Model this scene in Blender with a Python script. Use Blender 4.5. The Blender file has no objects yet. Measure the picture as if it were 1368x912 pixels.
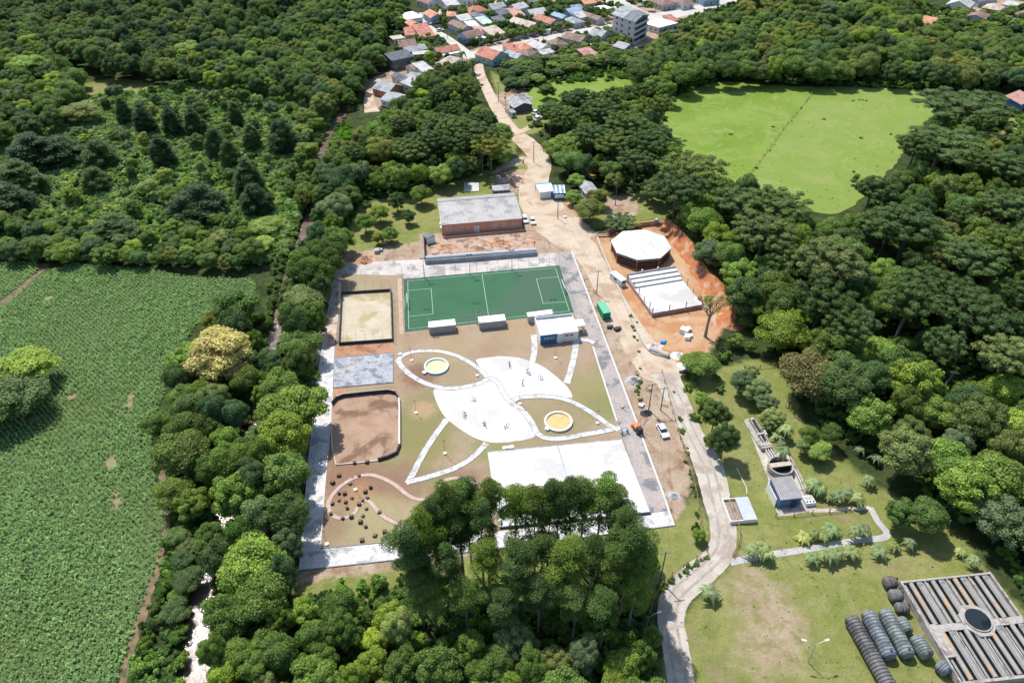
import bpy, math, random
import numpy as np
from mathutils import Vector, Matrix
from mathutils.geometry import tessellate_polygon
random.seed(7); rng = np.random.default_rng(7)
S = bpy.context.scene
COL = S.collection
# ---------------------------------------------------------------- camera, sky, sun, exposure
F = 960.0; HORIZON = -310.0; ROLL = math.radians(.8); H = 120.0; CX, CY = 684.0, 456.0
PITCH = math.atan((CY - HORIZON) / F)
cam_d = bpy.data.cameras.new('camera'); cam = bpy.data.objects.new('camera', cam_d); COL.objects.link(cam)
cam_d.sensor_width = 36.0; cam_d.lens = F / 1368 * 36; cam_d.clip_start = 1; cam_d.clip_end = 5000
cam.matrix_world = Matrix.Translation((0, 0, H)) @ Matrix.Rotation(math.pi / 2 - PITCH, 4, 'X') @ Matrix.Rotation(-ROLL, 4, 'Z')
S.camera = cam
SUN_TO = math.radians(-57); SUN_EL = math.radians(59)     # direction the shadows fall, height of the sun
w = bpy.data.worlds.new('World'); S.world = w; w.use_nodes = True
nt = w.node_tree; bg = nt.nodes['Background']; bg.inputs[1].default_value = 0.15
sky = nt.nodes.new('ShaderNodeTexSky'); sky.sky_type = 'NISHITA'; sky.sun_disc = False
sky.sun_elevation = SUN_EL
sdir = Vector((-math.cos(SUN_TO) * math.cos(SUN_EL), -math.sin(SUN_TO) * math.cos(SUN_EL), math.sin(SUN_EL)))
sky.sun_rotation = math.atan2(sdir.x, sdir.y)
nt.links.new(sky.outputs[0], bg.inputs[0])
sl = bpy.data.lights.new('sun', 'SUN'); sl.energy = 4.6; sl.angle = math.radians(.5); sl.color = (1, .96, .9)
so = bpy.data.objects.new('sun', sl); COL.objects.link(so); so.location = (0, 0, 200)
so.rotation_euler = (-sdir).to_track_quat('-Z', 'Y').to_euler()
S.view_settings.view_transform = 'Standard'; S.view_settings.look = 'None'
S.view_settings.exposure = 0.38; S.view_settings.gamma = 1
# ---------------------------------------------------------------- survey: photo point -> place on the ground
CR, SR = math.cos(ROLL), math.sin(ROLL); CPI, SPI = math.cos(PITCH), math.sin(PITCH)
def G(px, py, z=0.0):
    a, b = px - CX, py - CY; a, b = a * CR - b * SR, a * SR + b * CR
    t = (H - z) / (b * CPI + F * SPI)
    return (a * t, (F * CPI - b * SPI) * t)
def scale_at(px, py, z=0.0):
    a, b = px - CX, py - CY; b = a * SR + b * CR
    return (H - z) / (b * CPI + F * SPI)
def PRJ(x, y, z=0.0):
    h = H - z; cz = y * CPI + h * SPI; a = F * x / cz; b = F * (h * CPI - y * SPI) / cz
    return a * CR + b * SR + CX, -a * SR + b * CR + CY
def inpoly(X, Y, poly):
    X = np.asarray(X, float); Y = np.asarray(Y, float); r = np.zeros(X.shape, bool); n = len(poly)
    for i in range(n):
        x1, y1 = poly[i]; x2, y2 = poly[(i + 1) % n]
        if y1 == y2: continue
        c = ((y1 > Y) != (y2 > Y)) & (X < (x2 - x1) * (Y - y1) / (y2 - y1) + x1); r ^= c
    return r
def sdf(X, Y, poly, closed=True):
    d = np.full(X.shape, 1e9); n = len(poly)
    for i in range(n if closed else n - 1):
        x1, y1 = poly[i]; x2, y2 = poly[(i + 1) % n]; dx, dy = x2 - x1, y2 - y1
        t = np.clip(((X - x1) * dx + (Y - y1) * dy) / (dx * dx + dy * dy + 1e-9), 0, 1)
        d = np.minimum(d, np.hypot(X - x1 - t * dx, Y - y1 - t * dy))
    if closed: d = np.where(inpoly(X, Y, poly), -d, d)
    return d
def smooth(pts, n=6, closed=False):
    P = [Vector(p) for p in pts]; N = len(P); out = []
    for i in range(N if closed else N - 1):
        p0 = P[(i - 1) % N] if (closed or i > 0) else P[0]; p1 = P[i]; p2 = P[(i + 1) % N]
        p3 = P[(i + 2) % N] if (closed or i + 2 < N) else P[-1]
        for k in range(n):
            t = k / n
            out.append(tuple(.5 * ((2 * p1) + (p2 - p0) * t + (2 * p0 - 5 * p1 + 4 * p2 - p3) * t * t + (3 * p1 - p0 - 3 * p2 + p3) * t ** 3)))
    if not closed: out.append(tuple(P[-1]))
    return out
# ---------------------------------------------------------------- materials
def new_mat(name):
    m = bpy.data.materials.new(name); m.use_nodes = True; t = m.node_tree
    return m, t, t.nodes['Principled BSDF']
class NB:
    def __init__(s, t): s.t = t
    def n(s, ty, **k):
        x = s.t.nodes.new(ty)
        for a, b in k.items(): setattr(x, a, b)
        return x
    def link(s, a, b): s.t.links.new(a, b)
    def val(s, sock, v):
        if hasattr(v, 'is_output') or isinstance(v, bpy.types.NodeSocket): s.link(v, sock)
        else: sock.default_value = v
    def pos(s): return s.n('ShaderNodeNewGeometry').outputs['Position']
    def obj(s): return s.n('ShaderNodeTexCoord').outputs['Object']
    def noise(s, co, scale, detail=3, rough=.6, dist=0):
        x = s.n('ShaderNodeTexNoise'); s.link(co, x.inputs['Vector']); x.inputs['Scale'].default_value = scale
        x.inputs['Detail'].default_value = detail; x.inputs['Roughness'].default_value = rough; x.inputs['Distortion'].default_value = dist
        return x.outputs[0]
    def rng(s, v, a, b, c=0., d=1., smooth=True):
        x = s.n('ShaderNodeMapRange'); x.interpolation_type = 'SMOOTHSTEP' if smooth else 'LINEAR'
        s.val(x.inputs[0], v)
        for i, q in enumerate((a, b, c, d)): x.inputs[i + 1].default_value = q
        return x.outputs[0]
    def math(s, op, a, b=0., c=0.):
        x = s.n('ShaderNodeMath', operation=op); s.val(x.inputs[0], a); s.val(x.inputs[1], b); s.val(x.inputs[2], c); return x.outputs[0]
    def mix(s, f, a, b, mode='MIX'):
        x = s.n('ShaderNodeMix', data_type='RGBA', blend_type=mode); s.val(x.inputs[0], f)
        s.val(x.inputs[6], a if not isinstance(a, tuple) else (*a, 1)); s.val(x.inputs[7], b if not isinstance(b, tuple) else (*b, 1))
        return x.outputs[2]
    def attr(s, name):
        x = s.n('ShaderNodeAttribute'); x.attribute_name = name; return x.outputs['Fac']
    def stripes(s, co, ang, period):
        r = s.n('ShaderNodeVectorRotate', rotation_type='Z_AXIS'); s.link(co, r.inputs[0]); r.inputs['Angle'].default_value = -ang
        x = s.n('ShaderNodeSeparateXYZ'); s.link(r.outputs[0], x.inputs[0])
        return s.math('SINE', s.math('MULTIPLY', x.outputs[0], 2 * math.pi / period))
    def blob(s, co, x, y, r, soft=.5):
        d = s.n('ShaderNodeVectorMath', operation='DISTANCE'); s.link(co, d.inputs[0]); d.inputs[1].default_value = (x, y, 0)
        n_ = s.math('MULTIPLY_ADD', s.noise(co, 1.2 / r * 2, 4), r * 1.2, d.outputs['Value'])
        return s.rng(n_, r * (1.6 - soft), r * (1.6 + soft), 1, 0)
def mat(name, c1, c2=None, s=.4, amt=1., c3=None, s3=.06, rough=.85, spec=.25, bump=0, bs=3., metal=0, local=False,
        fine=.15, fs=6., blobs=(), stripe=None, trans=0):
    m, t, b = new_mat(name); k = NB(t); co = k.obj() if local else k.pos()
    col = c1
    if c2 is not None: col = k.mix(k.rng(k.noise(co, s, 5, .65), .5 - .18, .5 + .18, 0, amt), c1, c2)
    if c3 is not None: col = k.mix(k.rng(k.noise(co, s3, 4, .6, .4), .5, .62), col, c3)
    for (x, y, r, c, f) in blobs:
        col = k.mix(k.math('MULTIPLY', k.blob(co, x, y, r), f), col, c)
    if fine:
        col = k.mix(1, col, k.rng(k.noise(co, fs, 3, .7), .3, .7, 1 - fine, 1 + fine, False), 'MULTIPLY')
    h = None
    if stripe:
        st = k.stripes(co, stripe[0], stripe[1]); h = st
        if len(stripe) > 3: col = k.mix(1, col, k.rng(st, -1, -.6, 1 - stripe[3], 1), 'MULTIPLY')
    k.val(b.inputs['Base Color'], col if not isinstance(col, tuple) else (*col, 1))
    b.inputs['Roughness'].default_value = rough; b.inputs['Specular IOR Level'].default_value = spec; b.inputs['Metallic'].default_value = metal
    if bump or stripe:
        bn = k.n('ShaderNodeBump'); bn.inputs['Strength'].default_value = 1
        bn.inputs['Distance'].default_value = stripe[2] if stripe else bump
        k.link(h if h is not None else k.noise(co, bs, 5, .7), bn.inputs['Height']); k.link(bn.outputs[0], b.inputs['Normal'])
    return m
def leaf_mat(name, hue=True, gain=1.78, fixed=None):
    m, t, b = new_mat(name); k = NB(t); oi = k.n('ShaderNodeObjectInfo')
    col = oi.outputs['Color']
    if fixed: rg = k.n('ShaderNodeRGB'); rg.outputs[0].default_value = (*fixed, 1); col = rg.outputs[0]
    if hue:
        rp = k.n('ShaderNodeValToRGB'); k.link(oi.outputs['Random'], rp.inputs[0]); e = rp.color_ramp.elements
        e[0].position = 0; e[0].color = (.66, .76, .66, 1); e[1].position = 1; e[1].color = (1.35, 1.2, .75, 1)
        x = e.new(.35); x.color = (.9, .95, 1.0, 1); x = e.new(.7); x.color = (1.05, 1.05, .9, 1)
        col = k.mix(1, col, rp.outputs[0], 'MULTIPLY')
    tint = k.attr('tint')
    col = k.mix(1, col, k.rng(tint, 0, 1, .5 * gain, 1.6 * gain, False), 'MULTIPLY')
    col = k.mix(1, col, k.rng(k.noise(k.obj(), .7, 3, .6), .35, .65, .8, 1.2, False), 'MULTIPLY')
    k.link(col, b.inputs['Base Color']); b.inputs['Roughness'].default_value = .6; b.inputs['Specular IOR Level'].default_value = .25
    tr = k.n('ShaderNodeBsdfTranslucent'); k.link(k.mix(1, col, (1.1, 1.3, .6), 'MULTIPLY'), tr.inputs[0])
    ms = k.n('ShaderNodeMixShader'); ms.inputs[0].default_value = .34
    k.link(b.outputs[0], ms.inputs[1]); k.link(tr.outputs[0], ms.inputs[2]); k.link(ms.outputs[0], t.nodes['Material Output'].inputs[0])
    return m
# ---------------------------------------------------------------- mesh building
class MB:
    def __init__(s): s.v = []; s.f = []; s.mi = []; s.m = 0
    def add(s, vs, fs):
        o = len(s.v); s.v += [tuple(p) for p in vs]; s.f += [tuple(i + o for i in f) for f in fs]; s.mi += [s.m] * len(fs); return s
    def box(s, cx, cy, z0, sx, sy, sz, rot=0, tx=0):
        c, n = math.cos(rot), math.sin(rot); vs = []
        for z in (z0, z0 + sz):
            q = 1 - tx if z > z0 else 1
            for a, b in ((-1, -1), (1, -1), (1, 1), (-1, 1)):
                x, y = a * sx / 2 * q, b * sy / 2 * q; vs.append((cx + x * c - y * n, cy + x * n + y * c, z))
        return s.add(vs, [(0, 3, 2, 1), (4, 5, 6, 7), (0, 1, 5, 4), (1, 2, 6, 5), (2, 3, 7, 6), (3, 0, 4, 7)])
    def prism(s, poly, z0, z1):
        n = len(poly)
        a = sum(poly[i][0] * poly[(i + 1) % n][1] - poly[(i + 1) % n][0] * poly[i][1] for i in range(n))
        if a < 0: poly = poly[::-1]
        zf = z1 if callable(z1) else (lambda x, y: z1)
        vs = [(x, y, z0) for x, y in poly] + [(x, y, zf(x, y)) for x, y in poly]
        fs = [(i, (i + 1) % n, n + (i + 1) % n, n + i) for i in range(n)]
        if n <= 4: fs += [tuple(range(n - 1, -1, -1)), tuple(range(n, 2 * n))]
        else:
            for a_, b_, c_ in tessellate_polygon([[Vector((x, y, 0)) for x, y in poly]]):
                A, B, C = Vector(poly[a_]), Vector(poly[b_]), Vector(poly[c_])
                if (B - A).cross(C - A) < 0: b_, c_ = c_, b_
                fs += [(a_ + n, b_ + n, c_ + n), (c_, b_, a_)]
        return s.add(vs, fs)
    def tube(s, p0, p1, r0, r1=None, n=8, cap=True):
        r1 = r0 if r1 is None else r1; p0, p1 = Vector(p0), Vector(p1); d = (p1 - p0)
        if d.length < 1e-6: return s
        q = d.to_track_quat('Z', 'Y'); vs = []
        for p, r in ((p0, r0), (p1, r1)):
            for i in range(n):
                a = 2 * math.pi * i / n; vs.append(p + q @ Vector((r * math.cos(a), r * math.sin(a), 0)))
        fs = [(i, (i + 1) % n, n + (i + 1) % n, n + i) for i in range(n)]
        if cap: fs += [tuple(range(n - 1, -1, -1)), tuple(range(n, 2 * n))]
        return s.add(vs, fs)
    def path(s, pts, r, n=6):
        for a, b in zip(pts[:-1], pts[1:]): s.tube(a, b, r, r, n)
        return s
    def wall(s, pts, th, z0, z1, closed=False):       # a wall of constant thickness along a plan line
        P = [Vector(p[:2]) for p in pts]; N = len(P); L = []; R = []
        for i in range(N):
            a = P[i - 1] if (closed or i) else P[0]; b = P[(i + 1) % N] if (closed or i < N - 1) else P[-1]
            d = (b - a); d = d.normalized() if d.length else Vector((1, 0)); nn = Vector((-d.y, d.x)) * th / 2
            L.append(P[i] + nn); R.append(P[i] - nn)
        vs = []; fs = []
        for i in range(N): vs += [(*L[i], z0), (*R[i], z0), (*R[i], z1), (*L[i], z1)]
        for i in range(N if closed else N - 1):
            a = 4 * i; b = 4 * ((i + 1) % N)
            for k in range(4): k2 = (k + 1) % 4; fs.append((a + k, b + k, b + k2, a + k2))
        if not closed: fs += [(0, 3, 2, 1)[::-1], (4 * N - 4, 4 * N - 3, 4 * N - 2, 4 * N - 1)[::-1]]
        return s.add(vs, fs)
    def ring(s, cx, cy, r0, r1, z0, z1, n=40, sy=1.):
        vs = []; fs = []
        for i in range(n):
            a = 2 * math.pi * i / n; c, q = math.cos(a), math.sin(a) * sy
            vs += [(cx + r0 * c, cy + r0 * q, z0), (cx + r1 * c, cy + r1 * q, z0), (cx + r1 * c, cy + r1 * q, z1), (cx + r0 * c, cy + r0 * q, z1)]
        for i in range(n):
            a = 4 * i; b = 4 * ((i + 1) % n)
            for k in range(4): k2 = (k + 1) % 4; fs.append((a + k, b + k, b + k2, a + k2)[::-1])
        return s.add(vs, fs)
    def build(s, name, mats, parent=None, loc=None, smooth=False):
        me = bpy.data.meshes.new(name); me.from_pydata(s.v, [], s.f)
        mats = mats if isinstance(mats, (list, tuple)) else [mats]
        for m in mats: me.materials.append(m)
        me.polygons.foreach_set('material_index', s.mi)
        if smooth: me.polygons.foreach_set('use_smooth', [True] * len(s.f))
        me.validate(); me.update()
        o = bpy.data.objects.new(name, me); COL.objects.link(o)
        if parent: o.parent = parent
        if loc: o.location = loc
        return o
def tag(o, label=None, cat=None, group=None, kind=None):
    if label: o['label'] = label
    if cat: o['category'] = cat
    if group: o['group'] = group
    if kind: o['kind'] = kind
    return o
def thing(name, label, cat, loc=(0, 0, 0), rot=0, group=None):
    o = bpy.data.objects.new(name, None); COL.objects.link(o); o.empty_display_size = .5
    o.location = (*loc, 0) if len(loc) == 2 else loc; o.rotation_euler = (0, 0, rot)
    return tag(o, label, cat, group)
def struct(o, label=None): return tag(o, label, None, None, 'structure')
def copy_tree(o, loc=None, rot=None, label=None, group=None, scale=None, color=None, parent=None):
    c = o.copy(); COL.objects.link(c)
    if parent is not None: c.parent = parent
    if loc is not None: c.location = (*loc, 0) if len(loc) == 2 else loc
    if rot is not None: c.rotation_euler = (0, 0, rot)
    if scale is not None: c.scale = scale
    if label: c['label'] = label
    if group: c['group'] = group
    for ch in list(o.children): copy_tree(ch, parent=c)
    return c
def px_poly(pts, z=0.): return [G(x, y, z) for x, y in pts]
def sheet(name, poly, z, m, label=None, rag=0, step=1.5, seed=1):
    """a flat sheet with an optionally ragged outline, in place on the ground"""
    if rag:
        P = []; N = len(poly)
        for i in range(N):
            a, b = Vector(poly[i]), Vector(poly[(i + 1) % N]); L = (b - a).length; n = max(1, int(L / step))
            for k in range(n): P.append(a.lerp(b, k / n))
        r = random.Random(seed); n = len(P); off = [r.uniform(-1, 1) for _ in P]
        off = [(off[i - 1] + off[i] * 2 + off[(i + 1) % n]) / 4 for i in range(n)]
        Q = []
        for i in range(n):
            d = P[(i + 1) % n] - P[i - 1]; d = d.normalized() if d.length else Vector((1, 0)); Q.append(P[i] + Vector((-d.y, d.x)) * off[i] * rag * 2)
        poly = [tuple(q) for q in Q]
    tri = tessellate_polygon([[Vector((x, y, 0)) for x, y in poly]])
    vs = [(x, y, z) for x, y in poly]; fs = []
    for a, b, c in tri:
        A, B, C = Vector(poly[a]), Vector(poly[b]), Vector(poly[c])
        fs.append((a, b, c) if (B - A).cross(C - A) > 0 else (a, c, b))
    b = MB(); b.add(vs, fs); return struct(b.build(name, m), label)
def ribbon(name, pts, width, z, m, label=None, rag=0, n=8, closed=False, seed=3, build=True):
    P = [Vector(p[:2]) for p in smooth(pts, n, closed)]; N = len(P); r = random.Random(seed); vs = []; fs = []
    W = width if isinstance(width, (list, tuple)) else [width] * len(pts)
    for i in range(N):
        a = P[i - 1] if (closed or i) else P[0]; b = P[(i + 1) % N] if (closed or i < N - 1) else P[-1]
        d = (b - a); d = d.normalized() if d.length else Vector((1, 0)); q = i / n; j = min(int(q), len(W) - 1); j2 = min(j + 1, len(W) - 1)
        ww = W[j] + (W[j2] - W[j]) * (q - j); nn = Vector((-d.y, d.x)) * ww / 2
        for sgn in (1, -1):
            e = P[i] + nn * sgn * (1 + r.uniform(-rag, rag)); vs.append((e.x, e.y, z))
    for i in range(N if closed else N - 1):
        j = (i + 1) % N; fs.append((2 * i + 1, 2 * j + 1, 2 * j, 2 * i))
    b = MB(); b.add(vs, fs)
    return struct(b.build(name, m), label) if build else b
def np_mesh(name, V, F, mats, tint=None, smooth_=False, mi=None):
    """V (n,3) floats, F (m,k) ints -> mesh"""
    me = bpy.data.meshes.new(name); m, k = F.shape
    me.vertices.add(len(V)); me.vertices.foreach_set('co', V.astype(np.float32).ravel())
    me.loops.add(m * k); me.loops.foreach_set('vertex_index', F.astype(np.int32).ravel())
    me.polygons.add(m); me.polygons.foreach_set('loop_start', np.arange(0, m * k, k, dtype=np.int32))
    if mi is not None: me.polygons.foreach_set('material_index', mi.astype(np.int32))
    if tint is not None:
        a = me.attributes.new('tint', 'FLOAT', 'FACE'); a.data.foreach_set('value', tint.astype(np.float32))
    for q in (mats if isinstance(mats, (list, tuple)) else [mats]): me.materials.append(q)
    if smooth_: me.polygons.foreach_set('use_smooth', np.ones(m, bool))
    me.update(calc_edges=True); me.validate(); return me
def leaves(C, N, size, aspect=.6, r=rng):
    """one small quad per leaf: centres, facing, size -> V, F"""
    n = len(C); N = N / (np.linalg.norm(N, axis=1, keepdims=True) + 1e-9)
    A = r.normal(size=(n, 3)); T = np.cross(N, A); T /= np.linalg.norm(T, axis=1, keepdims=True) + 1e-9; B = np.cross(N, T)
    s = np.broadcast_to(np.asarray(size), (n,))[:, None]; T = T * s; B = B * s * aspect
    V = np.stack([C - T, C + B, C + T, C - B], 1).reshape(-1, 3); return V, np.arange(4 * n).reshape(n, 4)
# ---------------------------------------------------------------- the ground sheet with its soils and turf
STREAM_PX = [(500, -30), (497, 40), (480, 90), (462, 140), (440, 180), (430, 210), (424, 240), (416, 280), (404, 320), (392, 350), (380, 400), (370, 440), (357, 490), (345, 560), (318, 640), (292, 710), (272, 780), (266, 850), (262, 930), (260, 1000)]
STREAM = [G(*p) for p in STREAM_PX]; STREAM_S = smooth(STREAM, 6)
PASTURE_PX = [(878, 152), (890, 138), (925, 119), (962, 109), (1010, 112), (1060, 116), (1130, 116), (1200, 119), (1262, 123), (1256, 140), (1242, 160), (1222, 185), (1200, 215), (1170, 248), (1148, 268), (1118, 284), (1080, 282), (1040, 262), (1000, 250), (960, 235), (920, 210), (890, 180)]
MEADOW_PX = [(712, 118), (740, 104), (790, 92), (850, 84), (880, 92), (870, 112), (800, 126), (740, 140), (700, 150)]
GLADE_PX = [(112, 112), (150, 104), (190, 108), (215, 118), (190, 132), (140, 134), (118, 128)]
LAWN_PX = [(905, 515), (940, 500), (1000, 480), (1050, 485), (1070, 560), (1110, 600), (1170, 650), (1230, 680), (1290, 720), (1330, 780), (1420, 860), (1460, 1000), (870, 1000), (890, 860), (930, 800), (985, 745), (975, 660), (935, 580)]
LAWN2_PX = [(480, 275), (520, 262), (570, 250), (620, 240), (700, 205), (716, 220), (700, 262), (700, 320), (500, 332), (460, 350), (455, 330)]
LAWN3_PX = [(820, 262), (860, 255), (900, 270), (905, 300), (860, 298), (790, 305), (780, 280)]
LAWN4_PX = [(840, 700), (905, 690), (925, 660), (900, 610), (950, 700), (945, 740), (905, 775), (880, 800), (860, 780), (850, 740)]
LAWN5_PX = [(395, 770), (520, 745), (640, 740), (840, 712), (890, 720), (880, 760), (700, 770), (520, 790), (430, 830), (395, 850)]
LAWN6_PX = [(672, 145), (715, 140), (735, 158), (720, 178), (695, 180), (680, 168)]
LAWN7_PX = [(655, 170), (690, 190), (686, 215), (668, 215)]
CLAY_PX = [(796, 318), (830, 306), (882, 298), (900, 318), (922, 345), (944, 374), (962, 402), (972, 430), (956, 456), (940, 482), (905, 490), (880, 470), (846, 420), (812, 370), (800, 340)]
CLAY2_PX = [(745, 260), (765, 270), (772, 300), (750, 300)]
DIRT_OLD = [(700, 250), (745, 250), (765, 290), (800, 320), (830, 380), (860, 440), (900, 480), (915, 500), (905, 560), (925, 610), (900, 640), (905, 700), (880, 690), (830, 520), (770, 345), (765, 330), (560, 345), (440, 352), (395, 480), (398, 775), (520, 765), (640, 745), (900, 712), (915, 700), (880, 600), (850, 500), (780, 340)]
DIRT_PX = [(763, 336), (790, 345), (835, 420), (880, 490), (908, 520), (912, 560), (918, 600), (925, 640), (915, 670), (902, 700), (887, 663), (851, 566), (827, 503)]
DIRT1_PX = [(700, 250), (745, 250), (775, 290), (805, 320), (800, 350), (763, 338), (560, 349), (440, 354), (425, 345), (470, 338), (560, 322), (700, 322)]
DIRT8_PX = [(396, 758), (520, 748), (640, 736), (640, 742), (560, 752), (520, 762), (396, 778)]
DIRT9_PX = [(440, 352), (448, 352), (441, 400), (424, 505), (412, 620), (404, 620), (416, 500), (432, 400)]
DIRT2_PX = [(990, 750), (1010, 755), (1050, 790), (1075, 830), (1060, 880), (1020, 912), (990, 880), (1000, 830), (975, 790)]
DIRT3_PX = [(485, 110), (520, 95), (560, 90), (650, 60), (900, -10), (1010, -10), (900, 40), (860, 62), (780, 78), (660, 88), (640, 82), (610, 92), (600, 102), (540, 120), (500, 148), (490, 130)]
DIRT4_PX = [(660, 128), (690, 115), (712, 128), (700, 145), (672, 148)]
DIRT5_PX = [(560, 312), (718, 306), (722, 350), (560, 358)]
DIRT6_PX = [(664, 232), (700, 226), (708, 240), (690, 258), (664, 250)]
DIRT7_PX = [(800, 262), (845, 262), (858, 280), (840, 292), (815, 290)]
YARD_PX = [(1210, 20), (1368, -10), (1440, 60), (1368, 70), (1280, 50), (1215, 38)]
CROP_PX = [(-60, 450), (0, 414), (30, 388), (62, 364), (95, 354), (130, 352), (165, 358), (205, 360), (250, 370), (300, 372), (335, 374), (342, 385), (332, 402), (305, 402), (285, 418), (262, 436), (245, 460), (232, 490), (222, 520), (206, 556), (202, 590), (206, 630), (216, 668), (222, 700), (214, 740), (196, 790), (176, 850), (158, 912), (140, 1010), (-200, 1010), (-200, 600)]
CROP2_PX = [(-40, 356), (10, 350), (50, 350), (52, 362), (25, 384), (-10, 408), (-60, 430)]
def axis(a, b, step, far, g=1.35):
    c = list(np.arange(a, b + .01, step)); x = b; d = step
    while x < far[1]: d *= g; x += d; c.append(x)
    x = a; d = step
    while x > far[0]: d *= g; x -= d; c.insert(0, x)
    return np.array(c)
gx = axis(-190, 215, 1.0, (-5000, 5000)); y1 = list(np.arange(35, 330, 1.0)); y2 = list(np.arange(330, 560, 2.2))
gy = axis(35, 330, 1.0, (-600, 330)); gy = np.concatenate([gy, y2[1:], axis(560, 570, 5, (560, 6000))[1:]])
gy = np.unique(gy); gx = np.unique(gx)
XX, YY = np.meshgrid(gx, gy); nx, ny = len(gx), len(gy)
def msk(*polys):
    d = np.full(XX.shape, 50.)
    for p in polys:
        q = px_poly(p); xs = [a for a, _ in q]; ys = [b for _, b in q]
        sel = (XX > min(xs) - 25) & (XX < max(xs) + 25) & (YY > min(ys) - 25) & (YY < max(ys) + 25)
        d[sel] = np.minimum(d[sel], sdf(XX[sel], YY[sel], q))
    return d
m_river = np.full(XX.shape, 50.)
sel = (XX > -200) & (XX < 50) & (YY < 620) & (YY > -50); m_river[sel] = sdf(XX[sel], YY[sel], STREAM_S, False)
ZZ = -1.3 * np.clip((3.2 - m_river) / 1.6, 0, 1)
layers = dict(lawn=msk([(1312, 160), (1372, 148), (1400, 185), (1330, 198)], [(655, 95), (700, 118), (680, 150), (664, 130)], LAWN_PX, LAWN2_PX, LAWN3_PX, LAWN4_PX, LAWN5_PX, LAWN6_PX, LAWN7_PX, GLADE_PX), clay=msk(CLAY_PX, CLAY2_PX),
              bare=msk(DIRT2_PX), dirt=msk(DIRT_PX, DIRT1_PX, DIRT8_PX, DIRT9_PX, DIRT3_PX, DIRT4_PX, DIRT5_PX, DIRT6_PX, DIRT7_PX, YARD_PX), river=m_river)
idx = np.arange(nx * ny).reshape(ny, nx)
Fq = np.stack([idx[:-1, :-1], idx[:-1, 1:], idx[1:, 1:], idx[1:, :-1]], -1).reshape(-1, 4)
m, t, b = new_mat('ground_soil'); k = NB(t); co = k.pos()
base = k.mix(k.rng(k.noise(co, .25, 5, .7), .35, .65), (.022, .034, .012), (.055, .075, .022))
base = k.mix(k.rng(k.noise(co, .9, 4, .7), .56, .7), base, (.075, .06, .035))
def lay(base, name, col, soft=2.2, ns=.35, na=5.0):
    d = k.math('MULTIPLY_ADD', k.math('SUBTRACT', k.noise(co, ns, 5, .7), .5), na * 2, k.attr(name))
    return k.mix(k.rng(d, -soft, soft, 1, 0), base, col)
lawn = k.mix(k.rng(k.noise(co, .07, 6, .65, .3), .38, .62), (.175, .20, .050), (.245, .24, .088))
lawn = k.mix(k.rng(k.noise(co, .05, 5, .7, .5), .56, .68), lawn, (.25, .20, .115))
lawn = k.mix(k.rng(k.noise(co, .5, 5, .7, .5), .3, .7, 0, .45), lawn, (.10, .125, .03))
lawn = k.mix(k.rng(k.noise(co, .16, 7, .75, 1.0), .54, .64, 0, .5), lawn, (.27, .245, .12))
lawn = k.mix(k.rng(k.noise(co, .11, 7, .7, 1.5), .56, .66, 0, .55), lawn, (.09, .135, .03))
lawn = k.mix(1, lawn, k.rng(k.noise(co, 3.5, 4, .75), .25, .75, .72, 1.28, False), 'MULTIPLY')
base = lay(base, 'lawn', lawn, 1.2, .4, 2.2)
bare = k.mix(k.rng(k.noise(co, .2, 6, .7, .5), .35, .65), (.30, .225, .145), (.36, .285, .20))
bare = k.mix(k.rng(k.noise(co, .35, 6, .75), .45, .62, 0, .8), bare, (.19, .18, .065))
base = lay(base, 'bare', bare, 3.2, .22, 7.0)
dirt = k.mix(k.rng(k.noise(co, .15, 6, .7), .35, .65), (.30, .215, .145), (.39, .31, .235))
dirt = k.mix(k.rng(k.noise(co, .28, 5, .7, .6), .5, .66), dirt, (.23, .14, .085))
dirt = k.mix(k.rng(k.noise(co, .2, 5, .7, .3), .60, .68), dirt, (.13, .135, .045))
dirt = k.mix(1, dirt, k.rng(k.noise(co, 3, 4, .75), .25, .75, .8, 1.2, False), 'MULTIPLY')
base = lay(base, 'dirt', dirt, .8, .45, 2.6)
clay = k.mix(k.rng(k.noise(co, .13, 6, .65, .5), .38, .6), (.46, .30, .18), (.40, .20, .095))
clay = k.mix(k.rng(k.noise(co, .22, 5, .65, .2), .54, .66), clay, (.46, .35, .25))
clay = k.mix(1, clay, k.rng(k.noise(co, 2.5, 4, .75), .25, .75, .8, 1.15, False), 'MULTIPLY')
base = lay(base, 'clay', clay, .8, .4, 2.5)
base = k.mix(k.rng(k.math('MULTIPLY_ADD', k.math('SUBTRACT', k.noise(co, .5, 4), .5), 4., k.attr('river')), 1.0, 2.2, 1, 0), base, (.13, .085, .05))
k.link(base, b.inputs['Base Color']); b.inputs['Roughness'].default_value = .95; b.inputs['Specular IOR Level'].default_value = .1
bn = k.n('ShaderNodeBump'); bn.inputs['Distance'].default_value = .25; k.link(k.noise(co, 1.8, 5, .75), bn.inputs['Height']); k.link(bn.outputs[0], b.inputs['Normal'])
me = np_mesh('ground', np.stack([XX, YY, ZZ], -1).reshape(-1, 3), Fq, m, smooth_=True)
for nme, d in layers.items():
    a = me.attributes.new(nme, 'FLOAT', 'POINT'); a.data.foreach_set('value', np.clip(d, -30, 50).astype(np.float32).ravel())
gr = bpy.data.objects.new('ground', me); COL.objects.link(gr); struct(gr, 'soil, turf and forest floor around the park')
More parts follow.
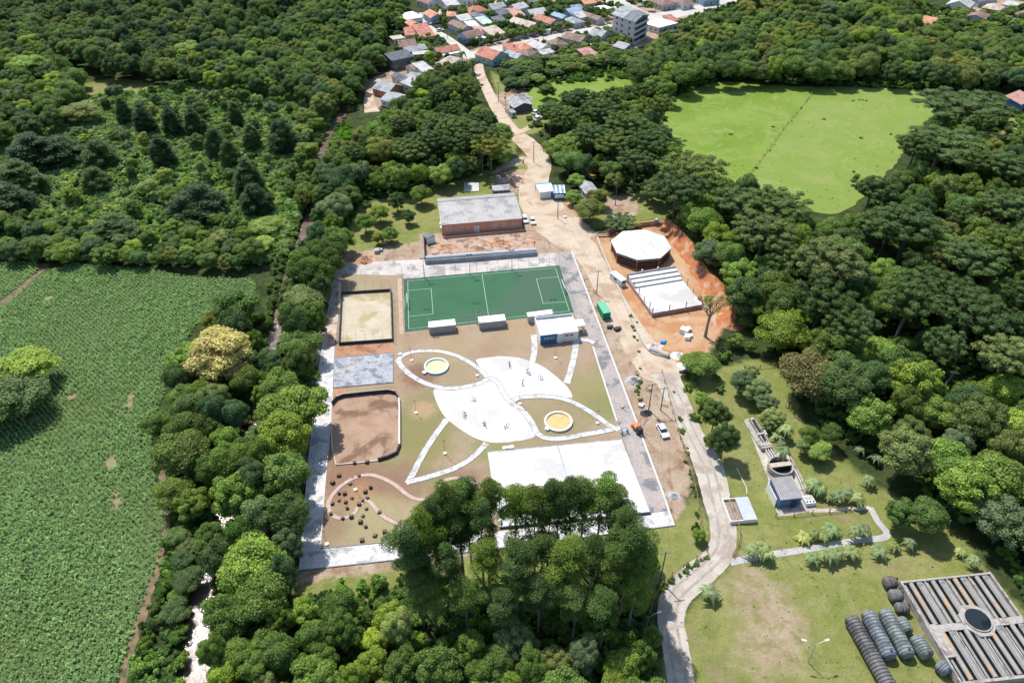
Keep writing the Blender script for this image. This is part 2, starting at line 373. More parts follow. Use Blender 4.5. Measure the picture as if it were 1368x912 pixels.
# ---------------------------------------------------------------- stream
m, t, b = new_mat('muddy_water'); k = NB(t); co = k.pos()
k.link(k.mix(k.rng(k.noise(co, .3, 4), .4, .6), (.17, .125, .095), (.12, .085, .06)), b.inputs['Base Color'])
b.inputs['Roughness'].default_value = .1; b.inputs['IOR'].default_value = 1.33; b.inputs['Specular IOR Level'].default_value = .9
bn = k.n('ShaderNodeBump'); bn.inputs['Distance'].default_value = .085; k.link(k.noise(co, 2.4, 4, .65, .5), bn.inputs['Height']); k.link(bn.outputs[0], b.inputs['Normal'])
ribbon('stream_water', STREAM, [4.2] * 12 + [4.4] * 4 + [5.6] * 4, -.62, m, 'narrow muddy brown stream between wooded banks', n=8)
# ---------------------------------------------------------------- fields
FA = math.radians(48)
M_crop = mat('crop_soil', (.06, .10, .03), (.10, .13, .045), .5, c3=(.07, .095, .025), s3=.05, blobs=[(*G(x, y), r * .75, (.26, .19, .11), .8) for x, y, r in ((150, 618, 2.2), (156, 672, 1.8), (154, 660, 1.5), (172, 540, 1.5), (175, 530, 1.2), (66, 398, 1.4), (45, 560, 1.6), (95, 530, 1.4))])
sheet('crop_field', smooth(px_poly(CROP_PX), 3, True), .012, M_crop, 'field floor beneath the broad leafy crop')
sheet('crop_field', smooth(px_poly(CROP2_PX), 3, True), .012, M_crop, 'corner of a second crop field beyond a dirt track')
M_track = mat('track_soil', (.22, .15, .09), (.12, .09, .05), .6, c3=(.07, .08, .03), s3=.4)
ribbon('farm_track', [G(-30, 422), G(0, 408), G(25, 388), G(52, 362), (G(62, 352))], 2.6, .02, M_track, 'dirt track between the two crop fields', .3)
ribbon('farm_track', [G(150, 960), G(172, 880), G(192, 815), G(213, 752), G(223, 705), G(219, 660), G(216, 625)], 1.5, .02, M_track, 'worn footpath along the field edge', .35)
m, t, b = new_mat('pasture_grass'); k = NB(t); co = k.pos()
pa, pb = G(1000, 235), G(1090, 115)
c = k.mix(k.rng(k.noise(co, .03, 5, .6, .4), .38, .62), (.13, .21, .026), (.172, .25, .045))
sx = k.n('ShaderNodeSeparateXYZ'); k.link(co, sx.inputs[0])
side = k.math('ADD', k.math('MULTIPLY', k.math('SUBTRACT', sx.outputs[0], pa[0]), (pb[1] - pa[1]) / 200), k.math('MULTIPLY', k.math('SUBTRACT', sx.outputs[1], pa[1]), -(pb[0] - pa[0]) / 200))
side = k.math('ADD', side, k.math('MULTIPLY', k.math('SUBTRACT', k.noise(co, .06, 4), .5), 9))
c = k.mix(k.rng(side, -2, 3), c, k.mix(k.rng(k.noise(co, .035, 6, .65, .6), .4, .62), (.165, .235, .045), (.19, .245, .062)))
c = k.mix(k.rng(k.noise(co, .07, 7, .72, 1.6), .48, .66, 0, .75), c, (.23, .265, .085))
c = k.mix(k.rng(k.noise(co, .19, 6, .75, .8), .55, .68, 0, .5), c, (.27, .26, .11))
c = k.mix(k.rng(k.noise(co, .45, 5, .75, .3), .60, .74, 0, .6), c, (.075, .14, .022))
c = k.mix(1, c, k.rng(k.noise(co, 1.6, 5, .75), .25, .75, .8, 1.2, False), 'MULTIPLY')
k.link(c, b.inputs['Base Color']); b.inputs['Roughness'].default_value = .9; b.inputs['Specular IOR Level'].default_value = .1
bn = k.n('ShaderNodeBump'); bn.inputs['Distance'].default_value = .3; k.link(k.noise(co, .9, 5, .75), bn.inputs['Height']); k.link(bn.outputs[0], b.inputs['Normal'])
sheet('pasture', smooth(px_poly(PASTURE_PX), 4, True), .015, m, 'large bright green pasture ringed by forest', rag=.5)
sheet('pasture', smooth(px_poly(MEADOW_PX), 4, True), .015, m, 'small green meadow below the town', rag=.5)
# ---------------------------------------------------------------- roads
M_dirtroad = mat('dirt_road', (.40, .31, .22), (.48, .40, .31), .18, c3=(.35, .245, .165), s3=.12, fine=.1, fs=2.5, bump=.08, bs=1.5)
M_gravelroad = mat('gravel_road', (.36, .315, .265), (.45, .41, .355), .25, c3=(.30, .25, .20), s3=.15, fine=.1, fs=3, bump=.05, bs=2)
M_wheel = mat('wheel_track', (.27, .24, .21), (.34, .31, .27), .5, fine=.15, fs=2)
M_pave = mat('town_paving', (.40, .375, .34), (.47, .45, .42), .12, fine=.07, fs=2)
ROADN = [G(646, 70), G(640, 84), G(642, 100), G(655, 128), G(668, 152), G(684, 174), G(700, 188), G(716, 205), G(722, 220), G(714, 245), G(722, 272), G(745, 300), G(775, 322)]
ribbon('dirt_road', ROADN, [5.5, 4.6, 4.8, 5.2, 5.6, 6.4, 8.5, 8.5, 8.5, 10.5, 15, 17, 15], .03, M_dirtroad, 'pale dirt road winding down from the town', .04)
ROADM = [G(758, 308), G(788, 345), G(808, 380), G(830, 420), G(852, 458), G(880, 492), G(905, 506)]
ribbon('dirt_road', ROADM, [13, 8, 7, 7.2, 9, 11, 8], .034, M_dirtroad, 'orange dirt road beside the building site', .05)
ROADS = [G(888, 498), G(903, 530), G(922, 575), G(946, 622), G(957, 665), G(966, 705), G(962, 738), G(935, 765), G(905, 793), G(896, 825), G(902, 862), G(910, 915), G(915, 990)]
ribbon('gravel_road', ROADS, [7.5, 5.6, 5.3, 6.4, 5.8, 5.2, 5.0, 5.6, 5.4, 4.8, 4.6, 4.6, 4.6], .04, M_gravelroad, 'pale gravel lane curving down the right of the park', .03)
for off, lb in ((-.9, 'left wheel rut worn along the gravel lane'), (.9, 'right wheel rut worn along the gravel lane')):
    P = [Vector(p) for p in ROADS]; Q = []
    for i, p in enumerate(P):
        d = (P[min(i + 1, len(P) - 1)] - P[max(i - 1, 0)]).normalized(); Q.append((p.x - d.y * off, p.y + d.x * off))
    ribbon('wheel_rut', Q, .55, .046, M_wheel, lb, .35, n=10, seed=int(off * 10) + 20)
ribbon('dirt_road', [G(716, 222), G(700, 214), G(676, 222), G(655, 232)], [6, 6, 4, 2], .028, M_dirtroad, 'dirt track turning off below the dark pines', .1)
ribbon('dirt_road', [G(696, 176), G(716, 165), G(722, 155)], [3.5, 2.6, 2], .026, M_dirtroad, 'short rutted track to the parked cars', .15)
ribbon('dirt_road', [G(497, 150), G(493, 130), G(500, 112), G(512, 100)], [7, 4, 3, 2.5], .026, M_dirtroad, 'dirt lane beside the brick cottage', .1)
RM = [G(618, 77), G(648, 69), G(690, 60.5), G(740, 50), G(820, 35), G(870, 26)]
ribbon('street', RM, [7, 9, 9.5, 10, 11, 12], .032, M_pave, 'pale main street running through the town')
ribbon('street', [G(552, 18), G(570, 35), G(598, 52), G(622, 70), G(640, 82)], [6, 5.5, 5.5, 6, 7], .036, M_pave, 'narrow side street climbing through red roofs')
ribbon('street', [G(560, 20), G(605, 13), G(660, 3), G(720, -12)], 8, .036, M_pave, 'upper street across the top of town')
ribbon('street', [G(775, -25), G(815, -2), G(850, 18), G(880, 24)], 14, .038, M_pave, 'wide street joining the avenue')
ribbon('street', [G(850, 30), G(895, 20), G(950, 8), G(1030, -14)], [16, 15, 13, 13], .042, M_pave, 'avenue leaving the town beside the woods')
ribbon('street', [G(1400, 20), G(1370, 28), G(1345, 34), G(1320, 42)], 6, .036, M_pave, 'lane among the far houses')
M_path = mat('asphalt_path', (.30, .30, .30), (.40, .39, .37), .5, fine=.1, fs=3)
ribbon('garden_path', [G(975, 751), G(1020, 742), G(1080, 733), G(1140, 722), G(1184, 716), G(1172, 695), G(1162, 677)], [1.5, 1.5, 1.4, 1.3, 1.4, 1.3, 1.3], .03, M_path, 'narrow grey path between the palm clumps')
ribbon('garden_path', [G(1080, 682), G(1110, 681), G(1146, 679), G(1162, 678)], .9, .034, mat('stone_path', (.42, .36, .30), (.5, .46, .4), .8), 'thin stone path behind the pump shed')
# ================================================================ the park
A0 = math.radians(8.2)          # the park's long sides run 8 degrees off north
M_conc = mat('white_concrete', (.52, .51, .49), (.60, .59, .57), .35, c3=(.41, .40, .385), s3=.11, fine=.09, fs=2, rough=.55, spec=.4)
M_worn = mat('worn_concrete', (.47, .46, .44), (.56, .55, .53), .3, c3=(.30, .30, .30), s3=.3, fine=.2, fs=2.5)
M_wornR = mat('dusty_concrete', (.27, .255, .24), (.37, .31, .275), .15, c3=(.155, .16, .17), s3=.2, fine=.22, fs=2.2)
M_upper = mat('dusty_pale_concrete', (.38, .35, .32), (.50, .46, .42), .15, c3=(.25, .245, .24), s3=.25, fine=.2, fs=2.2)
M_kerb = mat('kerb_concrete', (.48, .46, .43), (.54, .52, .49), .8, fine=.08)
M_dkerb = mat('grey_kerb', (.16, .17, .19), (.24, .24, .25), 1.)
M_steel = mat('galvanised_steel', (.42, .44, .46), rough=.45, metal=.5, fine=.05)
M_dark = mat('dark_paint', (.045, .05, .055), rough=.6, fine=.1)
M_white = mat('white_paint', (.66, .66, .64), (.72, .72, .70), .6, rough=.5, fine=.06)
M_sheet = mat('white_roof_sheet', (.56, .56, .55), (.64, .64, .62), .35, c3=(.47, .465, .45), s3=.3, fine=.08, stripe=(A0, .8, .03, .1), rough=.5)
M_linep = mat('pitch_paint', (.42, .46, .43), fine=.2, fs=5)
M_off = mat('off_white_plaster', (.72, .69, .63), (.78, .76, .72), .6, fine=.05)
M_blue = mat('blue_paint', (.03, .13, .33), (.04, .16, .38), 1., rough=.5, fine=.05)
M_greyw = mat('grey_render', (.30, .295, .29), (.38, .375, .36), .8, fine=.1)
M_glass = mat('dark_glass', (.03, .04, .05), rough=.12, spec=.7, fine=0)
M_blackw = mat('black_and_shade_wall', (.035, .037, .042), (.06, .062, .07), 1.5, fine=.15)
M_wood = mat('timber', (.24, .15, .08), (.33, .22, .13), 1.5, fine=.15)
M_redsoil = mat('red_soil', (.32, .16, .09), (.38, .23, .145), .6, c3=(.25, .11, .06), s3=.3, fine=.15)
gp = lambda *a: [G(x, y) for x, y in a]
grn = [(556, 575, 9, (.17, .165, .062), .8), (575, 540, 6, (.17, .165, .062), .7), (500, 640, 5, (.17, .165, .062), .6), (545, 640, 6, (.17, .165, .062), .6), (800, 520, 8, (.21, .19, .075), .8), (805, 545, 5, (.16, .17, .06), .7),
       (600, 470, 4, (.25, .23, .09), .5), (560, 500, 4, (.17, .10, .06), .7), (455, 610, 4, (.2, .12, .07), .6), (470, 640, 7, (.22, .12, .07), .6), (610, 655, 6, (.2, .12, .08), .7), (520, 650, 5, (.22, .12, .07), .5), (500, 535, 5, (.17, .165, .062), .6), (740, 560, 9, (.2, .18, .08), .5), (655, 597, 5, (.16, .18, .06), .7), (500, 700, 7, (.26, .23, .12), .5), (480, 380, 6, (.28, .24, .13), .5)]
grn += [(470, 640, 6, (.20, .115, .075), .7), (540, 642, 5, (.21, .125, .085), .7), (612, 654, 5, (.19, .11, .075), .8), (560, 503, 4, (.18, .10, .065), .8), (500, 690, 6, (.27, .24, .12), .6), (565, 548, 3, (.36, .24, .14), .7), (480, 660, 3, (.33, .19, .09), .6), (690, 440, 7, (.31, .22, .13), .5), (600, 455, 8, (.30, .22, .14), .5), (520, 645, 3, (.2, .12, .08), .6), (440, 700, 4, (.2, .13, .08), .6), (575, 590, 6, (.19, .17, .06), .6), (590, 640, 3, (.16, .17, .055), .6)]
grn = [(*G(x, y), r, c, f) for x, y, r, c, f in grn]
M_turf = mat('dry_turf', (.26, .18, .115), (.30, .23, .155), .12, c3=(.25, .20, .12), s3=.07, fine=.14, fs=3, blobs=grn, bump=.04)
PK = gp((447.5, 352), (763.6, 336), (827, 503), (851, 566), (887, 663), (900, 702), (640, 735.5), (400, 762), (412, 620), (424, 505), (441, 400))
sheet('park_lawn', PK, .05, M_turf, 'brown dry turf of the new park')
# perimeter walks
sheet('perimeter_walk', gp((430, 466), (447, 462), (445.5, 500), (444.7, 530), (435, 640), (428, 733), (400, 762), (412, 620), (424, 505)), .056, M_worn, 'left perimeter walk shaded by trees')
sheet('perimeter_walk', gp((428, 733), (518, 724.5), (640, 713), (840, 689), (868, 686), (892, 681), (900, 702), (640, 735.5), (400, 762)), .060, M_worn, 'bottom perimeter walk of white concrete')
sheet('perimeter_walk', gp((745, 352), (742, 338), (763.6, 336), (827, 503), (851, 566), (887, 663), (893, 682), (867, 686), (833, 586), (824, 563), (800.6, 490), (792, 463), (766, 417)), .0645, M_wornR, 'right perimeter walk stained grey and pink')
sheet('dirt_margin', gp((441, 400), (447.5, 352), (452, 352), (456, 366), (455, 400), (447, 461), (430, 465)), .066, mat('pink_dirt', (.42, .33, .26), (.50, .41, .34), .4, c3=(.3, .2, .14), s3=.3, fine=.15), 'pale pink dirt margin left of the sand court')
sheet('perimeter_walk', gp((452, 352), (742, 338), (746, 355), (541, 372.5), (534, 368), (456, 366)), .058, M_upper, 'upper perimeter walk behind the pitch')
sheet('dirt_strip', gp((531, 372), (537, 372), (540, 446), (534, 446)), .062, mat('orange_dirt', (.36, .22, .14), (.42, .33, .26), .5), 'strip of orange dirt left of the pitch')
def kerb(pts, mt, label, wd=.22, h=.12, z=.05):
    b = MB(); b.wall([G(*p) for p in pts], wd, z, z + h); return struct(b.build('kerb', mt), label)
kerb([(763.6, 336), (827, 503), (851, 566), (887, 663), (900, 702)], M_kerb, 'white kerb along the right edge of the park', .45, .16)
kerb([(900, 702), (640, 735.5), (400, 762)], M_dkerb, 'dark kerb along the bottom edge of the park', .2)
kerb([(400, 762), (412, 620), (424, 505), (441, 400)], M_kerb, 'kerb along the far left edge of the park', .18)
kerb([(428, 733), (435, 640), (444.7, 530)], M_kerb, 'inner kerb of the left walk', .22)
kerb([(792, 463), (800.6, 490), (824, 563)], M_kerb, 'kerb between lawn and right walk', .4)
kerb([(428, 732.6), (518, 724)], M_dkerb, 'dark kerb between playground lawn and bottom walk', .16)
# pitch
M_pitch = mat('artificial_turf', (.030, .100, .048), (.034, .115, .054), .15, c3=(.050, .10, .064), s3=.045, fine=.08, fs=3)
PITCH_PX = [(539, 373), (747.4, 354.7), (766.5, 417.5), (541, 443.7)]
sheet('football_pitch', gp(*PITCH_PX), .075, M_pitch, 'green artificial turf football pitch')
def line(a, b_, wd=.11, z=.081):
    A, B = Vector(G(*a)), Vector(G(*b_)); d = (B - A).normalized() * wd / 2; n = Vector((-d.y, d.x)); A = A - d; B = B + d
    return [(A + n), (B + n), (B - n), (A - n)]
ml = MB()
for i, (a, b_) in enumerate([((545, 375.5), (742, 358)), ((742, 358), (760.5, 415.5)), ((760.5, 415.5), (546, 439.5)), ((546, 439.5), (544.8, 375.5)), ((644, 366.7), (653.5, 427.5)),
             ((544.8, 388.3), (576, 385.6)), ((576, 385.6), (578.6, 419.5)), ((578.6, 419.5), (545.5, 423)), ((746, 370), (716.5, 372.5)), ((716.5, 372.5), (725.5, 405.5)), ((725.5, 405.5), (757, 403.3))]):
    ml.prism([tuple(q) for q in line(a, b_)], .0762, .080 + .0006 * (i % 3))
struct(ml.build('pitch_marking', M_linep), 'white touchlines, halfway line and penalty areas')
def goal(px, py, dirx, label):
    x, y = G(px, py); t = thing('football_goal', label, 'goal', (x, y, .078), A0)
    b = MB(); Wd, Hh, D = 4.6, 2.1, 1.1 * dirx
    b.tube((0, -Wd / 2, 0), (0, -Wd / 2, Hh), .07); b.tube((0, Wd / 2, 0), (0, Wd / 2, Hh), .07); b.tube((0, -Wd / 2, Hh), (0, Wd / 2, Hh), .07); b.build('goal_frame', M_white, t)
    b = MB()
    for s in (-1, 1): b.tube((0, s * Wd / 2, Hh), (D, s * Wd / 2, 0), .03)
    b.tube((D, -Wd / 2, 0), (D, Wd / 2, 0), .03)
    for q in range(9): yy = -Wd / 2 + Wd * q / 8; b.tube((0, yy, Hh), (D, yy, 0), .012, n=4)
    for q in range(5): f = q / 5; b.tube((D * f, -Wd / 2, Hh * (1 - f)), (D * f, Wd / 2, Hh * (1 - f)), .012, n=4)
    b.build('goal_net', M_white, t)
goal(544.8, 406, -1, 'white goal at the left end of the green pitch'); goal(752, 387, 1, 'white goal at the right end of the green pitch')
# fence round the pitch: posts and rails are parts of one fence
def mesh_fence(name, pts, hgt, n_posts, label, mt, z=.06, rails=3, r=.035, group=None, cat='fence'):
    c0 = Vector(G(*pts[0])); t = thing(name, label, cat, (c0.x, c0.y, z), 0, group); first = None; P = [Vector(G(*p)) - c0 for p in pts]
    tot = sum((b - a).length for a, b in zip(P[:-1], P[1:])); rb = MB()
    for a, b in zip(P[:-1], P[1:]):
        n = max(1, round(n_posts * (b - a).length / tot))
        for i in range(n + 1):
            q = a.lerp(b, i / n)
            if first is None: pm = MB(); pm.tube((0, 0, 0), (0, 0, hgt), r, n=6); first = pm.build('post', mt, t, (q.x, q.y, 0))
            elif i > 0: o = first.copy(); COL.objects.link(o); o.location = (q.x, q.y, 0)
        for kx in range(rails): zz = hgt * (kx + 1) / rails - .02; rb.tube((a.x, a.y, zz), (b.x, b.y, zz), .014, n=4)
    rb.build('wire_rail', mt, t); return t
mesh_fence('pitch_fence', [(538, 373.5), (540.3, 445), (676, 431)], 4.0, 16, 'tall thin post and wire fence around the left of the pitch', M_steel)
mesh_fence('pitch_fence', [(538, 372.5), (747.6, 353.7), (767, 417)], 4.0, 22, 'tall thin post and wire fence behind and right of the pitch', M_steel)
def flood(px, py, h, label):
    x, y = G(px, py); t = thing('floodlight_pole', label, 'floodlight', (x, y, .05), A0, 'floodlight poles of the pitch')
    b = MB(); b.tube((0, 0, 0), (0, 0, h), .10, .06); b.build('pole', M_steel, t)
    b = MB(); b.box(0, 0, h - .1, 1.5, .12, .12); b.build('crossbar', M_dark, t)
    for s in (-1, 1): b = MB(); b.box(s * .55, .15, h, .5, .35, .14); b.build('lamp_head', M_dark, t)
for (x, y, lb) in ((567.5, 372, 'floodlight pole at the top left of the pitch'), (628, 367, 'floodlight pole behind the left half of the pitch'), (684, 361, 'floodlight pole behind the right half of the pitch'), (573, 441, 'floodlight pole beside the left dugout'), (637, 433, 'floodlight pole beside the middle dugout'), (738, 428, 'floodlight pole next to the changing rooms')):
    flood(x, y, 7.0, lb)
# local frame helpers: rectangle roofs given by picture corners at height h
def rect_of(quad, h):
    P = [Vector(G(x, y, h)) for x, y in quad]; c = sum(P, Vector((0, 0))) / 4
    u = ((P[1] - P[0]) + (P[2] - P[3])) / 2; v = ((P[0] - P[3]) + (P[1] - P[2])) / 2
    ang = math.atan2(u.y, u.x); un = u.normalized(); vn = Vector((-un.y, un.x)); return c, u.length, abs(v.dot(vn)), ang
for quad, lb in (([(571.5, 430), (607.5, 426.5), (609, 434), (573, 438)], 'left dugout with white roof and grey back wall'), ([(638, 423.5), (674, 420), (675.5, 428), (640, 432)], 'middle dugout with white roof and grey back wall'), ([(704, 417.5), (737, 414), (739, 419), (705, 424)], 'right dugout partly behind the changing rooms')):
    h = 2.3; c, L, W, ang = rect_of(quad, h); t = thing('dugout', lb, 'dugout', (c.x, c.y, .05), ang, 'dugouts along the pitch')
    b = MB(); b.box(0, -W / 2 + .1, 0, L - .1, .16, h - .05); b.build('back_wall', M_greyw, t)
    for s in (-1, 1): b = MB(); b.box(s * (L / 2 - .12), .08, 0, .14, W - .3, h - .05); b.build('side_wall', M_greyw, t)
    b = MB(); b.box(0, 0, h - .05, L, W, .14); b.build('roof', M_off, t)
    b = MB(); b.box(0, -.1, .4, L - .4, .45, .08); b.build('bench', M_wood, t)
# changing rooms
h = 3.0; c, L, W, ang = rect_of([(716, 424.5), (764.5, 419), (772.5, 443), (720, 448.5)], h)
t = thing('changing_room_building', 'white flat roofed changing rooms with a blue painted corner', 'building', (c.x, c.y, .05), ang)
b = MB(); b.box(0, 0, 0, L, W, h); b.build('wall', M_white, t)
b = MB(); b.box(-L / 2 + L * .215, -W / 2 - .02, 0, L * .43, .06, h - .1); b.build('blue_panel', M_blue, t)
b = MB(); b.box(L * .01, -W / 2 - .12, 0, L * .12, .25, h + .05); b.build('pilaster', M_white, t)
b = MB(); b.box(0, 0, h, L + .1, W + .1, .1); b.build('roof', M_sheet, t)
b = MB(); b.box(0, W / 2 - .9, h + .1, L * .96, .14, .75); b.box(-L * .48, W / 2 - .6, h + .1, .14, .7, .75); b.build('parapet', M_white, t)
b = MB(); b.box(0, W / 2 - .3, h + .1, L * .9, .6, .3); b.build('roof_gutter', M_blackw, t)
for i in range(3):
    f = MB(); xx = -L / 2 + L * .15 + i * L * .095; f.box(xx, -W / 2 - .08, 1.55, L * .085, .08, .62); fr = f.build('window', M_white, t)
    g = MB(); g.box(xx, -W / 2 - .13, 1.66, L * .06, .05, .40); g.build('pane', M_glass, fr)
for i in range(2):
    f = MB(); f.box(L * .19 + i * L * .125, -W / 2 - .03, 1.9, L * .09, .07, .42); f.build('window', M_glass, t)
b = MB(); b.box(L / 2 + 1.3, .2, 2.5, 2.5, 3.0, .16); b.build('porch_roof', M_white, t)
for yy in (-1.1, 1.5): b = MB(); b.box(L / 2 + 2.2, yy, 0, .3, .3, 2.5); b.build('porch_post', M_off, t)
b = MB(); b.box(L * .12, -W / 2 - 2.2, 0, .5, .5, .12); b.tube((L * .12, -W / 2 - 2.2, 0), (L * .12, -W / 2 - 2.2, .2), .1)
# sand court
def court_walls(name, pts, hgt, th, mt, label):
    P = [Vector(G(*p)) for p in pts]; c = sum(P, Vector((0, 0))) / len(P); t = thing(name, label, 'court', (c.x, c.y, .05))
    b = MB(); b.wall([p - c for p in P], th, 0, hgt, True); b.build('wall', mt, t); return t, c, [p - c for p in P]
M_sand = mat('court_sand', (.40, .34, .24), (.46, .41, .32), .25, c3=(.34, .28, .15), s3=.13, fine=.06)
SC = [(457, 393.5), (522.5, 389.5), (524.5, 456), (453.5, 461)]
t, c, P = court_walls('sand_court', SC, .95, .3, M_blackw, 'square sand court with shade darkened low walls and wire posts')  # shade of the camera-facing wall is put into the near black colour
b = MB(); b.prism([tuple(p) for p in P], .0, .06); b.build('sand', M_sand, t)
first = None
for a, q in ((0, 1), (1, 2), (2, 3), (3, 0)):
    for i in range(6):
        p = P[a].lerp(P[q], i / 6)
        if first is None: pm = MB(); pm.tube((0, 0, .9), (0, 0, 4.2), .035, n=5); first = pm.build('post', M_steel, t, (p.x, p.y, 0))
        else: o = first.copy(); COL.objects.link(o); o.location = (p.x, p.y, 0)
rb = MB()
for a, q in ((0, 1), (1, 2), (2, 3), (3, 0)):
    for zz in (1.9, 3.0, 4.15): rb.tube((*P[a], zz), (*P[q], zz), .015, n=4)
rb.build('wire_rail', M_steel, t)
sheet('red_soil_strip', gp((450, 463), (526, 457), (527, 472), (447, 479)), .062, M_redsoil, 'bare red soil below the sand court', rag=.15)
sheet('red_soil_strip', gp((445, 519), (464, 517), (460, 533), (442, 548)), .062, M_redsoil, 'red soil wedge above the brown court', rag=.1)
M_slab = mat('blotchy_slab', (.25, .265, .30), (.38, .39, .41), .45, c3=(.17, .18, .20), s3=.5, fine=.1, blobs=[(*G(470, 492), 1.0, (.5, .38, .3), .8)])
b = MB(); q = gp((447, 478.5), (525, 471.5), (525.5, 511), (445, 518.5)); b.prism(q, .05, .16); struct(b.build('concrete_slab', M_slab), 'mottled grey unfinished court slab')
b = MB(); b.wall(q, .2, .05, .24, True); struct(b.build('kerb', M_dkerb), 'dark kerb round the mottled grey slab')
# rounded court
RC = [(442.5, 548), (444, 541), (450, 534), (459, 530.5), (490, 527), (519, 524.5), (528, 526.5), (533, 534), (534, 545), (534, 570), (534, 596), (530, 606), (520, 611), (505, 615.5), (480, 618.5), (449, 621), (444, 600), (442.5, 575)]
P = [Vector(G(*p)) for p in RC]; c = sum(P, Vector((0, 0))) / len(P)
t = thing('rounded_court', 'brown earth court with rounded corners and dark low wall', 'court', (c.x, c.y, .05))
Ps = [p - c for p in P]; b = MB(); b.prism([tuple(p) for p in Ps], .0, .05)
M_brown = mat('brown_earth', (.28, .175, .115), (.34, .235, .165), .25, c3=(.16, .095, .06), s3=.14, fine=.12)
b.build('earth_floor', M_brown, t)
b = MB(); b.wall(Ps[1:8], .25, 0, 1.1); b.build('wall', M_blackw, t); b = MB(); b.wall(Ps[7:11], .35, 0, .9); b.build('wall', M_conc, t)
b = MB(); b.wall(Ps[10:14], .4, 0, .8); b.build('wall', M_blackw, t); b = MB(); b.wall(Ps[13:] + Ps[:2], .22, 0, .25); b.build('kerb', M_kerb, t)
b = MB(); b.wall(Ps[2:7], .12, 1.1, 1.16); b.build('wall_coping', M_kerb, t)
# white plaza and leaf shaped walks
PLAZA = [(580.5, 520), (581.5, 532), (588, 547), (595, 557), (606, 567), (624, 579), (640, 587), (657, 591), (676, 591), (690, 589), (703, 587), (712, 584), (719, 577), (716, 570), (711, 563), (704, 552), (695, 544), (688, 538), (700, 530.5), (722, 528), (745, 529), (764, 531), (760, 520), (752, 511), (738, 499), (724, 489), (710, 483), (692, 478), (668, 476), (650, 478), (636, 481), (643, 492), (650, 503), (640, 512), (622, 519), (600, 522)]
sheet('plaza', smooth(gp(*PLAZA), 3, True), .070, M_conc, 'white concrete plaza at the centre of the leaf shaped walks')
M_walk = mat('walk_concrete', (.45, .435, .41), (.53, .52, .50), .9, c3=(.33, .32, .31), s3=.6, fine=.22, fs=4)
def walk(pts, wd, label, z=.074, closed=False, mt=None):
    ribbon('walk', [G(*p) for p in pts], wd, z, mt or M_walk, label, .02, 6, closed)
    P = [Vector(p) for p in smooth([G(*p) for p in pts], 6)]; b = MB()
    for s in (-1, 1):
        Q = []
        for i, p in enumerate(P): d = (P[min(i + 1, len(P) - 1)] - P[max(i - 1, 0)]).normalized(); Q.append((p.x - d.y * s * wd * .5, p.y + d.x * s * wd * .5))
        b.wall(Q[2:-2], .09, z - .02, z + .045)
    struct(b.build('walk_edging_shadow', M_dkerb if mt is None else M_redsoil), 'thin edging and painted edge shadow of the ' + label)  # edging kerb; shadow along the walk edges is put into its colour
walk([(532, 480.5), (540, 474), (552, 470), (570, 468.5), (588, 469.5), (606, 474), (624, 482), (640, 493), (652, 505)], 1.35, 'upper arc of the left leaf walk')
walk([(531.5, 480), (537, 490), (549, 501), (566, 511), (588, 517.5), (606, 518.5), (624, 516), (640, 512), (654, 506), (664, 510), (676, 530), (690, 545)], 1.45, 'lower arc of the left leaf walk', .078)
walk([(683, 537), (692, 532), (706, 530), (724, 529.5), (744, 531), (762, 536), (782, 546), (800, 558), (815, 569), (826, 574)], 1.4, 'upper arc of the right leaf walk', .082)
walk([(690, 541), (702, 553), (710, 564), (716, 576), (724, 583), (738, 586), (756, 585), (776, 581), (800, 577), (828, 571)], 1.5, 'lower arc of the right leaf walk', .086)
walk([(597, 560), (580, 583), (566, 605), (553, 630), (545, 645)], 1.5, 'left arm of the arrow shaped walk')
walk([(543, 644), (560, 640), (585, 633), (610, 624), (632, 610), (650, 592)], 1.45, 'right arm of the arrow shaped walk', .078)
walk([(713, 447), (714, 460), (713, 475), (709, 488)], 1.7, 'walk from changing rooms down to the plaza')
walk([(770, 450), (768, 470), (763, 492), (757, 512)], 1.7, 'curved walk right of the changing rooms')
walk([(770, 456), (782, 454), (794, 458)], 1.5, 'short walk beside the changing room porch', .078)
M_pink = mat('pink_paving', (.37, .275, .24), (.44, .36, .32), 1., fine=.12, fs=3)
walk([(574, 666), (562, 667), (552, 665), (542, 659), (528, 647.5), (512, 639), (495, 634), (479, 636), (463, 643.5), (448, 656), (439, 671), (441, 684), (450, 691), (463, 690.5), (473, 685), (479, 675), (485.5, 669), (493, 669), (500.5, 677), (510, 688), (528, 698), (542, 704)], .95, 'winding pink path looping round the play blocks', mt=M_pink)
walk([(583, 657), (591, 644), (603, 639), (621, 639.6), (635, 645.5), (650, 655)], .95, 'pink path arch left of the white court', mt=M_pink)
# big white court
WC = gp((651.5, 604.5), (830, 587.5), (868, 684), (667, 704))
b = MB(); b.prism(WC, .05, .2); struct(b.build('white_court', M_conc), 'large white concrete court behind the eucalyptus trees')
b = MB(); b.wall(WC, .16, .2, .26, True); struct(b.build('court_edge', mat('blue_edge', (.22, .27, .36), (.5, .52, .58), .7)), 'thin blue grey border of the white court')
b = MB(); b.prism([tuple(q) for q in line((745, 596), (764, 660), .32)], .201, .206); struct(b.build('court_joint', mat('joint', (.22, .26, .36), (.38, .41, .46), .5)), 'bluish joint line across the white court')
b = MB(); b.wall(gp((869, 686), (667, 706)), .3, .05, .5); struct(b.build('court_footing', M_blackw), 'dark footing wall below the white court')
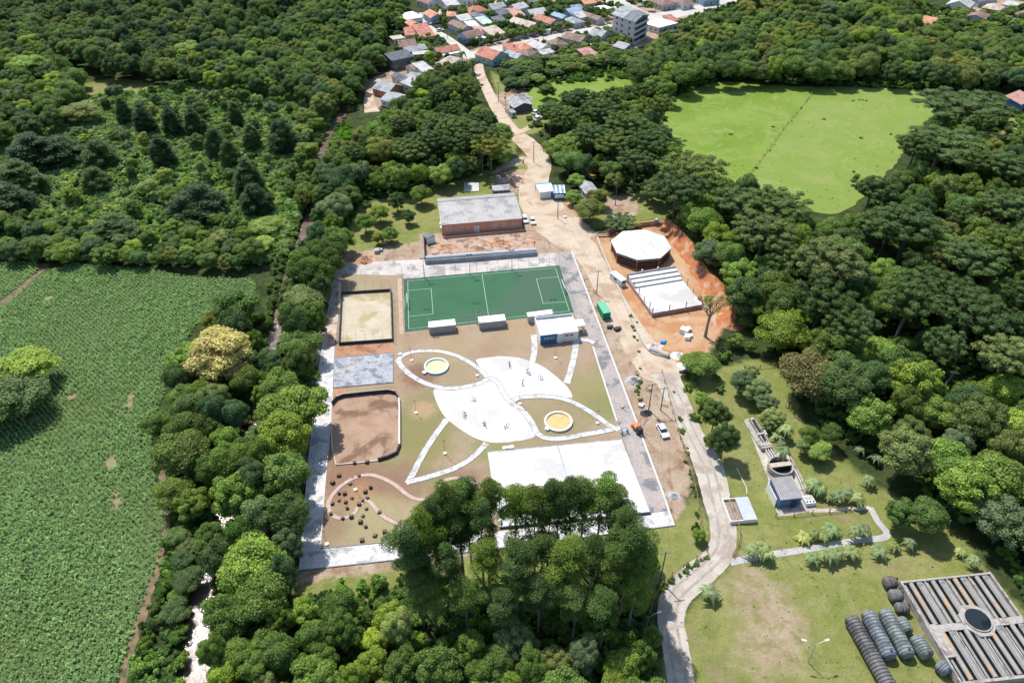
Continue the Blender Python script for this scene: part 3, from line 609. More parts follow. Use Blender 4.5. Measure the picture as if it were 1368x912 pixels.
# round basins
for (px, py, r, fill, rim, lb, ax, ay) in ((583, 489.3, 3.15, ((.45, .47, .25), (.52, .50, .34)), (.55, .70, .68), 'round basin with pale turquoise rim and greenish water', 567, 497.5), (746, 563, 3.3, ((.55, .33, .14), (.60, .40, .20)), (.72, .74, .72), 'round basin with white rim filled with orange sand', 731, 572.5)):
    x, y = G(px, py, .3); t = thing('round_basin', lb, 'basin', (x, y, .05)); mr = mat('basin_rim', rim, rough=.5, fine=.05)
    b = MB(); b.ring(0, 0, r - .42, r, 0, .55, 48); b.build('rim', mr, t)
    b = MB(); b.prism([((r - .38) * math.cos(i * math.pi / 20), (r - .38) * math.sin(i * math.pi / 20)) for i in range(40)], 0, .18); b.build('basin_floor', mat('basin_fill', fill[0], fill[1], .8, fine=.12), t)
    ex, ey = G(ax, ay, .3); b = MB(); b.tube((ex - x, ey - y, 0), (ex - x, ey - y, .5), .55, n=20); b.build('outlet_box', mr, t)
# lamp posts of the park: thin posts on white footings
lamps = [(556, 552, 'thin lamp post on white footing right of the brown court'), (594.6, 606, 'thin lamp post inside the arrow shaped walk'), (475, 654.5, 'thin lamp post among the play blocks'), (437, 727, 'thin lamp post at the bottom left corner'), (798, 565.5, 'thin lamp post at the tip of the right leaf'), (742, 478.5, 'thin lamp post in front of the changing rooms'), (637.5, 502, 'thin lamp post at the tip of the left leaf'), (550, 482, 'thin lamp post inside the left leaf'), (694.5, 540, 'thin lamp post at the inner tip of the right leaf')]
lp = None
for x_, y_, lb in lamps:
    if lp is None:
        lp = thing('park_lamp', lb, 'lamp post', G(x_, y_), A0, 'lamp posts on the park lawns')
        b = MB(); b.tube((0, 0, .05), (0, 0, .35), .42, .40, 12); b.build('footing', M_white, lp)
        b = MB(); b.tube((0, 0, .3), (0, 0, 4.2), .04, .025); b.build('post', M_dark, lp)
        b = MB(); b.box(0, 0, 4.15, .6, .16, .07); b.build('lamp_head', M_dark, lp)
    else: copy_tree(lp, G(x_, y_), label=lb)
# play blocks: low dark cubes
pb_px = [(425, 45), (510, 40), (320, 130), (277, 180), (455, 130), (395, 185), (320, 250), (358, 252), (408, 282), (320, 298), (365, 310), (275, 320), (533, 210), (498, 240), (512, 280), (480, 298), (455, 325), (375, 350), (265, 388), (403, 410), (345, 420), (505, 355), (593, 378), (482, 403), (465, 445), (500, 475), (628, 510), (563, 536), (475, 568)]
where = ['on the brown court kerb', 'on the court kerb, right one', 'at the shaded left edge, upper', 'at the shaded left edge, lower', 'on the crest of the pink loop', 'just inside the pink loop crest', 'in the loop, upper left pair', 'in the loop, upper right of pair', 'in the loop beside the lamp', 'in the loop, middle left', 'in the loop, middle', 'on the left inner side of the loop', 'right of the lamp, topmost', 'right of the lamp, second', 'right of the lamp, third', 'at the start of the inner bend', 'on the inner bend of the path', 'lying low inside the loop', 'on the lower left of the loop', 'on the lower run of the path', 'at the bottom of the loop', 'large with a pale top below the bend', 'on the pink path going right', 'below the bend, first', 'below the bend, second', 'below the bend, third', 'alone near the eucalyptus trees', 'small near the bottom walk', 'pale topped beside the bottom walk']
M_blk = mat('dark_block', (.05, .045, .04), (.12, .09, .07), 2., fine=.2, local=True); M_lid = mat('block_top', (.09, .07, .055), (.2, .15, .11), 2., local=True)
r_ = random.Random(5); first = None
for i, (a, c_) in enumerate(pb_px):
    x, y = G(390 + a / 5.067, 610 + c_ / 5.067); s = r_.uniform(.8, 1.15); lb = 'dark timber block ' + where[i]
    if first is None:
        first = thing('play_block', lb, 'block', (x, y, .05), .3, 'timber blocks scattered round the pink path')
        b = MB(); b.box(0, 0, 0, .75, .7, .5, tx=.05); b.build('block_body', M_blk, first); b = MB(); b.box(0, 0, .5, .6, .5, .06); b.build('top', M_lid, first)
        o = first
    else: o = copy_tree(first, (x, y, .05), r_.uniform(0, 1.5), lb)
    o.scale = (s, s, s * r_.uniform(.7, 1.2))
# outdoor gym machines on the plaza
def gym(px, py, kind, label):
    x, y = G(px, py); t = thing('exercise_machine', label, 'gym machine', (x, y, .075), kind * 1.1, 'outdoor gym machines on the plaza')
    b = MB(); b.tube((0, 0, 0), (0, 0, 1.5), .07); b.tube((-.6, 0, 0), (.6, 0, 0), .06); b.tube((0, 0, 1.45), (0, .6, 1.2), .05); b.build('frame', M_dark, t)
    b = MB(); b.box(.5, .1, .5, .4, .4, .08); b.build('seat', M_blue, t)
    b = MB(); b.tube((-.5, .1, .3), (-.5, .1, 1.2), .045); b.tube((-.7, .1, 1.2), (-.3, .1, 1.2), .04); b.build('handle', M_dark, t)
for i, (x, y, lb) in enumerate(((632, 535, 'dark gym machine in the left lobe of the plaza, upper'), (621, 556, 'dark gym machine in the left lobe, lower'), (648, 569, 'dark gym machine near the bottom of the plaza'), (677, 571, 'wide dark gym machine at the plaza bottom right'), (698, 513, 'dark gym machine in the right lobe beside the leaf tip'), (705, 499, 'small gym machine in the right lobe, upper'), (722, 507, 'small gym machine at the right of the plaza'), (681, 489, 'slim tall gym machine at the top of the plaza'))):
    gym(x, y, i, lb)
# picnic things, pallets left on the grass
for (x_, y_, sx, sy, hh, lb, mt) in ((486, 525.5, 2.4, .6, .25, 'white plank pile on the rounded court wall', M_white), (534.5, 474, 1., .6, .3, 'pale sacks beside the left leaf walk', M_off), (679, 598, 2.6, .8, .2, 'low pile of pale planks above the white court', M_off)):
    x, y = G(x_, y_); b = MB(); b.box(0, 0, 0, sx, sy, hh, A0); b.box(.2, .1, hh, sx * .7, sy * .6, .1, A0 + .2); tag(b.build('plank_pile', mt, None, (x, y, .06)), lb, 'planks')
# ================================================================ buildings
ROOFS = {}
def roof_mat(kind):
    if kind not in ROOFS:
        c = dict(red=((.37, .135, .09), (.44, .19, .13)), orange=((.48, .21, .12), (.53, .28, .17)), pink=((.42, .22, .175), (.46, .28, .23)), brown=((.20, .125, .10), (.26, .165, .13)),
                 beige=((.46, .37, .29), (.5, .43, .35)), grey=((.27, .28, .29), (.36, .37, .38)), dark=((.12, .13, .15), (.18, .19, .20)), light=((.40, .40, .39), (.48, .48, .47)),
                 white=((.74, .75, .75), (.80, .80, .79)), blue=((.20, .31, .42), (.26, .37, .48)), slate=((.08, .09, .11), (.12, .13, .15)), green=((.42, .52, .46), (.5, .6, .54)))[kind]
        ROOFS[kind] = mat('roof_' + kind, c[0], c[1], .45, c3=tuple(x * .7 for x in c[0]), s3=.35, fine=.12, fs=3, rough=.7, stripe=(math.radians(20), 1.1, .05, .12))
    return ROOFS[kind]
WALLS = {}
def wall_mat(kind):
    if kind not in WALLS:
        c = dict(white=(.72, .71, .68), teal=(.30, .45, .43), blue=(.30, .42, .52), bluegrey=(.36, .42, .47), grey=(.42, .42, .42), beige=(.6, .52, .42), brick=(.45, .22, .14), brown=(.22, .16, .12), pink=(.55, .40, .36), dark=(.12, .12, .13), orange=(.6, .35, .22), green=(.3, .45, .38), sblue=(.09, .17, .30))[kind]
        WALLS[kind] = mat('wall_' + kind, c, tuple(x * .86 for x in c), .7, fine=.08)
    return WALLS[kind]
M_fr = mat('window_frame', (.7, .7, .68), fine=0); M_door = mat('door_paint', (.25, .15, .1), fine=.05)
SHARED = {}
def shared_box(key, mt, sx, sy, sz):
    if key not in SHARED:
        b = MB(); b.box(0, 0, 0, sx, sy, sz); me = bpy.data.meshes.new(key); me.from_pydata(b.v, [], b.f); me.materials.append(mt); SHARED[key] = me
    return SHARED[key]
def place(name, me, parent, loc, rot=0):
    o = bpy.data.objects.new(name, me); COL.objects.link(o); o.parent = parent; o.location = loc; o.rotation_euler = (0, 0, rot); return o
def house(quad, h, ridge, roof, wall, label, name='house', rise=None, over=.35, group=None, cat='house', wins=True, z=0, swap=None, awning=None, chimney=False):
    c, L, W, ang = rect_of(quad, h + z)
    for q in range(0): pass
    t = thing(name, label, cat, (c.x, c.y, z), ang, group); rm = roof_mat(roof) if isinstance(roof, str) else roof; wm = wall_mat(wall) if isinstance(wall, str) else wall
    rise = (min(L, W) * .22) if rise is None else rise; hl, hw = L / 2, W / 2; wl, ww = hl - over, hw - over; th = .12
    if ridge == 'f':
        b = MB(); b.box(0, 0, 0, 2 * wl, 2 * ww, h - .02); b.build('wall', wm, t); b = MB(); b.box(0, 0, h, L, W, .18); b.build('roof', rm, t)
    elif ridge == 's':      # one slope falling to the viewer
        k_ = lambda x, y: h + (y + hw) / (2 * hw) * rise
        b = MB(); b.prism([(-wl, -ww), (wl, -ww), (wl, ww), (-wl, ww)], 0, lambda x, y: k_(x, y) - .03); b.build('wall', wm, t)
        b = MB(); q = [(-hl, -hw), (hl, -hw), (hl, hw), (-hl, hw)]; b.add([(x, y, k_(x, y)) for x, y in q] + [(x, y, k_(x, y) + th) for x, y in q], [(3, 2, 1, 0), (4, 5, 6, 7), (0, 1, 5, 4), (1, 2, 6, 5), (2, 3, 7, 6), (3, 0, 4, 7)]); b.build('roof', rm, t)
    elif ridge == 'h':
        b = MB(); b.box(0, 0, 0, 2 * wl, 2 * ww, h); b.build('wall', wm, t)
        i_ = min(hl, hw); r1 = (-(hl - i_), -(hw - i_)); r2 = (hl - i_, hw - i_)
        R = [(r1[0], r1[1], h + rise), (r2[0], r2[1], h + rise)]; E_ = [(-hl, -hw, h), (hl, -hw, h), (hl, hw, h), (-hl, hw, h)]
        if L >= W: fs = [(0, 1, 5, 4), (2, 3, 4, 5), (1, 2, 5), (3, 0, 4), (3, 2, 1, 0)]
        else: fs = [(3, 0, 4, 5), (1, 2, 5, 4), (0, 1, 4), (2, 3, 5), (3, 2, 1, 0)]
        b = MB(); b.add(E_ + R, fs); b.build('roof', rm, t)
    else:
        al = ridge == 'u'      # ridge along the picture's left-right side, else running away from the viewer
        A, B = (hl, hw) if al else (hw, hl); wa, wb = (wl, ww) if al else (ww, wl)
        sw = (lambda x, y, z_: (x, y, z_)) if al else (lambda x, y, z_: (-y, x, z_))
        kz = lambda y: h + rise * (1 - abs(y) / B)
        b = MB(); vs = []
        for x in (-wa, wa): vs += [sw(x, -wb, 0), sw(x, wb, 0), sw(x, wb, kz(wb) - .04), sw(x, 0, kz(0) - .04), sw(x, -wb, kz(wb) - .04)]
        b.add(vs, [(0, 1, 2, 3, 4)[::-1], (5, 6, 7, 8, 9), (0, 4, 9, 5)[::-1], (1, 6, 7, 2)[::-1], (4, 3, 8, 9)[::-1], (3, 2, 7, 8)[::-1]]); b.build('wall', wm, t)
        for s in (-1, 1):
            b = MB(); q = [(-A, 0), (A, 0), (A, s * B), (-A, s * B)]
            vs = [sw(x, y, kz(y)) for x, y in q] + [sw(x, y, kz(y) + th) for x, y in q]; fs = [(3, 2, 1, 0), (4, 5, 6, 7), (0, 1, 5, 4), (1, 2, 6, 5), (2, 3, 7, 6), (3, 0, 4, 7)]
            if s < 0: fs = [f[::-1] for f in fs]
            b.add(vs, fs); b.build('roof_slope', rm, t)
    if chimney: b = MB(); b.box(hl * .4, 0, h, .6, .6, rise + .9); b.build('chimney', wall_mat('brick'), t)
    if wins:
        wme = shared_box('window_frame_box', M_fr, 1.3, .1, 1.1); pme = shared_box('pane_box', M_glass, 1.1, .06, .9); dme = shared_box('door_box', M_door, .95, .1, 2.05)
        n = max(1, int(2 * wl / 3.2))
        for i in range(n):
            x = -wl + 2 * wl * (i + .5) / n
            if i == n // 2 and n > 1: place('door', dme, t, (x, -ww - .04, .02))
            else: f = place('window', wme, t, (x, -ww - .03, 1.1)); place('pane', pme, f, (0, -.06, .1))
        n = max(1, int(2 * ww / 3.6))
        for i in range(n):
            y = -ww + 2 * ww * (i + .5) / n
            for s in (-1, 1): f = place('window', wme, t, (s * (wl + .03), y, 1.1), math.pi / 2); place('pane', pme, f, (0, -.06 * s, .1))
    if awning: b = MB(); b.box(awning[0] * hl, -hw - .9, h - .5, awning[1] * L, 1.9, .1); b.build('canopy', roof_mat(awning[2]), t)
    return t
# brick sports hall
M_fibre = mat('fibre_cement', (.36, .345, .33), (.43, .41, .385), .25, c3=(.28, .27, .26), s3=.3, fine=.1, fs=2.5, stripe=(A0, .9, .05, .1))
M_fibre2 = mat('fibre_cement_darker', (.27, .265, .26), (.34, .33, .315), .3, fine=.12, fs=2.5, stripe=(A0, .9, .05, .1))  # darker grey for the slope beyond the ridge
M_brick = mat('orange_brick', (.54, .25, .155), (.62, .33, .22), .5, fine=.16, fs=5)
M_brick2 = mat('pillar_brick', (.48, .26, .17), (.55, .33, .23), .8, fine=.1)
h = 4.0; c, L, W, ang = rect_of([(584.2, 265.4), (688, 257.7), (696.3, 292), (588.5, 301.5)], h)
t = hall = thing('brick_hall', 'long orange brick hall under a grey corrugated roof', 'building', (c.x, c.y), ang); hl, hw = L / 2, W / 2
ry = hw * .42; kz = lambda y: h + (1.5 * (hw - y) / (hw - ry) if y > ry else 1.5 * (y + hw) / (ry + hw))
b = MB(); pr = [(-hw + .35, 0), (hw - .35, 0), (hw - .35, kz(hw - .35) - .04), (ry, kz(ry) - .04), (-hw + .35, kz(-hw + .35) - .04)]
for x in (-hl + .4, hl - .4): b_ = [(x, y, z_) for y, z_ in pr]; b.v += b_
b.f += [(0, 4, 3, 2, 1), (5, 6, 7, 8, 9), (0, 5, 9, 4), (1, 2, 7, 6), (4, 9, 8, 3), (3, 8, 7, 2)]; b.mi += [0] * 6
b.build('wall', M_brick, t)
def slope(y0, y1, mt, nm):
    b = MB(); q = [(-hl, y0), (hl, y0), (hl, y1), (-hl, y1)]; b.add([(x, y, kz(y)) for x, y in q] + [(x, y, kz(y) + .12) for x, y in q], [(3, 2, 1, 0), (4, 5, 6, 7), (0, 1, 5, 4), (1, 2, 6, 5), (2, 3, 7, 6), (3, 0, 4, 7)]); b.build(nm, mt, t)
slope(-hw, ry, M_fibre, 'roof_slope'); slope(ry, hw, M_fibre2, 'roof_slope')
b = MB(); b.tube((-hl, ry, kz(ry) + .14), (hl, ry, kz(ry) + .14), .16); b.build('ridge_cap', M_fibre, t)
b = MB(); b.box(-hl + L * .435, -hw + .3, 0, 1.6, .12, 2.6); dd = b.build('door', M_white, t); b = MB(); b.box(-hl + L * .435 + .5, -hw + .2, 1.1, .1, .1, .2); b.build('handle', M_dark, dd)
for f_, w_ in ((.1, 1.6), (.3, 1.4), (.67, 1.6), (.78, 1.2), (.9, 1.6)):
    b = MB(); b.box(-hl + L * f_, -hw + .33, 1.7, w_, .1, .8); wn = b.build('window', M_fr, t); b = MB(); b.box(-hl + L * f_, -hw + .29, 1.78, w_ - .2, .06, .64); b.build('pane', M_greyw, wn)
for i in range(8): b = MB(); b.box(-hl + .4 + (L - .8) * (i / 7), -hw + .3, 0, .35, .2, h - .1); b.build('pillar', M_brick2, t)
for yy in (-hw + 2, -hw + 4.5): b = MB(); b.box(-hl + .1, yy, 1.2, .7, 1.2, 1.2); b.build('air_conditioner', M_white, t)
# construction yard south of the hall
M_rub = mat('rubble_soil', (.33, .20, .13), (.42, .33, .265), .35, c3=(.2, .115, .075), s3=.4, fine=.2, bump=.2, bs=2)
sheet('building_yard', gp((570, 319), (712, 308), (717, 340), (569, 352)), .03, M_rub, 'churned red soil yard between hall and pitch', rag=.2)
def low_wall(name, pts, th, h_, mt, label, cat='wall', z=0):
    P = [Vector(G(*p)) for p in pts]; c = P[0]; b = MB(); b.wall([p - c for p in P], th, 0, h_); return tag(b.build(name, mt, None, (c.x, c.y, z)), label, cat)
low_wall('parapet_wall', [(568.5, 353), (620, 349.5), (717, 341.5)], .25, 1.5, mat('pale_wall', (.24, .255, .27), (.34, .35, .36), .5, fine=.1), 'long grey wall between yard and pitch')
b = MB(); x0, y0 = G(569, 349.5); x1, y1_ = G(716.5, 338.5); b.tube((x0, y0, 1.15), (x1, y1_, 1.15), .75, n=14); tag(b.build('drain_pipe', mat('pipe_concrete', (.36, .38, .40), (.45, .47, .48), .6, fine=.1)), 'long grey concrete pipe behind the pitch wall', 'pipe')
low_wall('yard_wall', [(566.8, 321), (568.3, 352)], .2, 1.9, M_blackw, 'dark wall closing the left of the yard')
low_wall('yard_wall', [(592, 318.5), (700, 308.5)], .2, .7, M_brick2, 'low brick wall in front of the hall')
low_wall('yard_wall', [(709, 313), (714, 337)], .2, 1.0, M_brick2, 'low brick wall closing the right of the yard')
house([(566.5, 314), (578, 310.5), (580, 316), (567.5, 320)], 2.2, 'f', 'dark', 'white', 'tiny dark roofed pump house left of the brick hall', 'pump_house', cat='shed', wins=False, over=.1)
def mound(name, px, py, rx, ry_, hh, mt, label, cat='heap', seed=1, rot=0, n=26):
    x, y = G(px, py); r = random.Random(seed); vs = [(0, 0, hh)]; fs = []; K = 6
    for j in range(1, K + 1):
        for i in range(n):
            a = 2 * math.pi * i / n; f = j / K; q = f * (1 + r.uniform(-.12, .12)); z_ = hh * (math.cos(f * math.pi) * .5 + .5) * (1 + r.uniform(-.25, .25)) if j < K else -.02
            vs.append((rx * q * math.cos(a), ry_ * q * math.sin(a), z_))
    for i in range(n): fs.append((0, 1 + i, 1 + (i + 1) % n))
    for j in range(K - 1):
        for i in range(n): a = 1 + j * n + i; b_ = 1 + j * n + (i + 1) % n; fs.append((a, a + n, b_ + n, b_))
    b = MB(); b.add(vs, fs); o = b.build(name, mt, None, (x, y, 0)); o.rotation_euler = (0, 0, rot); return tag(o, label, cat)
M_earth = mat('heap_earth', (.42, .22, .12), (.50, .32, .2), .7, c3=(.25, .13, .08), s3=.6, fine=.2, bump=.15, local=False)
M_stone = mat('heap_stone', (.34, .33, .32), (.5, .48, .46), 1.2, c3=(.2, .2, .2), s3=1., fine=.3, bump=.3)
M_pinkearth = mat('pale_earth', (.44, .30, .21), (.52, .38, .28), .5, c3=(.3, .2, .13), s3=.4, fine=.15, bump=.1)
for a in ((596, 330, 4.5, 2.2, .7, M_earth, 'red soil heap at the left of the yard', 3), (640, 333, 3, 1.5, .6, M_rub, 'rubble heap in the middle of the yard', 4), (668, 324, 5, 2.4, .8, M_earth, 'red soil heap at the right of the yard', 5), (560 - 73, 348, 3.2, 3.2, 1.4, M_earth, 'dark red soil heap beside the park corner', 6),
          (688, 241, 4.6, 5.4, 1.3, M_pinkearth, 'round pale earth mound left of the road', 7), (695, 131, 6, 4, 1.6, M_stone, 'grey stone rubble heap beside the road', 8), (685, 123, 3.5, 3, 1.4, M_earth, 'reddish rubble heap beyond the grey one', 9),
          (846, 509, 2.4, 2.0, 1.0, M_stone, 'grey gravel heap beside the park kerb', 10), (863, 552, 1.6, 1.3, .9, M_blackw, 'dark heap at the foot of the tall pole', 11), (735, 330, 1.2, 1., .3, M_stone, 'grey patch of gravel on the junction', 12), (905, 475, 2., 1.6, .9, M_white, 'white lime heap at the site entrance', 13), (912, 488, 1.7, 1.4, .7, M_white, 'second white lime heap at the site entrance', 14),
          (900, 662, 1.5, 1.2, .5, M_stone, 'grey gravel pile near the park corner', 15), (874, 462, 2.6, 1.0, .8, M_off, 'long white rubble heap by the ditch', 16)):
    mound('soil_heap' if 'soil' in a[6] or 'earth' in a[6] else 'rubble_heap', *a[:7], seed=a[7])
# octagonal pavilion
OCT = [(832, 309), (861, 306.3), (881, 311.5), (894.5, 331.5), (881, 347), (854, 349.5), (827, 339), (820, 324)]
h = 3.6; Q = [Vector(G(x, y, h)) for x, y in OCT]; c = sum(Q, Vector((0, 0))) / 8; R = sum((q - c).length for q in Q) / 8; a0 = math.atan2((Q[3] - c).y, (Q[3] - c).x)
t = thing('octagonal_pavilion', 'white octagonal pavilion roof over dark open sides', 'pavilion', (c.x, c.y), a0)
o8 = [(R * math.cos(i * math.pi / 4), R * math.sin(i * math.pi / 4)) for i in range(8)]
for i in range(8):
    a, q = o8[i], o8[(i + 1) % 8]; b = MB(); b.add([(*a, h), (*q, h), (0, 0, h + 1.0), (*a, h + .15), (*q, h + .15), (0, 0, h + 1.15)], [(2, 1, 0), (3, 4, 5), (0, 1, 4, 3)]); b.build('roof_panel', M_sheet, t)
for i in range(8): a = o8[i]; b = MB(); b.tube((a[0] * .96, a[1] * .96, 0), (a[0] * .96, a[1] * .96, h), .16); b.build('post', M_wood, t)
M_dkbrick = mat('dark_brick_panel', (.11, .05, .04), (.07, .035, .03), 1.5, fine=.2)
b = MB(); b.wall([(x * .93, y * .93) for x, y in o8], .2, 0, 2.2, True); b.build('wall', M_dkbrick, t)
b = MB(); b.wall([(x * .97, y * .97) for x, y in o8], .12, 2.9, 3.1, True); b.build('ring_beam', M_greyw, t)
b = MB(); b.prism([(x * 1.0, y * 1.0) for x, y in o8], 0, .15); b.build('floor_slab', M_redsoil, t)
# slab building under construction with steps
h = 1.3; c, L, W, ang = rect_of([(843, 371), (906.5, 361), (934, 407.5), (866, 420)], h)
t = thing('slab_building', 'white concrete slab with steps and bare columns under construction', 'building', (c.x, c.y), ang); hl, hw = L / 2, W / 2
b = MB(); b.box(0, 0, 0, L, W, h); b.build('brick_base', mat('base_brick', (.30, .19, .17), (.38, .26, .23), .8, fine=.15), t)
b = MB(); b.box(0, 0, h, L - .1, W - .1, .06); b.build('floor_slab', M_conc, t)
for i in range(3):
    b = MB(); b.box(0, hw - 1.0 - i * 1.75, h + .062, L - .2, 1.75, 1.2 - i * .4); b.build('step', M_conc, t)
    b = MB(); b.box(0, hw - 1.0 - i * 1.75 - .9, h + .062, L - .2, .12, 1.15 - i * .4); b.build('step_edge', M_greyw, t)
b = MB(); b.box(0, hw - .1, 0, L + .2, .3, 3.0); b.build('back_wall', M_greyw, t)
for i in range(4): b = MB(); b.box(-hl + .15 + (L - .3) * i / 3, -hw + .15, h, .22, .22, 1.9); b.build('column', M_greyw, t)
for s in (-1, 1):
    for i in range(4): b = MB(); b.box(s * (hl - .15), -hw + 2.2 + i * (W - 3) / 4, h, .2, .2, 1.9 if i % 2 else 2.4); b.build('column', M_greyw, t)
for x in (-hl * .4, hl * .25): b = MB(); b.box(x, hw + .1, 0, .35, .35, 3.6); b.build('column', M_off, t)
# bits on the site
house([(819, 363), (826, 360.5), (833, 375), (825.5, 378)], 2.2, 'f', 'white', 'white', 'narrow white site cabin beside the ditch', 'site_cabin', cat='cabin', wins=True, over=.05)
ct = house([(799, 404), (808.5, 402.5), (815, 418), (804.5, 419.5)], 2.2, 'f', mat('green_metal', (.12, .42, .24), (.16, .47, .28), .8, fine=.05, stripe=(A0, .6, .05, .1)), mat('green_side', (.03, .20, .11), fine=.05), 'green metal container between road and park', 'green_container', cat='container', wins=False, over=.03)
b = MB(); b.box(0, -2.2, .2, 1.2, .1, 1.7); b.build('door', M_dark, ct)
M_ditch = mat('ditch_concrete', (.34, .32, .28), (.45, .42, .36), .5, fine=.12)
P = smooth(gp((798, 318), (806, 340), (820, 372), (836, 408), (850, 440), (862, 462), (872, 472), (895, 478)), 6)
c = Vector(P[0]); b = MB(); b.wall([Vector(p) - c for p in P], .55, 0, .45); tag(b.build('drain_kerb', M_ditch, None, (c.x, c.y, 0)), 'long grey concrete drain edge along the orange road', 'drain')
ribbon('grass_verge', gp((796, 330), (804, 352), (818, 384), (832, 415), (846, 444), (858, 466), (868, 474)), [2.2, 2.6, 3, 3, 2.6, 2.2, 1.2], .03, mat('verge_grass', (.17, .17, .065), (.23, .2, .1), .4, c3=(.28, .2, .13), s3=.3, fine=.15), 'olive grass verge between road and drain', .2)
b = MB(); x, y = G(893, 477); c_ = G(868, 468)
b.tube((c_[0], c_[1], .55), (x, y, .5), .7, n=16); tag(b.build('culvert_pipe', M_ditch), 'fat grey culvert pipe at the end of the drain', 'pipe')
# clay bank behind the site
P = smooth(gp((884, 296), (900, 312), (920, 338), (937, 364), (956, 392), (972, 416), (970, 440)), 6); BANKP = P; vs = []; fs = []; r_ = random.Random(9)
for i, p in enumerate(P):
    a = Vector(P[max(i - 1, 0)]); q = Vector(P[min(i + 1, len(P) - 1)]); d = (q - a).normalized(); nn = Vector((-d.y, d.x)); e = math.sin(math.pi * i / (len(P) - 1)) ** .4
    for s, z_ in ((-3.2, -.05), (-1.6, .8), (-.4, 2.3), (.6, 3.0), (1.8, 2.4), (3.2, 1.2), (4.6, -.1)):
        o = Vector(p) + nn * (s + r_.uniform(-.35, .35)); vs.append((o.x, o.y, z_ * e + (r_.uniform(-.2, .2) if 0 < z_ else 0)))
for i in range(len(P) - 1):
    for j in range(6): a = i * 7 + j; fs.append((a, a + 1, a + 8, a + 7)[::-1])
b = MB(); b.add(vs, fs); bank = struct(b.build('clay_bank', mat('red_clay', (.40, .155, .065), (.33, .115, .045), .35, c3=(.44, .26, .16), s3=.3, fine=.2, bump=.3, bs=1.2)), 'cut bank of raw red clay behind the pavilion')
# small wooden bridge
x, y = G(806, 315); t = thing('foot_bridge', 'small grey plank bridge over the ditch end', 'bridge', (x, y, .2), A0 - .1)
b = MB(); b.box(0, 0, 0, 4.2, 1.8, .15); b.build('deck', M_wood, t)
for s in (-1, 1): b = MB(); b.box(0, s * .85, .8, 4.2, .08, .08); b.box(-1.9, s * .85, .15, .1, .1, .7); b.box(1.9, s * .85, .15, .1, .1, .7); b.build('rail', M_greyw, t)
low_wall('site_wall', [(812, 312), (836, 305), (878, 300)], .3, 1.6, M_brick2, 'orange brick wall behind the pavilion')
b = MB(); x, y = G(874, 299); b.box(0, 0, 0, 3.2, 1.4, .9, .5); b.box(.5, .3, .9, 2, .9, .5, .9); tag(b.build('material_pile', mat('tarp_blue', (.25, .35, .5), (.6, .62, .64), 1.), None, (x, y, 0)), 'blue and white tarpaulin pile behind the pavilion', 'tarpaulin')
# kiosk of two containers
c, L, W, ang = rect_of([(718, 249.5), (738, 247.5), (739.5, 252.5), (719, 255)], 2.6); t = thing('site_office', 'white and blue site office of two joined cabins', 'cabin', (c.x, c.y), ang)
b = MB(); b.box(0, 0, 0, L, W + 3, 2.6); b.build('cabin_body', M_off, t); b = MB(); b.box(0, 0, 2.6, L + .1, W + 3.1, .1); b.build('roof', M_white, t); b = MB(); b.box(L * .32, -W / 2 - 1.53, .2, .9, .08, 2.1); b.build('door', M_blue, t); b = MB(); b.box(0, W / 2 + 1.8, 0, L * 1.0, .9, 2.7); b.build('blue_screen', mat('pale_blue', (.10, .30, .50), fine=.05), t)
c, L, W, ang = rect_of([(738, 247.5), (754, 247), (755.5, 258), (738.5, 258)], 2.8); t = thing('striped_cabin', 'blue cabin with white striped roof and white sign', 'cabin', (c.x, c.y), ang)
b = MB(); b.box(0, 0, 0, L, W, 2.7); b.build('cabin_body', mat('deep_blue', (.03, .12, .26), fine=.05), t)
n = 9
for i in range(n): b = MB(); b.box(-L / 2 + L * (i + .5) / n, 0, 2.7, L / n - .04, W + .1, .12, 0); b.build('roof_sheet', M_white if i % 3 == 2 else roof_mat('blue'), t)
b = MB(); b.box(0, -W / 2 - .12, 1.1, L * .72, .1, 1.3); b.build('sign_board', M_white, t)
# white slab roof and car canopy
c, L, W, ang = rect_of([(622, 244.5), (641.5, 243.5), (638, 256), (617.5, 256)], .1); b = MB(); b.box(0, 0, 0, L, W, .25); o = b.build('white_slab', M_conc, None, (c.x, c.y, .02)); o.rotation_euler.z = ang; tag(o, 'square white concrete slab on the grass near pines', 'slab')
t = house([(658, 248.5), (680, 246.5), (681, 254), (657, 255.5)], 2.2, 'u', 'light', 'sblue', 'small blue and white striped hut behind the brick hall', 'market_hut', cat='hut', over=.1)
house([(777, 246), (797, 243), (795, 258), (777, 260)], 2.6, 'v', 'grey', 'beige', 'small grey roofed hut among trees near the playground', 'hut', cat='hut', over=.3)
house([(680, 146), (686, 145), (688, 151), (681, 152)], 2.2, 'f', 'grey', 'bluegrey', 'tiny pale blue kiosk on the green by the road', 'kiosk', cat='hut', over=.05)
house([(682, 137), (706, 133), (713, 141), (682, 146)], 2.6, 'v', 'grey', 'dark', 'grey sagging canopy beside the stone heap', 'canopy', cat='canopy', over=.8, wins=False)
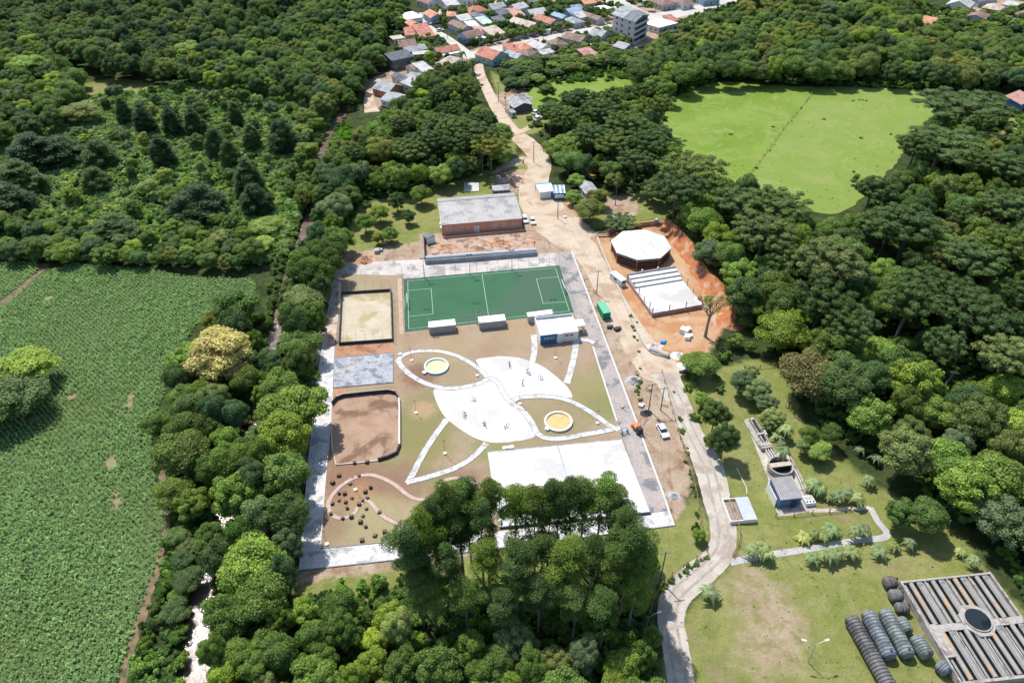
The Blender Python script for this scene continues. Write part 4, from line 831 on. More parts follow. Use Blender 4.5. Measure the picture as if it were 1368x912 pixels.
# playground under the trees
x, y = G(783, 238); t = thing('play_structure', 'red, blue and yellow play tower half hidden under trees', 'playground', (x, y), .4)
b = MB()
for sx in (-1, 1):
    for sy in (-1, 1): b.tube((sx * .9, sy * .9, 0), (sx * .9, sy * .9, 3.2), .09)
b.build('post', mat('play_blue', (.05, .06, .5), fine=0), t); b = MB(); b.box(0, 0, 1.3, 2, 2, .12); b.build('deck', M_wood, t)
b = MB(); b.add([(-1.3, -1.3, 3.1), (1.3, -1.3, 3.1), (1.3, 1.3, 3.1), (-1.3, 1.3, 3.1), (0, 0, 4.3)], [(0, 1, 4), (1, 2, 4), (2, 3, 4), (3, 0, 4), (3, 2, 1, 0)]); b.build('roof', mat('play_red', (.65, .03, .02), fine=0), t)
b = MB(); b.add([(1, -.4, 1.4), (1, .4, 1.4), (4, .4, .15), (4, -.4, .15)], [(0, 1, 2, 3)]); b.wall([(1, -.42), (4, -.42)], .06, .15, .6); b.build('slide', mat('play_yellow', (.75, .45, .03), fine=0), t)
# ================================================================ treatment plant
M_oldc = mat('weathered_concrete', (.30, .28, .25), (.39, .37, .34), .5, c3=(.21, .185, .16), s3=.5, fine=.16, fs=3)
M_wat = mat('dark_water', (.012, .018, .018), rough=.08, spec=.8, fine=0)
M_apron = mat('stained_concrete', (.36, .32, .28), (.46, .42, .37), .4, c3=(.25, .22, .19), s3=.3, fine=.15)
sheet('concrete_apron', gp((995, 560), (1006, 557), (1022, 583), (1034, 600), (1058, 610), (1075, 645), (1092, 680), (1060, 688), (1040, 689), (1033, 672), (1026, 640), (1012, 604)), .04, M_apron, 'worn concrete apron under the treatment works')
def local(px, py, px2, py2):
    a, q = Vector(G(px, py)), Vector(G(px2, py2)); return a, math.atan2((q - a).y, (q - a).x), (q - a).length
a, ang, L = local(1001, 562, 1022, 597); t = thing('concrete_flume', 'long narrow concrete flume above the round tank', 'channel', (a.x, a.y, .04), ang)
for s in (-1, 1): b = MB(); b.box(L / 2, s * .55 + .5, 0, L, .22, .9); b.build('flume_wall', M_oldc, t)
b = MB(); b.box(L / 2, .5, 0, L, .9, .25); b.build('flume_water', M_wat, t); b = MB(); b.box(L / 2, -.9, 0, L, 1.2, .35); b.build('side_slab', M_oldc, t)
b = MB(); b.box(L * .62, 1.3, .4, 1.4, .3, .9); b.box(L * .62, .2, .9, .3, 1.6, .2); b.build('sluice_gate', M_kerb, t)
b = MB(); b.box(L + .3, -.2, 0, 1.6, 2.6, 1.); b.box(L + .3, -.2, 1.0, .5, 2.8, .12); b.build('gate_box', M_oldc, t)
a, ang, L = local(1019, 592, 1032, 614); t = thing('pipe_channel', 'pair of parallel concrete channels feeding the round tank', 'channel', (a.x, a.y, .04), ang)
for s in (-.6, 0, .6): b = MB(); b.box(L / 2, s, 0, L, .16, .8); b.build('channel_wall', M_kerb, t)
x, y = G(1042.5, 623, 1.2); t = thing('round_tank', 'round concrete tank half covered by a plank platform', 'tank', (x, y, .04), A0)
b = MB(); b.ring(0, 0, 2.35, 2.65, 0, 1.6, 48); b.build('tank_wall', M_oldc, t); b = MB(); b.prism([(2.36 * math.cos(i * math.pi / 20), 2.36 * math.sin(i * math.pi / 20)) for i in range(40)], 0, .5); b.build('water', M_wat, t)
n = 7
for i in range(n): b = MB(); b.box(0, .1 + i * .17 - .4, 1.6, 4.7, .15, .1); b.build('plank', mat('plank', (.45, .36, .28), (.52, .44, .36), 2.) if i == 0 else bpy.data.materials['plank'], t)
t = house([(1032, 639.5), (1060.5, 638), (1069, 664.5), (1039, 669.5)], 2.6, 's', mat('grey_tiles', (.30, .285, .29), (.38, .36, .365), .8, fine=.1, stripe=(A0, .42, .06, .35)), 'sblue', 'small pump shed with grey ribbed roof and blue front', 'pump_shed', rise=.5, cat='shed', wins=False, over=.1)
b = MB(); b.box(-2.9, 0, 0, .12, 4.5, 2.5); b.build('side_panel', M_white, t)
b = MB(); b.box(.8, -2.9, .05, 1.1, .1, 2.0); b.build('door', M_dark, t)
a, ang, L = local(1060, 622, 1080, 668); t = thing('drain_channel', 'straight concrete drain right of the pump shed', 'channel', (a.x, a.y, .04), ang)
for s in (-.3, .3): b = MB(); b.box(L / 2, s, 0, L, .14, .3); b.build('channel_wall', M_oldc, t)
c, L, W, ang = rect_of([(1073, 662), (1084.5, 661), (1090, 671), (1076, 673)], 1.0); t = thing('grate_box', 'white concrete box with dark grates beside the pump shed', 'box', (c.x, c.y, .04), ang)
b = MB(); b.box(0, 0, 0, L, W, 1.0); b.build('box_body', M_white, t)
for i in range(3): b = MB(); b.box(-L / 3 + i * L / 3, -W * .3, 1.0, L * .2, W * .2, .04); b.build('grate', M_dark, t)
b = MB(); b.box(0, W * .15, 1.0, L * .85, W * .45, .05); b.build('grate_lid', M_greyw, t)
c, L, W, ang = rect_of([(966.5, 666), (999, 664), (1011, 693), (975, 696)], 1.0); t = thing('drying_bed', 'square brick basin half covered by a pale metal sheet', 'basin', (c.x, c.y), ang)
b = MB(); b.wall([(-L / 2, -W / 2), (L / 2, -W / 2), (L / 2, W / 2), (-L / 2, W / 2)], .22, 0, 1.0, True); b.build('basin_wall', M_off, t)
b = MB(); b.box(0, 0, 0, L - .2, W - .2, .4); b.build('gravel', mat('bed_gravel', (.22, .17, .13), (.3, .24, .2), 3., fine=.25), t); b = MB(); b.box(L * .24, 0, 1.02, L * .52, W + .2, .08); b.build('cover_sheet', mat('sheet_metal', (.36, .40, .43), (.42, .45, .48), .6, fine=.04, rough=.5), t)
b = MB(); b.box(-L * .24, 0, .4, .12, W * .96, .55); b.build('divider', M_oldc, t)
b = MB(); P = [(*G(984, 626), .3), (*G(993, 645), .3), (*G(997, 652), .3), (*G(997, 663), .9)]; b.path(P, .07); tag(b.build('white_pipe', M_white), 'bent white pipe running to the half covered basin', 'pipe')
# big filter basin, bottom right
TL, TR, BL = Vector(G(1204.8, 776, 1.7)), Vector(G(1321.4, 764, 1.7)), Vector(G(1286, 912, 1.7))
U = (TR - TL); LU = U.length; ang = math.atan2(U.y, U.x); LV = (BL - TL).length
t = thing('filter_basin', 'large open concrete treatment basin with round central well', 'basin', (TL.x, TL.y), ang)
Vn = (BL - TL); un = U.normalized(); shear = Vn.dot(un); LV = abs(Vn.dot(Vector((-un.y, un.x))))
ZB = 1.7
for nm, cx_, cy_, sx, sy in (('basin_wall', LU / 2, -.15, LU + .3, .35), ('basin_wall', LU / 2, -LV, LU + .3, .5), ('basin_wall', -.15, -LV / 2, .35, LV + .3), ('basin_wall', LU + .15, -LV / 2, .35, LV + .3)):
    b = MB(); b.box(cx_, cy_, 0, sx, sy, ZB + (.0 if sx > sy else .003)); b.build(nm, M_oldc, t)
b = MB(); b.box(LU / 2, -LV / 2, 0, LU - .1, LV - .1, .9); b.build('basin_water', M_wat, t)
cw = .5 * LV; b = MB(); b.box(LU / 2, -cw, ZB - .25, LU, 1.3, .25); b.build('cross_walkway', M_oldc, t)
ncell = 4; cwid = LU / ncell
M_slat = mat('filter_panel', (.21, .205, .19), (.27, .265, .245), .8, fine=.15); M_rust = mat('rusty_pipe', (.25, .235, .21), (.32, .30, .27), .5, c3=(.42, .27, .16), s3=.35, fine=.12); M_line = mat('pale_bar', (.42, .42, .41), fine=.05)
for i in range(ncell):
    for (y0_, y1_2) in ((-.5, -cw + .7), (-cw - .7, -LV + .4)):
        x0_ = i * cwid + (.0 if y0_ == -.5 else .35); ln = abs(y1_2 - y0_); ym = (y0_ + y1_2) / 2
        b = MB(); b.tube((x0_ + cwid * .36, y0_, ZB - .28), (x0_ + cwid * .36, y1_2, ZB - .28), .42, n=12); b.build('light_pipe', M_rust, t)
        b = MB(); b.box(x0_ + cwid * .78, ym, ZB - .5, cwid * .30, ln, .12); b.build('filter_panel', M_slat, t)
        b = MB(); b.box(x0_ + cwid * .10, ym, ZB - .55, cwid * .10, ln, .12); b.build('filter_panel', M_slat, t)
        for q in (.62, .70): b = MB(); b.box(x0_ + cwid * q, ym, ZB - .1, .07, ln, .07); b.build('bar', M_line, t)
        for q in range(4): b = MB(); b.box(x0_ + cwid * (.66 + q * .055), y0_ - .2, ZB - .2, .08, .5, .12); b.build('bracket', M_line, t)
        if i: b = MB(); b.box(i * cwid, ym, 0, .22, ln + .4, ZB - .1); b.build('divider_wall', M_oldc, t)
wx, wy = .50 * LU, -.51 * LV
g_ = Vector(G(1305.7, 828, ZB)) - TL; wx = g_.dot(un); wy = g_.dot(Vector((-un.y, un.x)))
b = MB(); o8 = [(wx + 3.0 * math.cos(math.pi / 8 + i * math.pi / 4), wy + 3.2 * math.sin(math.pi / 8 + i * math.pi / 4)) for i in range(8)]; b.prism(o8, 0, ZB + .03); b.build('well_platform', M_oldc, t)
b = MB(); b.ring(wx, wy, 2.1, 2.3, 0, ZB + .28, 44); b.build('well_rim', M_oldc, t); b = MB(); b.prism([(wx + 2.1 * math.cos(i * math.pi / 20), wy + 2.1 * math.sin(i * math.pi / 20)) for i in range(40)], 0, ZB + .22); b.build('well_water', M_wat, t)
b = MB(); b.box(.9, -LV * .62, 1.0, 1.6, LV * .3, .72); b.build('side_platform', M_oldc, t); b = MB(); b.box(.7, -LV * .48, 1.0, 1.1, .9, .74); b.build('hatch', M_greyw, t)
# fibreglass tanks lying beside it
def lying_tank(p0, p1, r, label, tone, group='ribbed tanks lying beside the treatment basin'):
    a = Vector(G(*p0, r)); q = Vector(G(*p1, r)); d = q - a; L = d.length; t = thing('ribbed_tank', label, 'tank', (a.x, a.y, r), math.atan2(d.y, d.x), group)
    c1, c2 = [tuple(v * .42 for v in q) for q in tone]; mt = mat('tank_shell', c1, c2, .7, c3=tuple(x * .6 for x in c1), s3=.5, fine=.2, fs=4, rough=.6, local=True)
    prof = [(0, .0), (.05, r * .5), (.18, r * .82), (.45, r * .97)]; n = max(2, int(L / .62)); x = .45
    for i in range(n):
        x0 = .45 + (L - .9) * i / n; x1 = .45 + (L - .9) * (i + 1) / n; prof += [(x0 + .02, r * .94), (x0 + .1, r), (x1 - .1, r), (x1 - .02, r * .94)]
    prof += [(L - .45, r * .97), (L - .18, r * .82), (L - .05, r * .5), (L, 0)]
    N = 24; vs = []; fs = []
    for (x_, r_2) in prof:
        for j in range(N): an = 2 * math.pi * j / N; vs.append((x_, r_2 * math.cos(an), r_2 * math.sin(an)))
    for i in range(len(prof) - 1):
        for j in range(N): j2 = (j + 1) % N; fs.append((i * N + j, i * N + j2, (i + 1) * N + j2, (i + 1) * N + j)[::-1])
    b = MB(); b.add(vs, fs); b.build('tank_shell', mt, t, smooth=False)
    b = MB(); b.tube((L * .92, 0, r * .9), (L * .92, 0, r + .12), .22, n=12); b.build('manhole', M_dark, t)
    b = MB()
    for i in range(1, n): xx = .45 + (L - .9) * i / n; b.tube((xx - .02, 0, 0), (xx + .02, 0, 0), r * 1.015, n=24)
    b.build('rib', M_dark if tone[0][0] < .3 else mat('pale_rib', (.14, .15, .16), fine=.1), t); return t
gry = ((.26, .25, .26), (.36, .34, .33)); blu = ((.36, .42, .48), (.46, .52, .56)); grn_ = ((.38, .46, .44), (.50, .56, .52))
lying_tank((1136, 824), (1192, 925), 1.32, 'longest ribbed tank, leftmost and darkest grey', gry)
lying_tank((1158, 817), (1190, 879), 1.32, 'bluish ribbed tank, second of the three long ones', blu)
lying_tank((1181, 815), (1214, 877), 1.32, 'pale greenish ribbed tank, third of the long ones', grn_)
lying_tank((1181, 779), (1197, 777), 1.2, 'round brownish tank topmost of the short row', ((.28, .23, .21), (.36, .31, .28)))
lying_tank((1188, 796), (1205, 795), 1.2, 'round grey tank second in the short row', ((.33, .32, .31), (.4, .39, .38)))
lying_tank((1196, 812), (1214, 812), 1.05, 'short dark ribbed tank third in the row', gry)
lying_tank((1201, 825), (1214, 846), 1.1, 'short greenish ribbed tank beside the creeper', grn_)
lying_tank((1222, 850), (1240, 878), 1.3, 'medium pale ribbed tank near the basin corner', grn_)
lying_tank((1252, 885), (1267, 899), 1.15, 'small blue grey tank at the basin corner', blu)
# ================================================================ vehicles
def car(px, py, ang, paint, label, group='parked cars', L=4.3, name='parked_car', sc=1.):
    x, y = G(px, py); t = thing(name, label, 'car', (x, y, .03), ang, group); W = 1.72; h1 = .82; h2 = 1.42
    pm = mat('car_paint', paint, rough=.3, spec=.5, fine=0)
    b = MB(); prof = [(-L / 2, .3), (L / 2, .3), (L / 2, .68), (L / 2 - .15, h1 - .06), (L / 2 - 1.05, h1 + .08), (-L / 2 + .75, h1 + .1), (-L / 2 + .08, h1 + .02)]; n = len(prof)
    vs = [(x_, -W / 2, z_) for x_, z_ in prof] + [(x_, W / 2, z_) for x_, z_ in prof]; b.add(vs, [tuple(range(n)), tuple(range(2 * n - 1, n - 1, -1))] + [(i, i + n, (i + 1) % n + n, (i + 1) % n) for i in range(n)]); b.build('body', pm, t)
    b = MB(); lo = [(-L / 2 + .35, -W / 2 + .06), (L / 2 - 1.1, -W / 2 + .06), (L / 2 - 1.1, W / 2 - .06), (-L / 2 + .35, W / 2 - .06)]; hi = [(-L / 2 + .8, -W / 2 + .22), (L / 2 - 1.85, -W / 2 + .22), (L / 2 - 1.85, W / 2 - .22), (-L / 2 + .8, W / 2 - .22)]
    b.add([(*p, h1 + .06) for p in lo] + [(*p, h2) for p in hi], [(3, 2, 1, 0), (4, 5, 6, 7), (0, 1, 5, 4), (1, 2, 6, 5), (2, 3, 7, 6), (3, 0, 4, 7)]); b.build('window', M_glass, t)
    b = MB(); b.prism([(p[0], p[1]) for p in hi], h2 + .002, h2 + .06); b.build('roof', pm, t)
    for sx in (-1, 1):
        for sy in (-1, 1):
            b = MB(); b.tube((sx * L * .31, sy * (W / 2 - .2), .32), (sx * L * .31, sy * (W / 2 + .01), .32), .32, n=14); wl_ = b.build('wheel', M_dark, t)
        b = MB(); b.box(L / 2 - .03, sx * .6, .55, .1, .34, .16); b.build('headlight', M_line, t)
        b = MB(); b.box(-L / 2 + .03, sx * .65, .6, .1, .28, .16); b.build('tail_light', mat('tail_red', (.4, .02, .02), fine=0) if 'tail_red' not in bpy.data.materials else bpy.data.materials['tail_red'], t)
    t.scale = (sc,) * 3; return t
va = A0 + math.pi / 2
car(885, 577.5, va + math.pi + .08, (.78, .79, .80), 'white hatchback parked below the tall pole beside the lane')
car(711.5, 297, va + math.pi, (.76, .77, .77), 'white car parked on the dirt road right of the hall')
car(701, 294.5, va + math.pi, (.60, .63, .62), 'pale pickup parked tight against the hall end', L=5.0)
car(547 + 24.5, 33.5, .2, (.45, .5, .52), 'grey car on the narrow town side street', sc=1.1); car(588, 42, .5, (.75, .75, .74), 'white car on the town side street below the grey one', sc=1.1)
for x_, y_, a, cc, lb in ((716, 152, 1.0, (.74, .74, .72), 'white car on the green under the pines, left'), (723, 155, .3, (.70, .72, .74), 'white car on the green, middle'), (719, 160, .8, (.75, .75, .75), 'white car on the green, lower'), (732, 158, .2, (.72, .7, .68), 'white car nearest the pines')): car(x_, y_, a, cc, lb, 'white cars parked under the pines', sc=1.15)
# orange machine and blue people-sized kit near kerb
x, y = G(852.5, 577); t = thing('small_loader', 'small orange loader on the right perimeter walk', 'machine', (x, y, .1), va + .2)
b = MB(); b.box(.9, 0, .35, 1.3, 1.3, .9); b.build('body', mat('orange_machine', (.75, .17, .06), (.7, .22, .1), 2., fine=.05), t); b = MB(); b.box(-.5, 0, .35, 1.4, 1.2, 1.5, tx=.15); b.build('cab', M_blackw, t); b = MB(); b.box(2.1, 0, .2, .5, 1.6, .5); b.build('bucket', bpy.data.materials['orange_machine'], t)
for sx in (-.6, .9):
    for sy in (-1, 1): b = MB(); b.tube((sx, sy * .55, .35), (sx, sy * .8, .35), .35, n=12); b.build('wheel', M_dark, t)
x, y = G(834, 579); t = thing('material_rack', 'small blue rack with pipes at the white court corner', 'rack', (x, y, .1), .4); b = MB(); b.box(-.7, 0, 0, .1, 1, 1.2); b.box(.7, 0, 0, .1, 1, 1.2); b.build('frame', M_blue, t); b = MB(); b.tube((-1.2, .2, .9), (1.2, .2, .9), .08); b.tube((-1.2, -.2, .9), (1.2, -.1, .9), .08); b.build('pipe', M_white, t)
for x_, y_, s_, mt_, lb in ((814, 438, 1.0, M_dark, 'dark boxes dumped below the green container, left'), (824, 441, 1.2, M_dark, 'dark boxes below the green container, right'), (856, 543, .9, M_off, 'pale crate near the foot of the tall pole'), (831, 544, .6, M_brick2, 'small brick stack on the right walk'), (712, 324, .7, M_brick2, 'red crate at the yard corner'), (504, 337, 1.6, M_greyw, 'grey box on the dirt near the park corner'), (513, 325, 1.2, M_brick2, 'brown cabinet left of the pump house'), (918, 452, 1.5, M_off, 'pale board lying on the clay'), (914, 444, 1.9, M_white, 'white board lying on the orange clay'), (754, 291, .8, M_off, 'pale boulder beside the junction'), (885, 458, 1.0, mat('blue_tarp', (.1, .25, .5), fine=.1), 'blue sack on the rubble by the drain')):
    x, y = G(x_, y_); b = MB(); b.box(0, 0, 0, s_ * 1.3, s_, s_ * .7, s_ * 3, tx=.1); b.box(s_ * .7, s_ * .5, 0, s_ * .7, s_ * .6, s_ * .45, s_); tag(b.build('crate', mt_, None, (x, y, .02)), lb, 'crate')
# ================================================================ poles, lamps, wires
M_pole = mat('weathered_pole', (.13, .12, .11), (.2, .19, .17), 2., fine=.15)
pole_tops = {}
def pole(px, py, h, label, arm=True, tr=False, name='utility_pole'):
    x, y = G(px, py); t = thing(name, label, 'pole', (x, y), A0, 'utility poles'); b = MB(); b.tube((0, 0, 0), (0, 0, h), .15, .10, 10); b.build('pole', M_pole, t)
    if arm: b = MB(); b.box(0, 0, h - .5, 2.0, .12, .12); b.build('crossarm', M_pole, t)
    if tr: b = MB(); b.tube((-.45, 0, h - 2.4), (-.45, 0, h - 1.4), .32, n=12); b.build('transformer', M_greyw, t)
    for s in (-.8, 0, .8): b = MB(); b.tube((s, 0, h - .38), (s, 0, h - .2), .05); b.build('insulator', M_line, t)
    pole_tops[(px, py)] = (x, y, h - .2); return t
PL = [(882, 775, 9, 'leaning dark pole on the bend of the gravel lane', True), (866.5, 548, 8.6, 'tall dark pole above the parked white hatchback', True), (797, 393, 8.2, 'dark pole beside the green container', True), (745, 292, 8.2, 'pole in front of the striped blue cabin', True), (713, 217, 8.5, 'pole on the left of the road above the cabins', True),
      (676, 150, 8.5, 'pole beside the tiny pale kiosk', True), (666, 136, 9, 'pole beside the stone heap', True), (641.5, 73, 9, 'pole on the street corner of the town', True), (645, 235, 8.5, 'bare pole left of the earth mound', False), (822, 274, 8, 'trunk like pole on the lawn near the playground', False), (894, 59, 10, 'pole at the edge of the woods', True), (838, 60, 9, 'pole before the four storey block', True), (882.5, 548, 7.5, 'slim pole at the top of the gravel lane', True)]
for p in PL: pole(p[0], p[1], p[2], p[3], p[4], tr=p[0] in (676, 866.5))
for i, (x_, y_, lb) in enumerate(((598, 52, 'town pole beside the side street'), (582, 38, 'town pole near the grey car'), (726, 52, 'town pole on the main street, left'), (751, 49, 'town pole on the main street, middle'), (811, 39, 'town pole on the main street, right'), (875, 18, 'town pole on the avenue'), (565, 22, 'tall town pole at the top of the side street'), (502, 98, 'pole beside the brick cottage'))): pole(x_, y_, 8.5, lb)
def cable(a, q, label):
    A, B = Vector(pole_tops[a]), Vector(pole_tops[q])
    for s in (-.8, .8):
        pts = [];
        for i in range(13): f = i / 12; p = A.lerp(B, f); pts.append((p.x + s, p.y, p.z - 4 * f * (1 - f) * .8))
        b = MB(); b.path(pts, .012, 3); tag(b.build('power_cable', M_dark), label + (' left wire' if s < 0 else ' right wire'), 'cable', 'overhead wires')
ks = [(882, 775), (866.5, 548), (797, 393), (745, 292), (713, 217), (676, 150), (666, 136), (641.5, 73)]
nm_ = ['lane bend to the hatchback pole,', 'hatchback pole to green container,', 'green container to cabins,', 'cabins up the road,', 'upper road to the kiosk,', 'kiosk to the stone heap,', 'stone heap to the town corner,']
for i in range(7): cable(ks[i], ks[i + 1], 'overhead wire from ' + nm_[i])
def street_lamp(px, py, h, dirs, label):
    x, y = G(px, py); t = thing('street_lamp', label, 'street lamp', (x, y), 0); b = MB(); b.tube((0, 0, 0), (0, 0, h), .09, .06); b.build('pole', M_steel, t)
    for a in dirs:
        c_, s_ = math.cos(a), math.sin(a); b = MB(); b.path([(0, 0, h), (.6 * c_, .6 * s_, h + .5), (1.7 * c_, 1.7 * s_, h + .75)], .045); b.build('arm', M_steel, t)
        b = MB(); b.box(2.0 * c_, 2.0 * s_, h + .68, .8, .28, .13, a); b.build('lamp_head', M_white, t)
street_lamp(1079, 884, 5.4, (.3, math.pi - .3), 'double armed street lamp on the lawn near the tanks'); street_lamp(862, 846, 5.2, (.3,), 'single armed street lamp at the wood edge below the lane bend')
# wooden fences along the lane
def rail_fence(pts, label, hgt=1.3, sp=2.6):
    c0 = Vector(G(*pts[0])); t = thing('rail_fence', label, 'fence', (c0.x, c0.y, 0)); P = [Vector(q) - c0 for q in smooth([G(*p) for p in pts], 4)]; first = None; rb = MB(); acc = 0; last = P[0]
    pts_ = [P[0]]
    for p in P[1:]:
        if (p - pts_[-1]).length > sp: pts_.append(p)
    for p in pts_:
        if first is None: pm = MB(); pm.box(0, 0, 0, .14, .14, hgt); first = pm.build('post', M_wood, t, (p.x, p.y, 0))
        else: o = first.copy(); COL.objects.link(o); o.location = (p.x, p.y, 0)
    for a, q in zip(pts_[:-1], pts_[1:]):
        for zz in (hgt * .5, hgt * .93): rb.tube((a.x, a.y, zz), (q.x, q.y, zz), .04, n=5)
    rb.build('rail', M_wood, t); return t
rail_fence([(945, 738), (925, 750), (902, 765), (888, 778), (876, 795), (869, 815), (867, 835)], 'rail fence curving round the inside of the lane bend')
rail_fence([(884, 498), (893, 530), (905, 575), (920, 620), (930, 660), (936, 700), (940, 730)], 'long rail fence along the left of the gravel lane')
rail_fence([(1015, 492), (1040, 489), (1075, 482)], 'short rail fence running into the right wood'); rail_fence([(975, 665), (982, 690), (988, 720), (976, 748)], 'low fence around the half covered basin'); rail_fence([(1036, 690), (1060, 689), (1095, 685), (1145, 681)], 'low rail in front of the pump shed')
rail_fence([(996, 238), (1010, 222), (1030, 195), (1052, 165), (1075, 138), (1090, 118)], 'thin fence crossing the large pasture', 1.1, 5.)
low_wall('gate_wall', [(907, 498), (925, 494)], .3, .8, M_greyw, 'low grey gate wall at the top of the lane')
